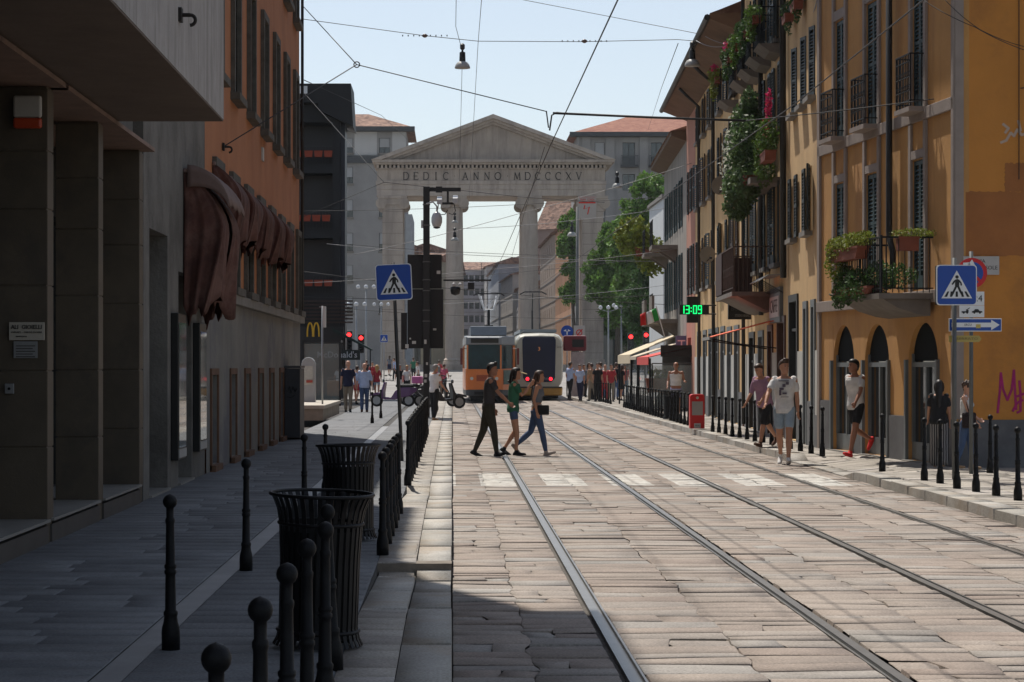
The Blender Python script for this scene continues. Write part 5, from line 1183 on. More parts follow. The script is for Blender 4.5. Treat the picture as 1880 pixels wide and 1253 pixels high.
for i, (x, y) in enumerate(near):
    if i == 5:
        b = bollard(-.615, 11.9, 'leaning black bollard with a white sticker near its foot beside the nearest bin', 'bollards of the near left group', (0, -.065)); continue
    bollard(x, y, ORD[i] + ' black bollard from the camera in the group before the nearest bin', 'bollards of the near left group')
t = thing('round_sticker', 'white sticker reading SOL wrapped round the foot of the leaning bollard', 'sticker', (-.615 - .065*.2*-1*0, 11.9, .12)); t.rotation_euler = (0, -.065, 0)
mb = MB(); mb.lathe([(.0345, .27), (.0335, .38)], n=18, cap=False); mb.build('band', mat('sticker_white', (.45, .44, .42), .6, .1, 10), t, smooth=True)
text('SOL', t, (.0, -.037, .33), .04, SIGNK, bold=.001)
for i, (x, y) in enumerate(((-1.565, 12.73), (-1.59, 17.65), (-1.55, 24.0), (-1.56, 28.2), (-2.2, 63), (-2.15, 69))):
    bollard(x, y, ORD[i] + ' solitary bollard from the camera along the left gutter strip', 'spaced bollards along the gutter strip')
for i in range(6): bollard(-.58 + .01*math.sin(i*3), 19.1 + 1.07*i, ORD[i] + ' bollard of the second kerb group, just past the nearest bins', 'bollards of the second left kerb group')
for i in range(22): bollard(-.585 + .012*math.sin(i*3), 30.2 + 1.07*i, ORD[i] + ' bollard of the long dense row on the left kerb past the crossing', 'long dense row on the left kerb')
for i in range(12): bollard(-.55 + .012*math.sin(i*3), 70 + 1.1*i, ORD[i] + ' bollard of the last left kerb row, beside the parked scooters', 'farthest left kerb row')
for i, (px, py) in enumerate(((1869, 919), (1829, 910), (1792, 903), (1757, 897), (1726, 888), (1697, 882))):
    s = (py - 672)/1.58; bollard((px - 830)/s, F/s, ORD[i] + ' bollard from the right edge before the burnt orange corner', 'bollards before the corner house')
bollard(7.9, 33.6, 'single black bollard standing behind the others by the side street wall', 'bollards before the corner house'); bollard(6.45, 34.3, 'lone bollard between the crossing and the corner row', 'bollards before the corner house')
for i in range(14): bollard(6.49 - .018*i, 40.1 + 1.14*i, ORD[i] + ' bollard of the right row between crossing and red box', 'right row before the red box')
n2 = 0
for i in range(25):
    y = 60.5 + 1.1*i
    if 66 < y < 67.5: continue
    bollard(6.25 + .012*i, y, ORD[n2] + ' bollard of the right row between red box and cafe terrace', 'right row beyond the red box'); n2 += 1
for i in range(6): bollard(6.55, 94.5 + 1.5*i, ORD[i] + ' bollard of the farthest right row, beside the waiting crowd', 'farthest right row')
# slatted bins
def bin_(x, y, z, label, group, lean=0.0, liner=True, sc_=1.0):
    t = thing('litter_bin', label, 'litter bin', (x, y, z), 0, group, rot=(lean, lean*.7, .3)); n = 34
    mb = MB(); prof = [(.255, .02), (.235, .06), (.222, .12), (.225, .5), (.235, .70), (.250, .78), (.275, .84), (.288, .86)]
    for k in range(n):
        a = 2*math.pi*k/n; h = .013; ca, sa = math.cos(a), math.sin(a); rows = []
        for r_, zz in prof:
            c = (r_*ca, r_*sa); rows.append([(c[0] - sa*h, c[1] + ca*h, zz), (c[0] + sa*h, c[1] - ca*h, zz), (c[0] + sa*h - ca*.006, c[1] - ca*h - sa*.006, zz), (c[0] - sa*h - ca*.006, c[1] + ca*h - sa*.006, zz)])
        mb.rings(rows)
    mb.build('slat_cage', BIN, t)
    for nm, r_, zz in (('rim', .288, .862), ('middle_hoop', .236, .70), ('base_hoop', .228, .10)):
        mb = MB(); ring = []
        for k in range(36):
            a = 2*math.pi*k/36; ring.append([((r_ + .011*math.cos(b))*math.cos(a), (r_ + .011*math.cos(b))*math.sin(a), zz + .011*math.sin(b)) for b in [i*math.pi/3 for i in range(6)]])
        mb.rings(ring, False, True); mb.build(nm, BIN, t, smooth=True)
    if liner: mb = MB(); mb.lathe([(.17, .05), (.205, .66), (.2, .66), (.165, .06)], n=24, cap=True); mb.build('liner', mat('bin_liner', (.006, .006, .006), .8, .1), t)
    return t
bin_(-.755, 12.85, .12, 'nearest black slatted iron litter bin with a flared rim', 'slatted litter bins on the left', .03)
bin_(-.93, 20.7, .12, 'second black slatted litter bin, just behind the nearest one', 'slatted litter bins on the left', -.012)
bin_(5.98 + .45, 67.0, .12, 'black litter bin standing in the right bollard row before the cafe terrace', 'litter bins on the right'); bin_(6.5, 104, .12, 'far black litter bin at the kerb near the waiting crowd', 'litter bins on the right')
# red news box
t = thing('newspaper_box', 'red free newspaper box with blank pale panel among the right bollards', 'newspaper box', (P(1280, 0, 56.5).x, 56.6, .12))
mb = MB(); pts = [(-.18, 0), (.18, 0), (.18, .78)] + [(.18 - .06*(1 - math.cos(a)), .78 + .07*math.sin(a)) for a in [R(30), R(60), R(90)]] + [(-.18 + .06*(1 - math.cos(a)), .78 + .07*math.sin(a)) for a in [R(90), R(60), R(30)]] + [(-.18, .78)]
mb.prism([(x, z + .03) for x, z in pts], -.15, .15); mb.build('cabinet', mat('box_red', (.55, .012, .012), .4, .06, 4), t, bevel=.012)
mb = MB(); mb.box(-.135, .135, -.158, -.151, .36, .70); mb.build('door_panel', mat('box_panel_grey', (.33, .31, .29), .4, .1), t)
mb = MB(); mb.box(-.08, .08, -.158, -.151, .05, .16); mb.build('sticker', mat('box_sticker', (.5, .5, .5), .5, .2, 20), t)
mb = MB(); mb.rings([[(.035*math.cos(a), y, .79 + .035*math.sin(a)) for a in [i*math.pi/6 for i in range(12)]] for y in (-.16, -.151)]); mb.build('coin_knob', mat('knob_pale', (.5, .48, .4), .4, 0), t)
text('METRO', t, (0, -.16, .105), .05, SIGNK, width=.11)
# ---------------------------------------------------------------- signs
def crossing_face(par, w, y=-.02):
    """pedestrian crossing sign: blue square, white triangle, black walker on stripes"""
    h = w/2
    mb = MB(); c = h*.16; pts = []
    for sx, sz, a0 in ((1, -1, -90), (1, 1, 0), (-1, 1, 90), (-1, -1, 180)):
        for a in (0, 30, 60, 90): pts.append((sx*(h - c) + c*math.cos(R(a0 + a)), sz*(h - c) + c*math.sin(R(a0 + a))))
    mb.prism(pts, y, y + .018); mb.build('white_edge', SIGNW, par)
    mb = MB(); mb.prism([(x*.955, z*.955) for x, z in pts], y - .003, y - .0005); mb.build('blue_face', SIGNB, par)
    mb = MB(); mb.prism([(-.76*h, -.66*h), (.76*h, -.66*h), (0, .72*h)], y - .006, y - .0035); mb.build('white_triangle', SIGNW, par)
    mb = MB(); Y0, Y1 = y - .009, y - .0065; q = lambda p: [(a*h, b*h) for a, b in p]
    mb.prism([(.01*h + .085*h*math.cos(a), .40*h + .085*h*math.sin(a)) for a in [i*math.pi/7 for i in range(14)]], Y0, Y1)
    mb.prism(q([(-.09, -.05), (.12, -.05), (.13, .26), (.02, .30), (-.08, .26)]), Y0, Y1)
    mb.prism(q([(-.08, .27), (-.09, .14), (-.20, .0), (-.26, .04), (-.17, .18)]), Y0, Y1)
    mb.prism(q([(.12, .26), (.24, .12), (.26, -.02), (.19, -.03), (.17, .09), (.12, .14)]), Y0, Y1)
    mb.prism(q([(-.08, -.051), (.04, -.051), (-.09, -.30), (-.22, -.56), (-.32, -.54), (-.18, -.26)]), Y0, Y1)
    mb.prism(q([(.0, -.051), (.12, -.051), (.22, -.28), (.34, -.50), (.26, -.56), (.12, -.32)]), Y0, Y1)
    for a, b, c_, d in ((-.62, -.48, -.46, -.38), (-.34, -.24, -.30, -.22) , (-.06, .06, -.05, .05), (.24, .36, .2, .29), (.5, .64, .38, .47)):
        mb.prism(q([(a, -.585), (b, -.585), (d, -.32), (c_, -.32)]), Y0 - .001*(a + 1), Y1 - .001*(a + 1))
    mb.build('walker_and_stripes', SIGNK, par)
tl = thing('crossing_sign', 'blue pedestrian crossing sign on a leaning pole by the left kerb', 'road sign', P(738, 846, 38), 0, rot=(0, -.045, 0))
tl.location.z = .12
mb = MB(); mb.tube([(0, 0, 0), (0, 0, 3.3)], .030, 10); mb.build('pole', mat('pole_grey_dark', (.045, .045, .045), .5, .2, 3), tl, smooth=True)
sgn = thing('sign_panel', None, None); sgn.parent = tl; sgn.location = (.0, -.04, 2.97); sgn.rotation_euler = (0, 0, 0)
crossing_face(sgn, .60)
mb = MB(); mb.box(-.14, .14, .0, .04, -.12, -.09); mb.box(-.14, .14, .0, .04, .09, .12); mb.build('clamps', STEEL, sgn)
YR = 31.8
tr_ = thing('crossing_sign', 'blue pedestrian crossing sign on a grey pole in front of the burnt orange corner', 'road sign', (P(1752, 0, YR).x, YR, .12), 0)
mb = MB(); mb.tube([(0, 0, 0), (0, 0, 3.08)], .032, 10); mb.build('pole', mat('pole_grey', (.10, .105, .105), .5, .2, 3), tr_, smooth=True)
sgn = thing('sign_panel', None, None); sgn.parent = tr_; sgn.location = (.02, -.04, P(0, 524, YR).z - .12)
crossing_face(sgn, .56)
mb = MB(); mb.box(-.27, -.25, .02, .12, -.27, .27); mb.box(-.27, .25, .02, .12, -.27, -.25); mb.build('sign_box_back', MC['cast_iron'], sgn)
s_ = YR/F
def arrow(name, label, px0, px1, y0, y1, Y, parentpole=None):
    return thing(name, label, 'road sign', P((px0+px1)/2, (y0+y1)/2, Y), 0)
t = arrow('one_way_sign', 'blue one way sign with a long white arrow pointing right', 1742, 1839, 585, 609, YR + .06)
w2, h2 = 48.5*s_, 12*s_
mb = MB(); mb.box(-w2, w2, 0, .015, -h2, h2); mb.build('white_edge', SIGNW, t, bevel=.004); mb = MB(); mb.box(-w2*.975, w2*.975, -.003, -.0005, -h2*.88, h2*.88); mb.build('blue_face', SIGNB, t)
mb = MB(); mb.prism([(-w2*.9, -h2*.35), (w2*.6, -h2*.35), (w2*.6, -h2*.8), (w2*.92, 0), (w2*.6, h2*.8), (w2*.6, h2*.35), (-w2*.9, h2*.35)], -.006, -.0035); mb.build('arrow', SIGNW, t)
text('SRCU', t, (-w2*.28, -.008, 0), .045, SIGNK, width=.10, ext=.001); mb = MB(); mb.box(w2*.02, w2*.2, -.0085, -.0065, -h2*.5, h2*.1); mb.build('yellow_sticker', mat('sticker_yellow', (.5, .4, .12), .6, .2, 20), t)
t = arrow('direction_sign', 'small faded yellow arrow sign under the one way sign', 1742, 1802, 616, 629, YR + .07)
w2, h2 = 30*s_, 6*s_
mb = MB(); mb.prism([(-w2, -h2), (w2*.85, -h2), (w2, 0), (w2*.85, h2), (-w2, h2)], 0, .012); mb.build('board', mat('faded_yellow', (.42, .33, .10), .6, .1), t)
text('SERRATO', t, (.03, -.004, 0), .05, mat('faded_letters', (.2, .16, .06), .6, 0), width=w2*1.3, ext=.001)
Y2 = 33.4; s2 = Y2/F
t = thing('no_parking_sign', 'round red rimmed no parking sign with tow away plates, half hidden behind the crossing sign', 'road sign', (P(1783, 0, Y2).x, Y2, .12), 0)
mb = MB(); mb.tube([(0, 0, 0), (0, 0, 3.25)], .03, 10); mb.build('pole', MC['pole_grey'], t, smooth=True)
zc_ = P(0, 502, Y2).z - .12; r_ = 28*s2
cylr = lambda mb, r, y0, y1, cx=0., cz=0.: mb.rings([[(cx + r*math.cos(a), y, cz + r*math.sin(a)) for a in [2*math.pi*i/32 for i in range(32)]] for y in (y0, y1)])
mb = MB(); cylr(mb, r_, -.05, -.04, 0, zc_); mb.build('red_disc', RED, t); mb = MB(); cylr(mb, r_*.74, -.053, -.0505, 0, zc_); mb.build('blue_disc', SIGNB, t)
mb = MB(); d = r_*.74*.7071; wv = r_*.10; mb.prism([(-d - wv*.7, zc_ + d - wv*.7), (d - wv*.7, zc_ - d - wv*.7), (d + wv*.7, zc_ - d + wv*.7), (-d + wv*.7, zc_ + d + wv*.7)], -.056, -.0535); mb.build('red_bar', RED, t)
mb = MB(); mb.prism([(-.13, zc_ + .10), (-.02, zc_ + .10), (-.04, zc_ + .155), (-.13, zc_ + .15)], -.0585, -.0565); mb.prism([(-.06, zc_ + .12), (0, zc_ + .2), (.05, zc_ + .10)], -.0585, -.0565); mb.build('white_arrow', SIGNW, t)
mb = MB(); z1 = P(0, 549, Y2).z - .12; mb.box(-.18, .18, -.05, -.04, z1 - 12*s2, z1 + 13*s2); mb.build('hours_plate', SIGNW, t); text('0 - 24', t, (.0, -.055, z1), .13, SIGNK, width=.3, ext=.001)
mb = MB(); z2 = P(0, 572, Y2).z - .12; mb.box(-.18, .18, -.05, -.04, z2 - 11*s2, z2 + 10.5*s2); mb.build('tow_plate', SIGNW, t)
mb = MB(); q = lambda pts: mb.prism([(a, z2 + b) for a, b in pts], -.054, -.051)
q([(.0, -.02), (.15, -.02), (.15, .0), (.11, .005), (.09, .03), (.045, .03), (.025, .005), (.0, .0)]); q([(-.15, -.02), (-.05, -.02), (-.05, .02), (-.08, .02), (-.09, 0), (-.15, 0)]); q([(-.09, .02), (-.03, .055), (-.03, .045), (-.08, .015)])
for cx in (.035, .115, -.12, -.07): mb.prism([(cx + .015*math.cos(a), z2 - .022 + .015*math.sin(a)) for a in [i*math.pi/4 for i in range(8)]], -.055, -.0515)
mb.build('tow_truck_symbol', SIGNK, t)
t, w2, h2 = plate('street_name_plaque', 'white marble street name plaque on the burnt orange wall', 'street sign', 1768, 1834, 471, 505, 35.6, mat('marble_plaque', (.46, .44, .42), .5, .08, 6), .02)
text('VIA', t, (0, -.022, h2*.45), .085, SIGNK, width=.13, ext=.001); text('SCALDASOLE', t, (0.0, -.022, -h2*.25), .085, SIGNK, width=w2*1.8, ext=.001)
# camera mast with the black backs of the traffic panels
YM = 70.0; sm = YM/F
mast = thing('camera_mast', 'tall black square mast carrying surveillance cameras above the left pavement', 'mast', (P(783, 0, YM).x, YM, .12), 0)
X_ = lambda p: P(p, 0, YM).x - mast.location.x; Z_ = lambda y: P(0, y, YM).z - .12
MK = mat('mast_black', (.010, .011, .013), .45, .2, 3)
mb = MB(); mb.box(-.1, .1, -.1, .1, 0, Z_(343)); mb.build('post', MK, mast, bevel=.01)
mb = MB(); mb.box(.101, X_(846), -.05, .05, Z_(352), Z_(345)); mb.box(X_(800), X_(812), -.07, .07, Z_(354), Z_(343)); mb.build('top_arm', MK, mast)
mb = MB(); mb.tube([(X_(822), 0, Z_(352)), (X_(822), 0, Z_(374))], .035, 6); mb.box(X_(812), X_(834), -.03, .03, Z_(376), Z_(372)); mb.build('camera_bracket', MK, mast)
for pts in ([(805, 376), (803, 388), (808, 395), (817, 394), (822, 386)], [(834, 376), (836, 388), (831, 395), (824, 392)]):
    mb = MB(); mb.tube([(X_(a), -.05, Z_(b)) for a, b in pts], .015, 5); mb.build('cable_loop', MK, mast)
CW = mat('camera_white', (.42, .43, .44), .35, .05)
for (a, b, dx, nm) in ((807, 369, -1, 'camera_left'), (836, 367, 1, 'camera')):
    mb = MB(); x, z = X_(a), Z_(b); mb.prismx([(-.28, -.14), (-.28, .02), (.15, .14), (.15, -.02)], -.08, .08); mb.build('camera_housing', CW, mast, bevel=.02, loc=(x, -.1, z))
mb = MB(); mb.lathe([(.02, -.28), (.12, -.25), (.165, -.12), (.165, .02), (.12, .14), (.05, .2)], n=18); mb.build('dome_camera', CW, mast, smooth=True, loc=(X_(802), -.2, Z_(402)))
mb = MB(); mb.lathe([(.03, -.02), (.10, 0), (.11, .03)], n=16); mb.build('dome_glass', GLSD, mast, smooth=True, loc=(X_(802), -.2, Z_(402) - .30))
mb = MB(); mb.tube([(0, -.1, Z_(375)), (X_(795), -.2, Z_(372)), (X_(802), -.2, Z_(380)), (X_(802), -.2, Z_(392))], .025, 6); mb.box(X_(773), X_(777), -.06, .06, Z_(419), Z_(405)); mb.build('dome_arm', CW, mast)
for y in (376, 414, 481, 514, 534, 570, 590):
    mb = MB(); mb.box(-.115, .115, -.115, .115, Z_(y) - .015, Z_(y) + .015); mb.build('steel_band', mat('band_grey', (.10, .10, .10), .4, .1), mast)
for (a, b, y0, y1, nm) in ((748, 811, 467, 530, 'upper_panel'), (748, 814, 531, 640, 'lower_panel'), (736, 747, 574, 642, 'side_panel')):
    mb = MB(); mb.box(X_(a), X_(b), .14, .30, Z_(y1), Z_(y0)); mb.build('message_panel_back', mat('panel_back_black', (.008, .008, .009), .6, .2, 1), mast, bevel=.015)
mb = MB(); mb.box(X_(814), X_(902), .18, .26, Z_(516), Z_(513)); mb.build('side_arm', MK, mast)
for (a, b) in ((836, 528),):
    mb = MB(); mb.lathe([(.02, -.24), (.13, -.2), (.16, -.08), (.16, .0), (.1, .03)], n=16); mb.build('dome_camera', MK, mast, smooth=True, loc=(X_(a), .2, Z_(b)))
mb = MB(); mb.box(X_(859), X_(871), .1, .4, Z_(532), Z_(519)); mb.build('box_camera', MK, mast)
for a in (833, 845):
    mb = MB(); mb.lathe([(.02, -.06), (.06, -.03), (.06, .03), (.02, .06)], n=10); mb.build('glass_bulb', CW, mast, smooth=True, loc=(X_(a), .1, Z_(523)))
STK = mat('sticker_pale', (.5, .5, .48), .6, .1)
for (a, b, w, h) in ((805, 500, .11, .1), (760, 629, .12, .09), (747, 636, .1, .12), (781, 628, .07, .13), (798, 605, .1, .06), (753, 622, .05, .05), (782, 690, .08, .1), (781, 700, .07, .09), (784, 668, .06, .08)):
    mb = MB(); onp = abs(a - 783) < 8; mb.box(X_(a) - w/2, X_(a) + w/2, (-.108 if onp else .125), (-.101 if onp else .139), Z_(b) - h/2, Z_(b) + h/2); mb.build('sticker', STK, mast)
# street lamps hung over the road
def hanging_lamp(px, ytop, yshade, Y, label, wpx=28):
    s = Y/F; t = thing('hanging_lamp', label, 'street lamp', P(px, yshade, Y), 0, group='lamps hung on cables over the street'); r = wpx*s/2
    mb = MB(); mb.lathe([(r, 0), (r*1.02, r*.12), (r*.92, r*.45), (r*.7, r*.75), (r*.38, r*.92)], n=20); mb.build('shade', mat('lamp_shade_grey', (.33, .33, .31), .5, .1), t, smooth=True)
    mb = MB(); mb.lathe([(r*.40, r*.90), (r*.42, r*1.0), (r*.38, r*2.1), (r*.15, r*2.2), (r*.1, r*2.6)], n=14); mb.build('ballast', MK, t)
    mb = MB(); mb.lathe([(.03, r*2.4), (.07, r*2.6), (.07, r*3.1), (.02, r*3.3)], n=8); mb.build('pulley', MC['pole_grey_dark'], t)
    return t
hanging_lamp(849, 75, 126, 65, 'large grey bell lamp hanging over the left tram track against the sky'); hanging_lamp(1271, 75, 122, 65, 'grey bell lamp hanging against the eaves of the ochre house')
hanging_lamp(1133, 300, 345, 92, 'bell lamp hanging in front of the red roofed palace', 18); hanging_lamp(835, 400, 443, 100, 'bell lamp hanging in the opening beside the second gate column', 15)
hanging_lamp(835, 385, 410, 115, 'faint upper bell lamp beside the second gate column', 12); hanging_lamp(1050, 415, 434, 130, 'bell lamp in front of the slim tree inside the gate', 17)
# piazza poles, traffic lights, lamp posts
def pole(name, label, cat, px, y_top, Y, r=.06, base=None):
    t = thing(name, label, cat, (P(px, 0, Y).x, Y, gz(Y) if Y > 118 else .12)); mb = MB(); h = P(0, y_top, Y).z - t.location.z
    mb.tube([(0, 0, 0), (0, 0, h)], [r, r*.7], 8); mb.build('pole', STEEL, t, smooth=True); return t, h
def tlight(px, y, Y, label, side):
    t, h = pole('traffic_light', label, 'traffic light', px, y - 8, Y, .05)
    mb = MB(); mb.box(-.16, .16, -.12, .12, h - 1.0, h); mb.build('housing', MK, t, bevel=.02)
    mb = MB(); cylr(mb, .11, -.16, -.121, 0, h - .2); mb.build('red_lens', mat('red_light', (.6, .01, .01), .4, 0, emit=((1, .02, .02), 5.0)), t)
    for k, c in ((.5, (.03, .02, .0)), (.8, (.0, .03, .01))):
        mb = MB(); cylr(mb, .10, -.15, -.121, 0, h - k); mb.build('dark_lens', GLSD, t)
    mb = MB(); mb.box(-.13, .13, -.3, -.12, h - .06, h - .04); mb.build('visor', MK, t); return t
tlight(641, 616, 118, 'red traffic light farthest left by the black block', 0); tlight(663, 622, 122, 'second red traffic light left of the gate', 0)
tlight(1158, 620, 125, 'red traffic light left of the Italian flag', 1); tlight(1186, 617, 128, 'red traffic light directly under the Italian flag', 1)
for i, (px, yt, Y, nm) in enumerate(((654, 560, 150, 'thin lamp post left of the gate, left one of the pair'), (672, 528, 160, 'thin taller lamp post just left of the gate pier'), (1060, 380, 140, 'tall grey catenary pole in front of the right pier'), (1117, 566, 160, 'slim lamp post right of the gate with a globe cluster'), (1141, 562, 165, 'second slim lamp post right of the gate with globes'), (700, 560, 180, 'slim lamp post in front of the left pier'))):
    t, h = pole('lamp_post', nm, 'pole', px, yt, Y, .12 if i == 2 else .07)
    if i == 2: t.children[0].data.materials[0] = MC['pole_grey']
    if i != 2:
        for k in range(3):
            mb = MB(); x = (-.55, 0, .55)[k]; mb.lathe([(.02, -.15), (.13, -.1), (.15, 0), (.1, .1), (.02, .14)], (x, 0, h + .05), 10); mb.build('globe', mat('globe_glass', (.5, .52, .55), .1, 0), t, smooth=True)
        mb = MB(); mb.tube([(-.55, 0, h - .1), (0, 0, h - .25), (.55, 0, h - .1)], .025, 5); mb.build('arms', STEEL, t)
t, h = pole('crossing_sign_small', 'far small blue crossing sign in front of the left pier', 'road sign', 705, 616, 135, .035); t.name = 'crossing_sign'
sgn = thing('sign_panel', None, None); sgn.parent = t; sgn.location = (0, -.05, P(0, 622, 135).z - t.location.z); crossing_face(sgn, .46)
t, h = pole('direction_sign', 'round blue sign with two white arrows beside a crossed out plate near the right pier', 'road sign', 1041, 600, 122, .04)
zz = P(0, 609, 122).z - t.location.z
mb = MB(); cylr(mb, .33, -.05, -.04, 0, zz); mb.build('blue_disc', SIGNB, t)
mb = MB(); mb.box(-.03, .03, -.056, -.051, zz - .18, zz + .02); mb.prism([(-.2, zz + .03), (-.05, zz + .0), (-.05, zz + .12)], -.056, -.051); mb.prism([(.05, zz + .0), (.2, zz + .03), (.05, zz + .12)], -.057, -.0515); mb.build('white_arrows', SIGNW, t)
mb = MB(); mb.box(.36, .95, -.05, -.03, zz - .4, zz + .32); mb.build('plate', mat('plate_grey_white', (.45, .42, .40), .5, .1), t)
mb = MB(); n = 20
mb.rings([[(.65 + r*math.cos(a), -.055, zz - .06 + r*math.sin(a)) for r in (.17,) ] + [(.65 + .12*math.cos(a), -.055, zz - .06 + .12*math.sin(a)), (.65 + .12*math.cos(a), -.051, zz - .06 + .12*math.sin(a)), (.65 + .17*math.cos(a), -.051, zz - .06 + .17*math.sin(a))] for a in [2*math.pi*i/n for i in range(n)]], False, True)
mb.prism([(.45, zz - .28), (.52, zz - .28), (.85, zz + .12), (.78, zz + .12)], -.06, -.056); mb.build('red_marks', RED, t)
t = thing('tram_stop_shelter', 'dark red tram stop sign box and pale timetable column right of the cream tram', 'tram stop', (P(1050, 0, 119).x, 119, .12))
mb = MB(); mb.box(-.45, .75, -.25, .25, 2.35, 3.15); mb.build('red_box', mat('stop_red', (.14, .012, .02), .4, .1), t, bevel=.08)
mb = MB(); mb.box(-.05, .65, -.1, .1, 0, 2.3); mb.build('timetable_column', mat('stop_pale', (.42, .34, .34), .5, .2, 4), t)
mb = MB(); mb.box(.0, .6, -.27, -.251, 2.55, 2.95); mb.build('display', SIGNK, t)
# left pavement furniture
t = thing('phone_booth', 'pale rounded public telephone booth beyond the orange house', 'phone booth', (P(566, 0, 72).x, 72, .55)); 
mb = MB(); sh_ = [(-.22, 0), (.22, 0), (.22, 1.2)] + [(.22*math.cos(a), 1.2 + .22*math.sin(a)) for a in [R(30), R(60), R(90), R(120), R(150)]] + [(-.22, 1.2)]
mb.prism(sh_, -.02, .35); mb.build('hood', mat('booth_grey', (.33, .34, .35), .4, .1), t, bevel=.02)
mb = MB(); mb.box(-.14, .14, -.05, -.021, .55, 1.15); mb.build('telephone', mat('phone_cream', (.45, .44, .40), .5, .15, 12), t)
mb = MB(); mb.box(-.06, .14, -.09, -.051, .62, .7); mb.build('handset', mat('handset_red', (.35, .06, .04), .5, 0), t)
pb = thing('stone_plinth', 'low stone plinth with a flat slab at the corner of the orange house', 'plinth', (P(566, 0, 68).x, 69.5, .12))
mb = MB(); mb.box(-.75, .55, -3.5, 6, 0, .34); mb.build('block', mat('plinth_stone', (.26, .23, .19), .9, .2, 3, .3, 20), pb)
mb = MB(); mb.box(-.8, .6, -3.55, 6.05, .341, .44); mb.build('slab', mat('plinth_slab', (.42, .38, .32), .8, .15, 3), pb)
t = thing('bus_shelter', 'glass shelter panels with a dark frame beside the burger restaurant', 'shelter', (P(608, 0, 90).x, 90, .12))
mb = MB(); 
for x in (-1.1, .35): mb.box(x - .04, x + .04, -.04, .04, 0, 2.5)
mb.box(-1.14, .39, -.04, 1.3, 2.501, 2.6); mb.build('frame', MK, t); mb = MB(); mb.box(-1.06, .31, -.01, .01, .2, 2.45); mb.build('glass', mat('shelter_glass', (.22, .28, .27), .05, .3, 1, alpha=.45, spec=.8), t)
t = thing('thin_sign_pole', 'thin grey pole with a narrow sign seen edge on by the phone booth', 'road sign', (P(592, 0, 68).x, 68, .12))
mb = MB(); mb.tube([(0, 0, 0), (0, 0, P(0, 562, 68).z - .12)], .028, 8); mb.build('pole', STEEL, t, smooth=True); mb = MB(); zt_ = P(0, 563, 68).z - .12; mb.box(.03, .10, -.25, .25, zt_ - .62, zt_); mb.build('panel', mat('edge_panel', (.5, .5, .5), .5, 0), t); mb = MB(); mb.box(-.1, .03, -.01, .01, zt_ - .03, zt_); mb.build('bracket', STEEL, t)
t = thing('cargo_cart', 'small wooden hand cart with wire wheels in front of the glass shelter', 'cart', (P(613, 0, 96).x, 96, .12))
mb = MB(); mb.box(-.28, .28, -.2, .3, .32, .95); mb.build('wooden_box', mat('cart_wood', (.30, .15, .06), .7, .2, 3), t, bevel=.01)
for x in (-.2, .2):
    mb = MB(); rg = []
    for k in range(20):
        a = 2*math.pi*k/20; rg.append([(x + .012*math.cos(b), (.17 + .012*math.sin(b))*math.cos(a), .18 + (.17 + .012*math.sin(b))*math.sin(a)) for b in [0, 1.57, 3.14, 4.7]])
    mb.rings(rg, False, True); 
    for k in range(5): a = k*math.pi/5; mb.tube([(x, .16*math.cos(a), .18 + .16*math.sin(a)), (x, -.16*math.cos(a), .18 - .16*math.sin(a))], .004, 4)
    mb.build('wheel', BLK, t)
mb = MB(); mb.tube([(-.3, .3, .9), (-.3, .6, 1.05), (.3, .6, 1.05), (.3, .3, .9)], .015, 6); mb.build('handle', BLK, t)
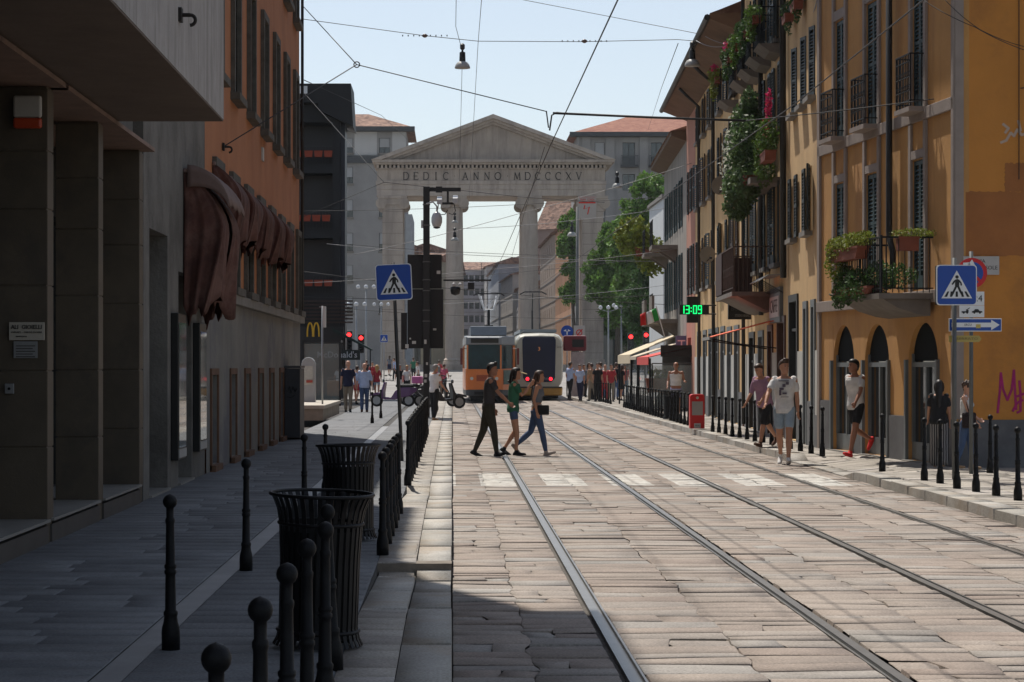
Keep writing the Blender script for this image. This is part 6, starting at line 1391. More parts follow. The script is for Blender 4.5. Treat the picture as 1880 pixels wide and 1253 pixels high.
# scooters
def scooter(px, Y, rz_, col, label, box=None):
    t = thing('motor_scooter', label, 'scooter', (P(px, 0, Y).x, Y, .12 if Y < 112 else gz(Y)), rz_, 'scooters parked by the left kerb')
    m = mat('scooter_%d_%d' % (int(col[0]*100), int(col[2]*100)), col, .3, .1, 3)
    for y, w_ in ((-.62, 'rear'), (.66, 'front')):
        mb = MB(); rg = []
        for k in range(20):
            a = 2*math.pi*k/20; rg.append([(.05*math.cos(b), y + (.20 + .05*math.sin(b))*math.cos(a), .25 + (.20 + .05*math.sin(b))*math.sin(a)) for b in [i*math.pi/3 for i in range(6)]])
        mb.rings(rg, False, True); wo = mb.build('wheel', mat('rubber', (.012, .012, .012), .8, .1), t, smooth=True)
        mb = MB(); mb.rings([[(x, y + .16*math.cos(a), .25 + .16*math.sin(a)) for a in [i*math.pi/6 for i in range(12)]] for x in (-.03, .03)]); mb.build('rim', STEEL, wo)
    mb = MB(); mb.rings([[(-.05, -.95, .62), (.05, -.95, .62), (.04, -.95, .72), (-.04, -.95, .72)], [(-.15, -.7, .42), (.15, -.7, .42), (.14, -.7, .76), (-.14, -.7, .76)], [(-.17, -.3, .35), (.17, -.3, .35), (.15, -.3, .74), (-.15, -.3, .74)], [(-.16, -.1, .28), (.16, -.1, .28), (.14, -.1, .6), (-.14, -.1, .6)], [(-.15, .05, .28), (.15, .05, .28), (.15, .05, .36), (-.15, .05, .36)], [(-.16, .32, .28), (.16, .32, .28), (.16, .32, .38), (-.16, .32, .38)]])
    mb.build('body', m, t, bevel=.02)
    mb = MB(); mb.rings([[(-.18, .36, .3), (.18, .36, .3), (.16, .44, .3), (-.16, .44, .3)], [(-.2, .36, .6), (.2, .36, .6), (.14, .46, .6), (-.14, .46, .6)], [(-.14, .28, .95), (.14, .28, .95), (.1, .36, .95), (-.1, .36, .95)]]); mb.build('leg_shield', m, t, bevel=.02)
    mb = MB(); mb.prismx([(.40, .5), (.95, .42), (.9, .5), (.62, .56)], -.07, .07); mb.build('mudguard', m, t)
    mb = MB(); mb.box(-.13, .13, -.85, -.12, .76, .86); mb.build('seat', mat('seat_black', (.01, .01, .01), .6, .1), t, bevel=.04)
    mb = MB(); mb.tube([(-.33, .18, 1.03), (-.15, .26, 1.02), (.15, .26, 1.02), (.33, .18, 1.03)], .018, 6); mb.tube([(0, .3, .95), (0, .64, .3)], .03, 6); mb.build('handlebar', BLK, t)
    for s in (-1, 1): mb = MB(); mb.tube([(s*.25, .22, 1.02), (s*.3, .2, 1.18)], .006, 4); mb.lathe([(.01, 0), (.06, .02), (.06, .04), (.01, .05)], (s*.3, .2, 1.18), 10); mb.build('mirror', BLK, t)
    mb = MB(); mb.lathe([(.02, -.02), (.07, 0), (.07, .06)], n=12); mb.build('headlight', GLS, t, loc=(0, .36, 1.0), rot=(R(-90), 0, 0))
    if box: mb = MB(); mb.box(-.2, .2, -1.15, -.78, .9, 1.18); mb.build('top_box', mat('top_box_pink', box, .5, .1), t, bevel=.05)
    return t
scooter(722, 88, R(75), (.10, .04, .12), 'purple scooter with a pink luggage box facing left on the left pavement', (.45, .10, .28)); scooter(768, 92, R(-60), (.02, .025, .05), 'dark blue scooter parked behind the woman in the white blouse'); scooter(800, 88, R(-80), (.012, .012, .014), 'black scooter by the mast with its wheel towards the kerb'); scooter(812, 84, R(-70), (.02, .02, .022), 'dark grey scooter nearest the kerb behind the bollards')
# ================================================================ TRAMS
def tram_old():
    Y = 104.5; X = (RAILX[0] + RAILX[1])/2; t = thing('orange_tram', 'old orange tram with grey roof, wide windscreen and raised pantograph coming towards the camera', 'tram', (X, Y, 0))
    OR = mat('tram_orange', (.60, .16, .03), .35, .08, 2, coat=.3); GR = mat('tram_grey', (.22, .235, .25), .4, .1, 2); BK = mat('tram_under', (.01, .01, .011), .7, .1)
    w = 1.17; L = 14
    def ring(y, w_, z0, z1): return [(-w_, y, z0), (w_, y, z0), (w_, y, z1), (-w_, y, z1)]
    def rg2(y, a, b, z0, z1): return [(a, y, z0), (b, y, z0), (b, y, z1), (a, y, z1)]
    mb = MB(); mb.rings([rg2(-.25, -.98, .50, .62, 1.54), rg2(-.16, -1.10, .60, .60, 1.56), rg2(.9, -w, w, .60, 1.58), rg2(L, -w, w, .60, 1.58)]); mb.build('lower_body', OR, t)
    mb = MB(); mb.rings([rg2(-.22, -.95, .48, .34, .615), rg2(-.13, -1.08, .58, .33, .598), rg2(.92, -w*.99, w*.99, .33, .598), rg2(L, -w*.99, w*.99, .33, .598)]); mb.build('skirt', mat('tram_skirt', (.05, .055, .06), .5, .1), t)
    mb = MB(); mb.box(-w*.75, w*.75, .4, L - .4, .1, .36); mb.box(-w*.7, w*.7, -.1, .2, .12, .35); mb.build('running_gear', BK, t)
    mb = MB(); mb.rings([rg2(-.21, -1.0, .50, 1.55, 2.66), rg2(.9, -w*.985, w*.985, 1.581, 2.62), rg2(L, -w*.985, w*.985, 1.581, 2.62)]); mb.build('window_band', mat('tram_window', (.006, .030, .038), .22, .5, 1.5, spec=.35), t)
    for x in (-w*.99, w*.99):
        mb = MB(); 
        for k in range(11): y = .3 + 1.3*k; mb.box(x - .015, x + .015, y, y + .14, 1.58, 2.62)
        mb.build('window_pillars', OR, t)
    for x0_, y0_, x1_, y1_ in ((-1.04, -.22, -.98, -.23), (.47, -.23, .54, -.20), (1.08, .80, 1.165, .86)):
        mb = MB(); mb.box(x0_, x1_, y0_ - .03, y0_ + .12, 1.55, 2.64); mb.build('corner_post', OR, t)
    mb = MB(); mb.rings([rg2(-.26, -1.0, .54, 2.67, 3.0), rg2(-.1, -1.08, .62, 2.65, 3.05), rg2(.9, -w, w, 2.63, 3.08), rg2(L, -w, w, 2.63, 3.08)]); mb.build('roof_band', GR, t, bevel=.05)
    mb = MB(); mb.box(-.86, .40, -.285, -.24, 2.74, 2.95); mb.build('destination_blind', mat('blind_black', (.015, .015, .012), .3, .1), t)
    mb = MB(); mb.prismx([(.2, 3.081), (.35, 3.52), (5, 3.52), (5.2, 3.081)], -.88, .78); mb.build('roof_box', mat('tram_roofbox', (.17, .20, .23), .5, .1), t, bevel=.03)
    mb = MB(); mb.box(-.60, .12, -.268, -.252, 1.0, 1.28); mb.build('number_plate', mat('plate_dark_orange', (.30, .06, .02), .4, .1), t)
    for x in (-.82, .32): mb = MB(); cylr(mb, .075, -.275, -.245, x, 1.12); mb.build('headlight', mat('headlight_glass', (.5, .5, .45), .1, 0), t)
    mb = MB(); mb.prismz([(.62, -.11), (1.02, .66), (1.04, .64), (.64, -.13)], .85, 1.5); mb.build('advert', mat('tram_advert', (.05, .09, .075), .4, .5, 8), t)
    for s in (-1, 1): mb = MB(); mb.tube([(s*w*.9, -.0, 2.5), (s*(w + .12), -.25, 2.45)], .015, 5); mb.box(s*(w + .12) - .05, s*(w + .12) + .05, -.28, -.24, 1.75, 2.5); mb.build('mirror', mat('mirror_red', (.12, .015, .012), .4, .1), t)
    for s in (-1, 1): mb = MB(); mb.tube([(-.25 + s*.15, -.225, 1.58), (-.25 + s*.45, -.225, 2.0)], .012, 4); mb.build('wiper', BK, t)
    mb = MB(); mb.box(-.7, .25, -.32, -.24, .40, .52); mb.build('bumper', BK, t)
    # pantograph: pale tubes in a V on a dark foot
    PN = mat('pantograph_white', (.70, .71, .72), .35, .05); z0 = 4.32; py_ = 2.4
    mb = MB()
    for s in (-1, 1): mb.tube([(s*.22, py_, z0), (s*.48, py_ - .3, z0 + .72)], .038, 6); mb.tube([(s*.22, py_, z0), (s*.36, py_ + .5, z0 + .65)], .03, 6)
    mb.tube([(-.24, py_, z0), (.24, py_, z0)], .038, 6); mb.tube([(-.24, py_, z0 + .05), (.46, py_ - .28, z0 + .66)], .02, 5); mb.build('pantograph', PN, t)
    mb = MB(); mb.tube([(0, py_, 3.5), (0, py_, z0)], .06, 6); mb.box(-.2, .2, py_ - .3, py_ + .3, 3.52, 3.6); mb.build('pantograph_foot', BK, t)
    mb = MB(); mb.tube([(-.72, py_ - .3, z0 + .66), (-.55, py_ - .3, z0 + .74), (.55, py_ - .3, z0 + .74), (.72, py_ - .3, z0 + .66)], .03, 5); mb.build('collector', BK, t)
    # second half of the tram follows the bend of the track to the right
    mb = MB(); r2 = lambda y, x0, z0_, z1_: [(x0 - w, y, z0_), (x0 + w, y, z0_), (x0 + w, y, z1_), (x0 - w, y, z1_)]
    mb.rings([r2(L + .4, .1, .6, 1.58), r2(L + 13, .75, .6, 1.58)]); mb.build('rear_lower_body', OR, t)
    mb = MB(); mb.rings([r2(L + .4, .1, 1.59, 2.62), r2(L + 13, .75, 1.59, 2.62)]); mb.build('rear_window_band', MC['tram_window'], t)
    mb = MB(); mb.rings([r2(L + .4, .1, 2.63, 3.1), r2(L + 13, .75, 2.63, 3.1)]); mb.build('rear_roof', GR, t)
    mb = MB(); mb.box(-w*.8, w*.85, L, L + .4, .6, 2.95); mb.build('bellows', BK, t)
tram_old()
t = thing('orange_tram', 'another orange tram half hidden between the first orange tram and the cream tram', 'tram', (P(932, 0, 132).x + .1, 133, gz(133)))
for nm, z0, z1, m in (('lower_body', .5, 1.5, MC['tram_orange']), ('window_band', 1.502, 2.55, MC['tram_window']), ('roof', 2.552, 3.2, MC['tram_grey'])):
    mb = MB(); mb.box(-.9, .9, 0, 9, z0, z1); mb.build(nm, m, t, bevel=.05)
for x in (-.85, -.2, .25, .85): mb = MB(); mb.box(x - .06, x + .06, -.02, -.003, 1.5, 2.55); mb.build('window_post', MC['tram_orange'], t)
mb = MB(); mb.prism([(-.15, 1.9), (.8, 1.9), (.5, 2.15), (-.15, 2.4)], -.03, -.021); mb.build('reflected_awning', BEI, t) if False else None
def tram_new():
    Y = 112; X = (RAILX[2] + RAILX[3])/2 - .18; t = thing('cream_tram', 'modern cream and green tram seen from behind with red tail lights and dark rear window', 'tram', (X, Y, 0))
    CR = mat('tram_cream', (.46, .44, .36), .3, .08, 2, coat=.4); YL = mat('tram_yellow', (.50, .27, .06), .4, .1, 2)
    def ring(y, k, zt, n=20):
        pts = []; w = 1.2*k; h0, h1 = .58, zt
        for i in range(n):
            a = 2*math.pi*i/n; ca, sa = math.cos(a), math.sin(a); e = .38
            pts.append((w*math.copysign(abs(ca)**e, ca), y, (h0 + h1)/2 + (h1 - h0)/2*math.copysign(abs(sa)**e, sa)))
        return pts
    mb = MB(); mb.rings([ring(0, .93, 3.18), ring(.12, .97, 3.26), ring(.5, 1.0, 3.32), ring(16, 1.0, 3.34)]); mb.build('shell', CR, t)
    mb = MB(); mb.rings([[(-1.08, -.03, .24), (1.08, -.03, .24), (1.12, -.03, .62), (-1.12, -.03, .62)], [(-1.16, .5, .24), (1.16, .5, .24), (1.18, .5, .66), (-1.18, .5, .66)], [(-1.16, 16, .24), (1.16, 16, .24), (1.18, 16, .66), (-1.18, 16, .66)]]); mb.build('bumper_skirt', YL, t, bevel=.06)
    mb = MB(); mb.box(-1.13, 1.13, -.06, .06, .62, .68); mb.build('bumper_strip', mat('strip_dark', (.04, .04, .035), .5, 0), t)
    mb = MB(); pts = [(-.78, 1.10), (-.60, .90), (.60, .90), (.78, 1.10), (.82, 2.98), (.74, 3.12), (-.74, 3.12), (-.82, 2.98)]; mb.prism(pts, -.045, .15); mb.build('rear_window', mat('rear_glass', (.010, .016, .045), .3, .2, .6, spec=.35), t, bevel=.02)
    for s in (-1, 1):
        mb = MB(); cylr(mb, .085, -.075, -.047, s*.57, 1.06); mb.build('tail_light', mat('tail_light_red', (.5, .01, .02), .4, 0, emit=((1, .02, .04), 2.2)), t)
        mb = MB(); mb.box(s*.33 - .1, s*.33 + .1, -.055, -.047, 1.02, 1.12); mb.build('lamp_plate', mat('lamp_plate_grey', (.10, .11, .13), .4, 0), t)
    text('3', t, (0, -.05, 2.52), .26, mat('route_amber', (.55, .20, .07), .5, 0, emit=((.9, .35, .12), .25))); text('7109', t, (0, -.05, 1.2), .14, mat('num_dim', (.12, .05, .06), .5, 0))
    text('Sirio', t, (.98, -.06, 2.62), .16, mat('fleet_letters', (.1, .09, .07), .5, 0), width=.26)
    mb = MB(); mb.box(-.9, .9, 1, 12, 3.345, 3.5); mb.build('roof_equipment', MC['tram_roofbox'], t)
    mb = MB()
    for k in range(5): mb.tube([(-1.0 + .05*k, .6 + .8*k, 3.2), (-.7, .6 + .8*k, 3.45)], .02, 4)
    mb.build('roof_cables', STEEL, t)
    mb = MB(); mb.tube([(-.2, 4, 3.5), (-.2, 4, 4.5)], .045, 6); mb.tube([(-.2, 4, 4.5), (-.2, 3.2, 5.35)], .03, 6); mb.tube([(-.85, 3.2, 5.3), (-.6, 3.2, 5.42), (.25, 3.2, 5.42), (.5, 3.2, 5.3)], .03, 5); mb.build('pantograph', MK, t)
    mb = MB()
    for x in (-1.17, 1.17):
        for k in range(6): mb.box(x - .035, x + .035, .8 + 2.5*k, 2.9 + 2.5*k, 1.5, 2.75)
    mb.build('side_windows', MC['tram_window'], t)
    mb = MB(); mb.box(-.95, .95, .3, 15, .1, .25); mb.build('running_gear', MC['tram_under'], t)
tram_new()
# ================================================================ PEOPLE
SKIN = mat('skin', (.42, .21, .13), .5, .08, 12); SKIND = mat('skin_tanned', (.30, .14, .085), .5, .08, 12); SKINL = mat('skin_light', (.48, .26, .18), .5, .08, 12)
HK = mat('hair_black', (.010, .008, .007), .5, .3, 30); HB = mat('hair_brown', (.045, .022, .012), .5, .3, 30); HG = mat('hair_grey', (.22, .21, .2), .6, .3, 30); HY = mat('hair_blond', (.45, .26, .09), .5, .3, 30)
def cloth(name, c): return mat('cloth_' + name, c, .85, .18, 5, .9, 13)
CW_ = cloth('white', (.62, .61, .60)); CK = cloth('black', (.010, .010, .012)); CN = cloth('navy', (.012, .014, .04)); CKH = cloth('khaki', (.20, .17, .13)); CLB = cloth('light_blue', (.34, .42, .60)); CJ = cloth('denim', (.05, .085, .17)); CJL = cloth('pale_denim', (.26, .33, .40)); CCH = cloth('charcoal', (.035, .032, .034)); CGR = cloth('green', (.03, .13, .075)); CPU = cloth('lilac', (.30, .17, .25)); CRD = cloth('red', (.35, .03, .04)); CGY = cloth('grey', (.13, .14, .16)); CDO = cloth('dark_olive', (.03, .028, .018)); CPK = cloth('pink', (.5, .10, .18)); CTN = cloth('tan', (.30, .2, .12)); CBR = cloth('brown_leather', (.08, .035, .02)); CRS = cloth('red_shoe', (.60, .03, .03))
def stripes_mat():
    m = mat('striped_cloth', (.02, .02, .022), .8, 0); t = m.node_tree; N = t.nodes; L = t.links
    tc = N.new('ShaderNodeTexCoord'); wv = N.new('ShaderNodeTexWave'); wv.wave_type = 'BANDS'; wv.bands_direction = 'X'; wv.inputs['Scale'].default_value = 9; wv.inputs['Distortion'].default_value = 1.0
    L.new(tc.outputs['Object'], wv.inputs['Vector']); cr = N.new('ShaderNodeValToRGB'); cr.color_ramp.elements[0].position = .55; cr.color_ramp.elements[1].position = .65; cr.color_ramp.elements[0].color = (.015, .015, .017, 1); cr.color_ramp.elements[1].color = (.28, .27, .27, 1)
    L.new(wv.outputs[0], cr.inputs[0]); L.new(cr.outputs[0], N['Principled BSDF'].inputs['Base Color']); return m
CST = stripes_mat()
def ell(c, ax, ay, n=12): return [c + ax*math.cos(2*math.pi*k/n) + ay*math.sin(2*math.pi*k/n) for k in range(n)]
def limb(mb, pts, rad, n=12, flat=1.0, up=Vector((1, 0, 0))):
    """closed tapered limb with rounded ends"""
    pts = [Vector(p) for p in pts]; rings = []
    P_ = list(pts); Rr = list(rad)
    d0 = (P_[0] - P_[1]).normalized(); d1 = (P_[-1] - P_[-2]).normalized()
    P2 = [P_[0] + d0*Rr[0]*.85, P_[0] + d0*Rr[0]*.5] + P_ + [P_[-1] + d1*Rr[-1]*.5, P_[-1] + d1*Rr[-1]*.85]
    R2 = [Rr[0]*.3, Rr[0]*.8] + Rr + [Rr[-1]*.8, Rr[-1]*.3]
    for i, (p, r) in enumerate(zip(P2, R2)):
        d = (P2[min(i+1, len(P2)-1)] - P2[max(i-1, 0)]).normalized(); a = (up - d*up.dot(d)); a = a.normalized() if a.length > .05 else d.orthogonal().normalized(); b = d.cross(a)
        rings.append(ell(p, a*r, b*r*flat, n))
    mb.rings(rings)
def sphere(mb, c, rx, ry, rz_, n=14, m=9):
    c = Vector(c); rings = []
    for j in range(m):
        t = -math.pi/2 + math.pi*(j + .35)/(m - .3); rings.append([c + Vector((rx*math.cos(t)*math.cos(2*math.pi*k/n), ry*math.cos(t)*math.sin(2*math.pi*k/n), rz_*math.sin(t))) for k in range(n)])
    mb.rings(rings)
def person(label, px, py, heading, H=1.75, Y=None, z0=.12, legs=((18, 10), (-18, 25)), arms=((-15, 10, 15), (20, 10, 15)), lean=3, top=('tee', CW_), bottom=('trousers', CJ), shoes=CK, hair=('short', HB), skin=SKIN, female=False, fine=1, turn=0, extra=None, group=None, socks=None, build=1.0, headpitch=0):
    """px, py: photo column and row of the feet; heading 0 = walking away, 90 = to the left, -90 = to the right"""
    if Y is None: Y = F*(1.7 - z0)/(py - 672)
    root = thing('person', label, 'person', (P(px, 0, Y).x, Y, z0), R(heading + (rb.uniform(-25, 25) if fine == 0 else 0)), group)
    k = H/1.75; vox = {2: .0075, 1: .011, 0: .02}[fine]
    sw = (.162 if female else .188)*build; hw = .088 if female else .086
    def rot(v, a): return Vector((v.x, v.y*math.cos(a) + v.z*math.sin(a)*0 - 0, v.z)) if False else Vector((v.x, v.y*math.cos(a) - v.z*math.sin(a), v.y*math.sin(a) + v.z*math.cos(a)))
    hip = Vector((0, 0, .93)); 
    def up(v): return hip + rot(Vector(v) - hip, -R(lean))         # lean forward (towards +y)
    def leg(s, a, kn):
        h = Vector((s*hw, 0, .91)); a = R(a); kn_ = h + Vector((0, math.sin(a), -math.cos(a)))*.43
        b = a - R(kn); an = kn_ + Vector((s*-.01, math.sin(b), -math.cos(b)))*.41; return h, kn_, an, b
    LG_ = [leg(-1, *legs[0]), leg(1, *legs[1])]
    low = min(l[2].z for l in LG_) - .075; off = Vector((0, 0, -low))
    hip = hip + off; LG_ = [(a + off, b + off, c + off, d) for a, b, c, d in LG_]
    def U(x, y, z): return up(Vector((x, y, z)) + off)
    def arm(s, p, ab, el):
        sh = U(s*(sw - .02), 0, 1.43); a = R(p - lean*0); q = R(ab); d = Vector((s*math.sin(q), math.sin(a)*math.cos(q), -math.cos(a)*math.cos(q))); e = sh + d*.285
        a2 = a + R(el); d2 = Vector((s*math.sin(q)*.4, math.sin(a2), -math.cos(a2))).normalized(); w = e + d2*.25; return sh, e, w, d2
    AR = [arm(-1, *arms[0]), arm(1, *arms[1])]
    S = lambda v: Vector(v)*k
    # ------- bodies as joined lofts, then fused by a voxel remesh
    def fuse(mb, name, m, par, v, it=4, inherit=True):
        mb.v = [tuple(Vector(p)*k) for p in mb.v]; me = mb.mesh(name, m, True)
        bm = bmesh.new(); bm.from_mesh(me); bmesh.ops.recalc_face_normals(bm, faces=bm.faces[:]); bm.to_mesh(me); bm.free()
        o = link(name, me, par); r = o.modifiers.new('r', 'REMESH'); r.mode = 'VOXEL'; r.voxel_size = v; r.use_smooth_shade = True
        if it: sm_ = o.modifiers.new('s', 'SMOOTH'); sm_.iterations = it; sm_.factor = .5
        return o
    bw = build
    tors = [(.86, .150 if female else .145, .105), (.93, .168 if female else .156, .115), (1.02, .142 if female else .148, .10), (1.10, .120 if female else .140, .092), (1.20, .130 if female else .152, .10), (1.30, .148 if female else .170, .112), (1.38, .150 if female else .178, .105), (1.44, .125 if female else .150, .085), (1.48, .07, .062)]
    def torso(mb, inf=0., z0_=.0, z1_=9, sq=1.0, yo=0., extra_front=0.):
        rg = []
        for z, rx, ry in tors:
            if z < z0_ or z > z1_: continue
            if z < 1.2 and bw > 1: ry = ry*(1 + (bw - 1)*2.2)
            c = U(0, .0 + (.015 if z > 1.2 else 0), z); rg.append([c + Vector(((rx*bw + inf)*math.copysign(abs(math.cos(a))**.85, math.cos(a)), 0, 0)) + rot(Vector((0, (ry + inf)*math.sin(a)*(1.15 if (bw > 1.02 and math.sin(a) > 0 and z < 1.25) else 1), 0)), -R(lean)) for a in [2*math.pi*i/18 for i in range(18)]])
        mb.rings(rg)
        if female and z1_ > 1.3:
            for s in (-1, 1): sphere(mb, U(s*.062, .095, 1.285), .055 + inf*.5, .05 + inf*.5, .055 + inf*.5, 10, 7)
    mb = MB(); torso(mb)
    hc = U(0, .035, 1.635); th = R(turn)
    def HD(x, y, z):                          # head frame (turned and tipped)
        v = Vector((x, y, z)); pt = R(headpitch); v = Vector((v.x, v.y*math.cos(pt) - v.z*math.sin(pt), v.y*math.sin(pt) + v.z*math.cos(pt)))
        return hc + Vector((v.x*math.cos(th) - v.y*math.sin(th), v.x*math.sin(th) + v.y*math.cos(th), v.z))
    limb(mb, [U(0, .0, 1.44), U(0, .012, 1.50), U(0, .02, 1.56)], [.062, .054, .053])
    rg = []                                   # head: jaw, cheeks, temples, crown
    for (z, rx, y0, y1) in ((-.118, .022, .030, .072), (-.105, .040, -.005, .086), (-.075, .056, -.05, .092), (-.04, .066, -.080, .088), (.0, .073, -.094, .088), (.04, .075, -.098, .088), (.075, .068, -.09, .075), (.10, .052, -.068, .05), (.115, .025, -.035, .02)):
        yc, ry = (y0 + y1)/2, (y1 - y0)/2; rg.append([HD(rx*math.cos(a), yc + ry*math.sin(a), z) for a in [2*math.pi*i/16 for i in range(16)]])
    mb.rings(rg)
    mb.rings([[HD(x, y, z) for x, y, z in ((-.006, .085, .02), (.006, .085, .02), (.006, .06, .02), (-.006, .06, .02))], [HD(x, y, z) for x, y, z in ((-.014, .110, -.03), (.014, .110, -.03), (.014, .06, -.03), (-.014, .06, -.03))], [HD(x, y, z) for x, y, z in ((-.012, .092, -.042), (.012, .092, -.042), (.012, .06, -.042), (-.012, .06, -.042))]])
    for s in (-1, 1): 
        e = HD(s*.076, -.008, -.005); sphere(mb, e, .010, .02, .032, 8, 6)
    mb.rings([[HD(x, y, z) for x, y, z in ((-.022, .086, -.066), (.022, .086, -.066), (.018, .094, -.072), (-.018, .094, -.072))], [HD(x, y, z) for x, y, z in ((-.02, .084, -.082), (.02, .084, -.082), (.016, .09, -.08), (-.016, .09, -.08))]])
    tk = .9 if female else 1.0
    for s, (h, kn_, an, b) in zip((-1, 1), LG_):
        limb(mb, [h + Vector((0, 0, .02)), h.lerp(kn_, .35), h.lerp(kn_, .8), kn_, kn_.lerp(an, .3), kn_.lerp(an, .7), an], [.086*tk + .008, .082*tk, .060*tk, .053*tk, .056*tk, .038*tk, .034])
        # foot
        fp = 0 if an.z < low + off.z + .13 + .001 - 0 and False else 0
    feet = []
    for s, (h, kn_, an, b) in zip((-1, 1), LG_):
        pitch = 0.0 if an.z < .10 else max(-1.1, min(.4, b*1.0 + .0))   # lifted heel tips the foot down
        if b > .12: pitch = .25
        d = Vector((s*.10, math.cos(pitch), math.sin(pitch))).normalized(); n_ = Vector((0, -math.sin(pitch), math.cos(pitch)))
        heel = an - n_*.045 - d*.04; toe = heel + d*.215 - n_*.008; feet.append((heel, toe, an, d, n_))
        limb(mb, [an, heel.lerp(toe, .15) + n_*.0, heel.lerp(toe, .6), toe], [.033, .036, .036, .022], flat=.8)
    for s, (sh, e, w, d2) in zip((-1, 1), AR):
        limb(mb, [sh, sh.lerp(e, .4), e, e.lerp(w, .35), w], [.052*tk, .046*tk, .036*tk, .038*tk, .025])
        # hand: palm, four curled fingers, thumb from the side of the palm
        side = Vector((-s*.35, .93, .0)); side = (side - d2*side.dot(d2)).normalized(); nrm = d2.cross(side).normalized()*(-s); pc = w + d2*.045
        limb(mb, [w + d2*.005, pc, w + d2*.085], [.024, .034, .036], flat=.55, up=side)
        if fine >= 1:
            for q, (of, ln) in enumerate(((.027, .072), (.010, .080), (-.008, .074), (-.025, .058))):
                a0 = w + d2*.088 + side*of; c1 = a0 + d2*ln*.45 - nrm*.006; c2 = c1 + (d2*.75 - nrm*.66).normalized()*ln*.32; c3 = c2 + (d2*.4 - nrm*.92).normalized()*ln*.24
                limb(mb, [a0, c1, c2, c3], [.0095, .009, .0082, .007], n=7)
            a0 = w + d2*.035 + side*.026; limb(mb, [a0, a0 + (side*.7 + d2*.7)*.034, a0 + (side*.35 + d2*.95)*.06 - nrm*.008], [.013, .0105, .008], n=7)
    body = fuse(mb, 'body', skin, root, vox, 3)
    # ------- eyes and brows
    if fine >= 1:
        mb = MB()
        for s in (-1, 1): sphere(mb, HD(s*.030, .080, .012), .012, .010, .007, 8, 6)
        fuse(mb, 'eyes', mat('eye_dark', (.02, .015, .012), .3, 0), body, .004, 0)
        mb = MB()
        for s in (-1, 1): limb(mb, [HD(s*.014, .088, .032), HD(s*.045, .078, .034)], [.005, .004], n=6)
        fuse(mb, 'eyebrows', hair[1] if hair[1] else HB, body, .004, 0)
    # ------- top
    kind, mt = top
    mb = MB(); inf = .014
    low_ = {'tank': 1.0, 'crop': 1.06}.get(kind, .90)
    if kind in ('tee', 'long', 'blouse', 'rolled'):
        torso(mb, inf + (.012 if kind == 'blouse' else 0), .86 if not (bottom[0] == 'high') else 1.0, 1.46)
        c = U(0, 0, .845)
        for s, (sh, e, w, d2) in zip((-1, 1), AR):
            end = sh.lerp(e, .62) if kind == 'tee' else (e.lerp(w, .93) if kind == 'long' else e.lerp(w, .05))
            sphere(mb, sh + Vector((-s*.013, 0, -.002)), .059*tk + .003, .061*tk + .002, .061)
            if kind in ('tee', 'blouse'): limb(mb, [sh + Vector((-s*.03, 0, .0)), sh.lerp(end, .5), end], [.056, .057, .060])
            else: limb(mb, [sh + Vector((-s*.03, 0, 0)), sh.lerp(e, .5), e, end], [.064, .060, .052, .044])
    else:
        torso(mb, inf, low_ , 1.39)
        for s in (-1, 1): limb(mb, [U(s*.075, .09, 1.38), U(s*.085, .03, 1.462), U(s*.08, -.07, 1.40)], [.03, .026, .03])
    tp = fuse(mb, {'tee': 't_shirt', 'long': 'shirt', 'blouse': 'blouse', 'rolled': 'shirt', 'tank': 'tank_top', 'crop': 'top'}[kind], mt, root, vox*1.15, 4)
    # ------- bottom
    kind, mb_ = bottom[0], bottom[1]
    mb = MB()
    if kind in ('trousers', 'shorts', 'longshorts', 'wide', 'jeans'):
        torso(mb, .012, .86, 1.0)
        for s, (h, kn_, an, b) in zip((-1, 1), LG_):
            if kind == 'trousers' or kind == 'jeans':
                j = .72 if kind == 'jeans' else 1
                limb(mb, [h + Vector((0, 0, .03)), h.lerp(kn_, .35), kn_, kn_.lerp(an, .4), kn_.lerp(an, .94)], [.104*tk, .096*tk, .070*tk, .068*(j*.3 + .7), .054*j + .004])
            elif kind == 'wide': limb(mb, [h + Vector((0, 0, .03)), h.lerp(kn_, .35), kn_, kn_.lerp(an, .5), kn_.lerp(an, .95)], [.11, .11, .105, .108, .115])
            else:
                f = {'shorts': .42 if female else .62, 'longshorts': .95}[kind]
                limb(mb, [h + Vector((0, 0, .03)), h.lerp(kn_, f*.5), h.lerp(kn_, f)], [.096*tk, .089*tk, .082*tk])
        fuse(mb, 'shorts' if 'short' in kind else 'trousers', mb_, root, vox*1.15, 4)
    elif kind in ('skirt', 'dress'):
        torso(mb, .014, .86 if kind == 'skirt' else .86, 1.02 if kind == 'skirt' else 1.4)
        zl = .48; k1, k2 = LG_[0][1], LG_[1][1]; mid_ = (k1 + k2)/2; c0 = hip + Vector((0, 0, -.05)); c1 = mid_ + Vector((0, 0, .06))
        spread = abs(k1.y - k2.y)/2
        mb.rings([ell(hip + Vector((0, 0, .05)), Vector((.155, 0, 0)), Vector((0, .12, 0)), 16), ell(c0, Vector((.18, 0, 0)), Vector((0, .14, 0)), 16), ell(c1, Vector((.185, 0, 0)), Vector((0, .12 + spread*.8, 0)), 16)])
        fuse(mb, kind, mb_, root, vox*1.15, 3)
    # ------- shoes
    for s, (heel, toe, an, d, n_) in zip((-1, 1), feet):
        mb = MB(); limb(mb, [heel.lerp(toe, .05) + n_*.004, heel.lerp(toe, .5), toe - d*.005], [.044, .043, .033], flat=.8); limb(mb, [an + n_*.01, an - n_*.03], [.042, .045])
        limb(mb, [heel - n_*.024, heel.lerp(toe, .5) - n_*.026, toe - n_*.014], [.040, .042, .034], flat=.35)
        fuse(mb, 'shoe', shoes, root, .008 if fine else .016, 2)
    # ------- hair
    hk, hm = hair
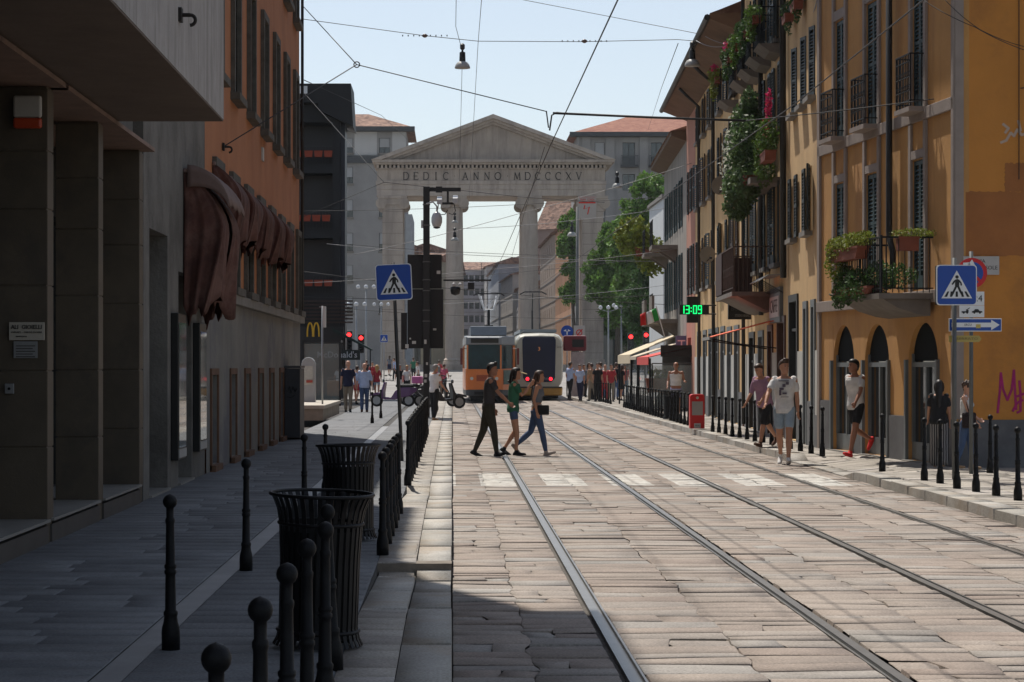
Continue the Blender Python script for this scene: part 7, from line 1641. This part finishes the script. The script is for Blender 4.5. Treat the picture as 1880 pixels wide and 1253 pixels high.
    if hk != 'bald':
        mb = MB(); rg = []
        for (z, rx, y0, y1) in ((-.03, .070, -.100, -.02), (.0, .080, -.108, .0), (.035, .084, -.113, .045), (.07, .080, -.108, .088), (.10, .066, -.088, .088), (.122, .044, -.058, .062), (.132, .02, -.03, .03)):
            yc, ry = (y0 + y1)/2, (y1 - y0)/2; rg.append([HD(rx*math.cos(a), yc + ry*math.sin(a), z) for a in [2*math.pi*i/16 for i in range(16)]])
        mb.rings(rg)
        limb(mb, [HD(0, -.075, .0), HD(0, -.072, -.06)], [.05, .035], flat=.7)
        if hk == 'quiff': limb(mb, [HD(-.03, .06, .115), HD(.03, .06, .118)], [.034, .034])
        if hk == 'curly':
            rr = random.Random(5)
            for q in range(26): a = rr.uniform(0, 6.28); u = rr.uniform(-.2, 1); p = HD(.085*math.cos(a)*math.sqrt(1-u*u), -.02 + .10*math.sin(a)*math.sqrt(1-u*u), .04 + .095*u); sphere(mb, p, .024, .024, .024, 8, 6)
        if hk in ('long', 'verylong', 'bob'):
            ln = {'long': 1.36, 'verylong': 1.22, 'bob': 1.48}[hk]; b1 = U(0, -.075, 1.45); b2 = U(0, -.115, ln)
            limb(mb, [HD(0, -.06, .05), HD(0, -.085, -.03), b1.lerp(HD(0, -.08, -.1), .5), b1, b2], [.075, .078, .075, .068, .03], flat=.62)
            for s in (-1, 1): limb(mb, [HD(s*.066, -.01, .05), HD(s*.078, -.02, -.03), HD(s*.075, -.03, -.10)], [.03, .03, .022])
        if hk == 'bun': sphere(mb, HD(0, -.10, .05), .045, .045, .045)
        fuse(mb, 'hair', hm, body, .008 if fine else .014, 2)
    if extra: extra(root, k, AR, LG_, U, HD, fuse)
    return root
def bagx(dx, dy, z, m, sx=.06, sy=.14, sz=.16, strap=True):
    def f(root, k, AR, LG_, U, HD, fuse):
        mb = MB(); mb.box(dx - sx, dx + sx, dy - sy, dy + sy, z - sz, z + sz); mb.v = [tuple(Vector(v)*k) for v in mb.v]; o = tag(mb.build('shoulder_bag', m, root, bevel=.03), None)
        if strap: s = MB(); s.tube([(dx, dy, z + sz), (dx*.8, 0, 1.47), (dx*.5, -.08, 1.44)], .012, 5); s.v = [tuple(Vector(v)*k) for v in s.v]; s.build('strap', m, o)
    return f
# three people crossing the road
def phone(root, k, AR, LG_, U, HD, fuse):
    w, d = AR[0][2], AR[0][3]; mb = MB(); p = w + d*.1; mb.box(p.x - .05, p.x + .05, p.y - .02, p.y + .05, p.z - .07, p.z + .04); mb.v = [tuple(Vector(v)*k) for v in mb.v]; mb.build('small_bag', CK, root, bevel=.02)
def cap(root, k, AR, LG_, U, HD, fuse):
    mb = MB(); limb(mb, [HD(-.0, .09, .03), HD(.0, .20, .0)], [.05, .035], flat=.3); fuse(mb, 'visor', mat('cap_straw', (.55, .45, .25), .7, 0), root, .009, 1); phone(root, k, AR, LG_, U, HD, fuse)
person('man in charcoal shirt and dark trousers striding right across the road', 897, 838, -90, 1.76, z0=0, legs=((-13, 10), (13, 6)), arms=((5, 5, 8), (34, 3, 12)), lean=3, top=('tee', CCH), bottom=('jeans', CDO), shoes=CK, hair=('quiff', HK), skin=SKIND, fine=2)
person('woman in green top and denim shorts crossing, hand raised to her face', 942, 836, -90, 1.66, z0=0, legs=((6, 38), (10, 12)), arms=((-8, 4, 10), (35, 2, 108)), lean=2, top=('tee', CGR), bottom=('shorts', CJ), shoes=CK, hair=('bob', HK), skin=SKIN, female=True, fine=2, extra=cap)
def belly_bag(root, k, AR, LG_, U, HD, fuse):
    mb = MB(); c = U(.13, .12, 1.0); mb.box(c.x - .05, c.x + .05, c.y - .11, c.y + .13, c.z - .15, c.z + .05); mb.v = [tuple(Vector(v)*k) for v in mb.v]; mb.build('clutch_bag', CK, root, bevel=.015)
    mb = MB(); torso_ = [(1.0, .125), (1.07, .118)]; mb.rings([ell(U(0, 0, z), Vector((r + .012, 0, 0)), Vector((0, r*.8 + .012, 0)), 16) for z, r in torso_]); fuse(mb, 'white_waistband', CW_, root, .01, 1)
person('woman with long brown hair, grey top and tight jeans, leading across the road', 985, 836, -90, 1.62, z0=0, legs=((-16, 32), (15, 4)), arms=((-6, 3, 18), (-16, 5, 30)), lean=2, top=('crop', CGY), bottom=('jeans', CJ), shoes=cloth('beige_shoe', (.35, .3, .27)), hair=('verylong', HB), skin=SKIN, female=True, fine=2, extra=belly_bag)
# right pavement
def tprint(root, k, AR, LG_, U, HD, fuse):
    m = mat('print_grey', (.10, .08, .11), .8, 0); c = U(0, .155, 1.27); mb = MB(); y = c.y*k + .008
    for (a, b, c_, d) in ((-.085, .085, 1.345, 1.36), (-.085, -.04, 1.29, 1.335), (-.03, .02, 1.25, 1.30), (.0, .07, 1.20, 1.24), (.04, .075, 1.11, 1.2), (-.05, .02, 1.13, 1.16), (-.08, .05, 1.08, 1.09)): mb.box(a*k, b*k, y - .03 + .06*(1.36 - d)*.15, y + .004 + (d - 1.1)*.03, c_*k + .03, d*k + .03)
    mb.build('shirt_print', m, root)
person('young man in white printed t shirt and pale denim shorts stepping off the right kerb', 1440, 836, 168, 1.80, z0=.02, Y=39.4, legs=((16, 4), (-10, 26)), arms=((-10, 8, 12), (34, 18, 12)), lean=1, top=('tee', CW_), bottom=('shorts', CJL), shoes=CW_, hair=('quiff', HB), skin=SKIN, fine=2, turn=35, extra=tprint)
person('older man in lilac shirt and black shorts looking down beside the printed t shirt', 1404, 820, 130, 1.66, legs=((18, 5), (-22, 20)), arms=((15, 6, 30), (10, 8, 25)), lean=12, top=('rolled', CPU), bottom=('longshorts', CK), shoes=CBR, hair=('short', HB), skin=SKIN, fine=2, build=1.08, headpitch=-25)
person('young man in white t shirt, black shorts and red shoes walking left by the arches', 1571, 838, 130, 1.72, legs=((18, 2), (-16, 50)), arms=((30, 14, 10), (-20, 6, 14)), lean=2, top=('tee', CW_), bottom=('shorts', CK), shoes=CRS, hair=('short', HK), skin=SKIND, fine=2, turn=-15)
person('woman with long black hair, black top and wide striped trousers, seen from behind', 1724, 845, -12, 1.34, Y=35.2, z0=.15, legs=((14, 4), (-10, 12)), arms=((14, 8, 22), (5, 6, 10)), lean=2, top=('tee', CK), bottom=('wide', CST), shoes=CTN, hair=('verylong', HK), skin=SKIN, female=True, fine=2, build=1.12)
person('woman in white sleeveless top and jeans leaning by the corner with a dark shoulder bag', 1774, 844, -120, 1.32, Y=34.6, z0=.14, legs=((8, 4), (-8, 10)), arms=((8, 8, 20), (20, 6, 35)), lean=-1, top=('tank', CW_), bottom=('jeans', CJ), shoes=CTN, hair=('curly', HB), skin=SKINL, female=True, fine=2, turn=-25, headpitch=-15, extra=bagx(.2, .12, .98, cloth('dark_bag', (.02, .012, .014))))
person('bald man jogging towards the camera in a white tank top behind the bollards', 1241, 758, 175, 1.72, Y=70.5, legs=((20, 10), (-12, 45)), arms=((10, 14, 75), (-10, 12, 60)), lean=4, top=('tank', CW_), bottom=('shorts', cloth('blue_print', (.25, .25, .42))), shoes=CK, hair=('bald', None), skin=SKIND, fine=1, build=1.1)
# left pavement
person('bald man in navy polo shirt and khaki trousers walking away on the left', 639, 757, 0, 1.76, legs=((10, 4), (-8, 14)), arms=((-5, 8, 10), (8, 8, 12)), top=('tee', CN), bottom=('trousers', CKH), shoes=CK, hair=('bald', None), skin=SKINL, fine=1, build=1.08)
person('balding man in light blue shirt and blue trousers walking away beside the navy polo', 669, 757, 0, 1.68, legs=((-8, 12), (12, 4)), arms=((4, 12, 14), (-5, 12, 14)), top=('rolled', CLB), bottom=('trousers', CJ), shoes=CBR, hair=('bald', None), skin=SKINL, fine=1, build=1.12)
person('woman with long blond hair and denim shorts walking away on the left', 692, 733, 0, 1.62, legs=((8, 5), (-8, 15)), top=('tee', CRD), bottom=('shorts', CJL), shoes=CW_, hair=('long', HY), skin=SKINL, female=True, fine=1)
person('man in pale t shirt and dark trousers by the wooden cart', 622, 733, -20, 1.60, legs=((10, 5), (-10, 15)), top=('tee', CW_), bottom=('trousers', CK), shoes=CK, hair=('short', HK), skin=SKIND, fine=0)
person('person in pale blue half hidden between the two men walking away', 655, 742, 0, 1.58, legs=((8, 5), (-10, 20)), top=('tee', CLB), bottom=('shorts', CRD), shoes=CK, hair=('short', HB), skin=SKIN, fine=0)
person('woman in white blouse and black skirt facing the camera by the scooters', 747, 733, 180, 1.60, legs=((6, 3), (-6, 8)), top=('tee', CW_), bottom=('skirt', CK), shoes=CTN, hair=('bun', HY), skin=SKIN, female=True, fine=1, extra=bagx(.2, .0, 1.05, CPK))
person('person in a dark top and white skirt beside the woman in the white blouse', 734, 731, 170, 1.64, legs=((6, 3), (-6, 8)), top=('tee', CK), bottom=('skirt', CW_), shoes=CK, hair=('short', HG), skin=SKIN, fine=0)
person('man in white t shirt leaning on the camera mast with his back to the road', 797, 784, -40, 1.62, Y=66.5, z0=.12, legs=((6, 3), (-4, 8)), arms=((10, 5, 30), (12, 6, 35)), top=('tee', CW_), bottom=('trousers', CK), shoes=CTN, hair=('short', HG), skin=SKIN, fine=1)
person('woman in pink top sitting on a scooter near the mast', 806, 735, 20, 1.58, legs=((10, 5), (-5, 15)), top=('tee', CPK), bottom=('trousers', CKH), shoes=CK, hair=('long', HG), skin=SKIN, female=True, fine=0)
person('small distant woman in grey top and dark skirt in front of the left pier', 715, 690, 0, 1.66, Y=190, z0=gz(190), legs=((8, 5), (-8, 15)), top=('tee', CGY), bottom=('skirt', CN), shoes=CK, hair=('long', HB), skin=SKIN, female=True, fine=0)
far = [(683, 722, 138, CRD, CN, 'red'), (674, 715, 150, CK, CJ, 'black'), (725, 712, 165, CLB, CK, 'pale blue'), (759, 708, 170, CGR, CK, 'green'), (815, 722, 128, CPK, CK, 'pink'), (806, 715, 150, CRD, CK, 'dark red'), (768, 722, 140, CW_, CKH, 'white')]
for i, (px, py, Y, a, b, c) in enumerate(far):
    person('distant pedestrian in a %s top on the piazza %s' % (c, 'left of the crossing sign' if px < 700 else ('behind the scooters' if px > 740 else 'before the left pier')), px, py, rb.choice([0, 180, 60]), 1.68, Y=Y, z0=gz(Y), legs=((10, 5), (-10, 15)), top=('tee', a), bottom=('trousers', b), shoes=CK, hair=('short', HB), skin=SKIN, fine=0)
# crowd at the tram stop, right
crowd = [(1046, 733, 106, CLB, CK, 'short', 'pale blue shirt nearest the cream tram'), (1065, 735, 103, CLB, CN, 'short', 'blue shirt and dark trousers second from the cream tram'), (1080, 722, 118, CN, CTN, 'long', 'purple blue top at the back of the waiting group'), (1087, 738, 102, CTN, CKH, 'short', 'tan jacket behind the far litter bin'), (1097, 737, 101, CK, CK, 'short', 'black top and black trousers in the middle of the crowd'), (1110, 736, 103, CRD, CRD, 'bald', 'red top and red shorts in the crowd'), (1122, 738, 101, CRD, CKH, 'short', 'dark red shirt and khaki trousers with a backpack'), (1131, 735, 106, CK, CJ, 'short', 'dark jacket and jeans at the right of the crowd'), (1141, 732, 104, CK, None, 'long', 'short black dress at the right end of the crowd'), (1104, 728, 112, CW_, CJ, 'short', 'white shirt at the back of the crowd'), (1072, 724, 115, CGY, CK, 'short', 'grey shirt behind the pale blue ones'), (1148, 722, 118, CRD, CJ, 'short', 'red shirt far behind beside the beige awning')]
for i, (px, py, Y, a, b, hr, c) in enumerate(crowd):
    fem = hr == 'long'
    person('person in ' + c, px, py, rb.choice([0, 10, 160, -30, 200]), rb.uniform(1.62, 1.78), Y=Y, z0=.12, legs=((rb.uniform(4, 14), 5), (-rb.uniform(4, 12), 15)), arms=((rb.uniform(-10, 20), 8, rb.uniform(10, 50)), (rb.uniform(-10, 20), 8, 15)), top=('tee', a), bottom=('trousers', b) if b else ('dress', CK), shoes=CK, hair=(hr, HB if hr != 'bald' else None), skin=SKIN, female=fem, fine=0)
person('seated looking customer in dark clothes behind the cafe glass screen', 1215, 735, 160, 1.25, Y=86, z0=.12, legs=((60, 70), (60, 70)), top=('tee', CCH), bottom=('trousers', CK), shoes=CK, hair=('short', HK), skin=SKIN, fine=0)
# ================================================================ OVERHEAD WIRES
def wire(label, pts, r=.006, sag=0.0, m=None, name='overhead_wire', group='tram and lamp cables'):
    """pts: list of (px, py, Y) or world Vectors; sag in metres between consecutive points"""
    W_ = [P(*p) if not isinstance(p, Vector) else p for p in pts]; out = []
    for a, b in zip(W_, W_[1:]):
        n = 12 if sag else 1
        for i in range(n): t_ = i/n; q = a.lerp(b, t_); q.z -= sag*4*t_*(1 - t_); out.append(q)
    out.append(W_[-1]); c = out[0].copy()
    mb = MB(); mb.tube([q - c for q in out], r, 5); o = mb.build(name, m or CABLE, None, smooth=True); o.location = c; return tag(o, label, 'cable', group)
rg_ = P(655, 119, 40)
wire('cable from the high wall of the orange house down to the iron ring', [(553, 8, 54), (655, 119, 40)], .010)
wire('cable from the wall hook of the orange house up to the iron ring', [(410, 270, 36), (655, 119, 40)], .010)
wire('long cable from the iron ring to the tram wire clamp', [(655, 119, 40), (1003, 205, 40)], .009)
wire('thick insulated rod crossing above the right track', [(1015, 208, 40), (1200, 216, 40), (1369, 222, 40)], .022)
wire('cable from the thick rod to the burnt orange wall', [(1369, 222, 40), (1540, 204, 38), (1885, 161, 35.55)], .009)
t = thing('cable_ring', 'small iron ring joining three cables against the sky', 'ring', rg_)
mb = MB(); mb.rings([[( (.05 + .01*math.cos(b))*math.cos(a), .01*math.sin(b), (.05 + .01*math.cos(b))*math.sin(a)) for b in [0, 1.57, 3.14, 4.7]] for a in [2*math.pi*i/16 for i in range(16)]], False, True); mb.build('ring', CABLE, t)
t = thing('wire_clamp', 'forked iron clamp holding the left tram wire to the cross cable', 'clamp', P(1008, 215, 40))
q = lambda a, b: P(a, b, 40) - t.location
mb = MB(); mb.tube([q(1003, 204), q(1007, 235)], .012, 5); mb.tube([q(1040, 209), q(1022, 207), q(1013, 212), q(1011, 226), q(1009, 240)], .014, 6); mb.build('fork', CABLE, t)
wire('contact wire over the left tram track coming from above the camera', [Vector((1.72, 2, 5.5)), Vector((1.72, 23.7, 5.5)), Vector((1.66, 38.5, 5.42)), Vector((1.75, 79, 5.5)), Vector((1.71, 110, 5.6)), Vector((2.2, 180, 6.6))], .009)
wire('contact wire over the right tram track coming from above the camera', [Vector((4.9, 2, 5.5)), Vector((4.9, 24, 5.5)), Vector((4.95, 33, 5.48)), Vector((4.6, 60, 5.45)), Vector((4.3, 110, 5.6)), Vector((4.4, 180, 6.6))], .009)
wire('span cable with insulator beads carrying the hanging lamps', [(553, 35, 66), (780, 66, 66), (878, 76, 66), (1070, 77, 66), (1245, 73, 66), (1345, 82, 64)], .010)
for k, (px, py) in enumerate(((780, 66), (1073, 76))):
    t = thing('insulator', ['left', 'right'][k] + ' egg shaped insulator on the lamp span cable', 'insulator', P(px, py, 66)); mb = MB(); mb.lathe([(.01, -.09), (.05, -.04), (.06, 0), (.05, .04), (.01, .09)], n=10); mb.build('egg', mat('ceramic_brown', (.12, .08, .06), .3, .1), t, smooth=True, rot=(0, R(90), 0))
    mb = MB()
    for j in range(-4, 5):
        if j: mb.box(j*.16 - .015, j*.16 + .015, -.012, .012, -.02, .025)
    mb.build('beads', CABLE, t)
wire('left one of two long lamp feed wires running along the street', [Vector((.1, 20, 9.0)), Vector((.1, 62, 10.9)), Vector((.3, 66, 10.75)), Vector((.35, 120, 10.3))], .008); wire('right one of two long lamp feed wires running along the street', [Vector((.6, 20, 9.2)), Vector((.75, 66, 11.0)), Vector((.9, 120, 10.5))], .008)
wire('thin cable high above the cream tram from sky to the eaves', [(960, 0, 70), (1255, 57, 66), (1345, 75, 62)], .009)
wire('looping pale cable beneath the eaves of the ochre house', [(1295, 67, 63), (1375, 80, 60), (1480, 45, 47), (1500, 0, 44)], .010, .12, CABLEP)
wire('second looping pale cable beneath the eaves of the ochre house', [(1278, 75, 63), (1350, 78, 61), (1450, 15, 49)], .010, .15, CABLEP)
wire('pale straight cable along the top of the corner house', [(1330, 66, 64), (1505, 92, 44.5), (1890, 131, 35.5)], .007, 0, CABLEP)
wire('first dark cable drooping over the burnt orange wall', [(1694, 0, 36), (1790, 50, 35.2), (1890, 95, 35)], .006, .03); wire('second dark cable drooping over the burnt orange wall', [(1735, 0, 35.5), (1800, 55, 35.2), (1890, 88, 35)], .006, .03)
wire('slanting cable from the lamp to the red roofed palace', [(1245, 80, 66), (1215, 160, 110), (1190, 238, 260)], .012); wire('thin slanting wire beside the right hanging lamp', [(1268, 85, 65), (1243, 150, 74)], .008)
wire('cable from the black roof across to the gate pediment', [(553, 145, 60), (700, 212, 140), (760, 267, 219.6)], .012)
wire('cable from the black block to the clamp before the left pier', [(553, 400, 80), (705, 335, 80)], .010); wire('cable from the left pier clamp towards the mast and columns', [(553, 165, 100), (705, 335, 80), (800, 345, 80), (955, 362, 85), (1110, 372, 90)], .010)
sp = [(553, 388, 1440, 345, 85, 'crossing the mast top'), (553, 520, 1260, 455, 88, 'crossing the middle of the columns'), (553, 498, 1235, 560, 95, 'sloping down past the columns'), (600, 448, 1230, 480, 100, 'just above the far skyline'), (553, 545, 1260, 540, 105, 'above both trams'), (640, 470, 1270, 300, 75, 'rising to the ochre house'), (700, 515, 1215, 470, 120, 'in front of the plane trees'), (850, 420, 1265, 375, 110, 'touching the lower tree crown'), (553, 440, 1100, 470, 118, 'beyond the left pier'), (740, 560, 1250, 520, 112, 'low above the orange tram'), (553, 560, 1120, 585, 125, 'lowest behind the crossing sign')]
for i, (a, b, c, d, Y, lab) in enumerate(sp): wire('thin pale span wire ' + lab, [(a, b, Y), ((a+c)/2, (b+d)/2 + 7, Y), (c, d, Y)], .012 if Y > 90 else .009, .06, CABLEP if i % 2 else CABLE)
wire('cable rising from the hook on the concrete overhang out of view', [(283, 24, 20.2), (318, -30, 20.4)], .014)
wire('slanting cable between columns towards the tram wire', [(1000, 270, 60), (966, 380, 76), (940, 470, 95)], .008)
# ================================================================ HAZE
hz = bpy.data.materials.new('haze'); hz.use_nodes = True; N = hz.node_tree.nodes; N.remove(N['Principled BSDF'])
pv = N.new('ShaderNodeVolumePrincipled'); pv.inputs['Color'].default_value = (.80, .87, .95, 1); pv.inputs['Density'].default_value = .00011; pv.inputs['Anisotropy'].default_value = .2
hz.node_tree.links.new(pv.outputs[0], N['Material Output'].inputs['Volume'])
mb = MB(); mb.box(-905, 905, -65, 1505, -1.1, 42); o = mb.build('haze', hz); o['kind'] = 'stuff'
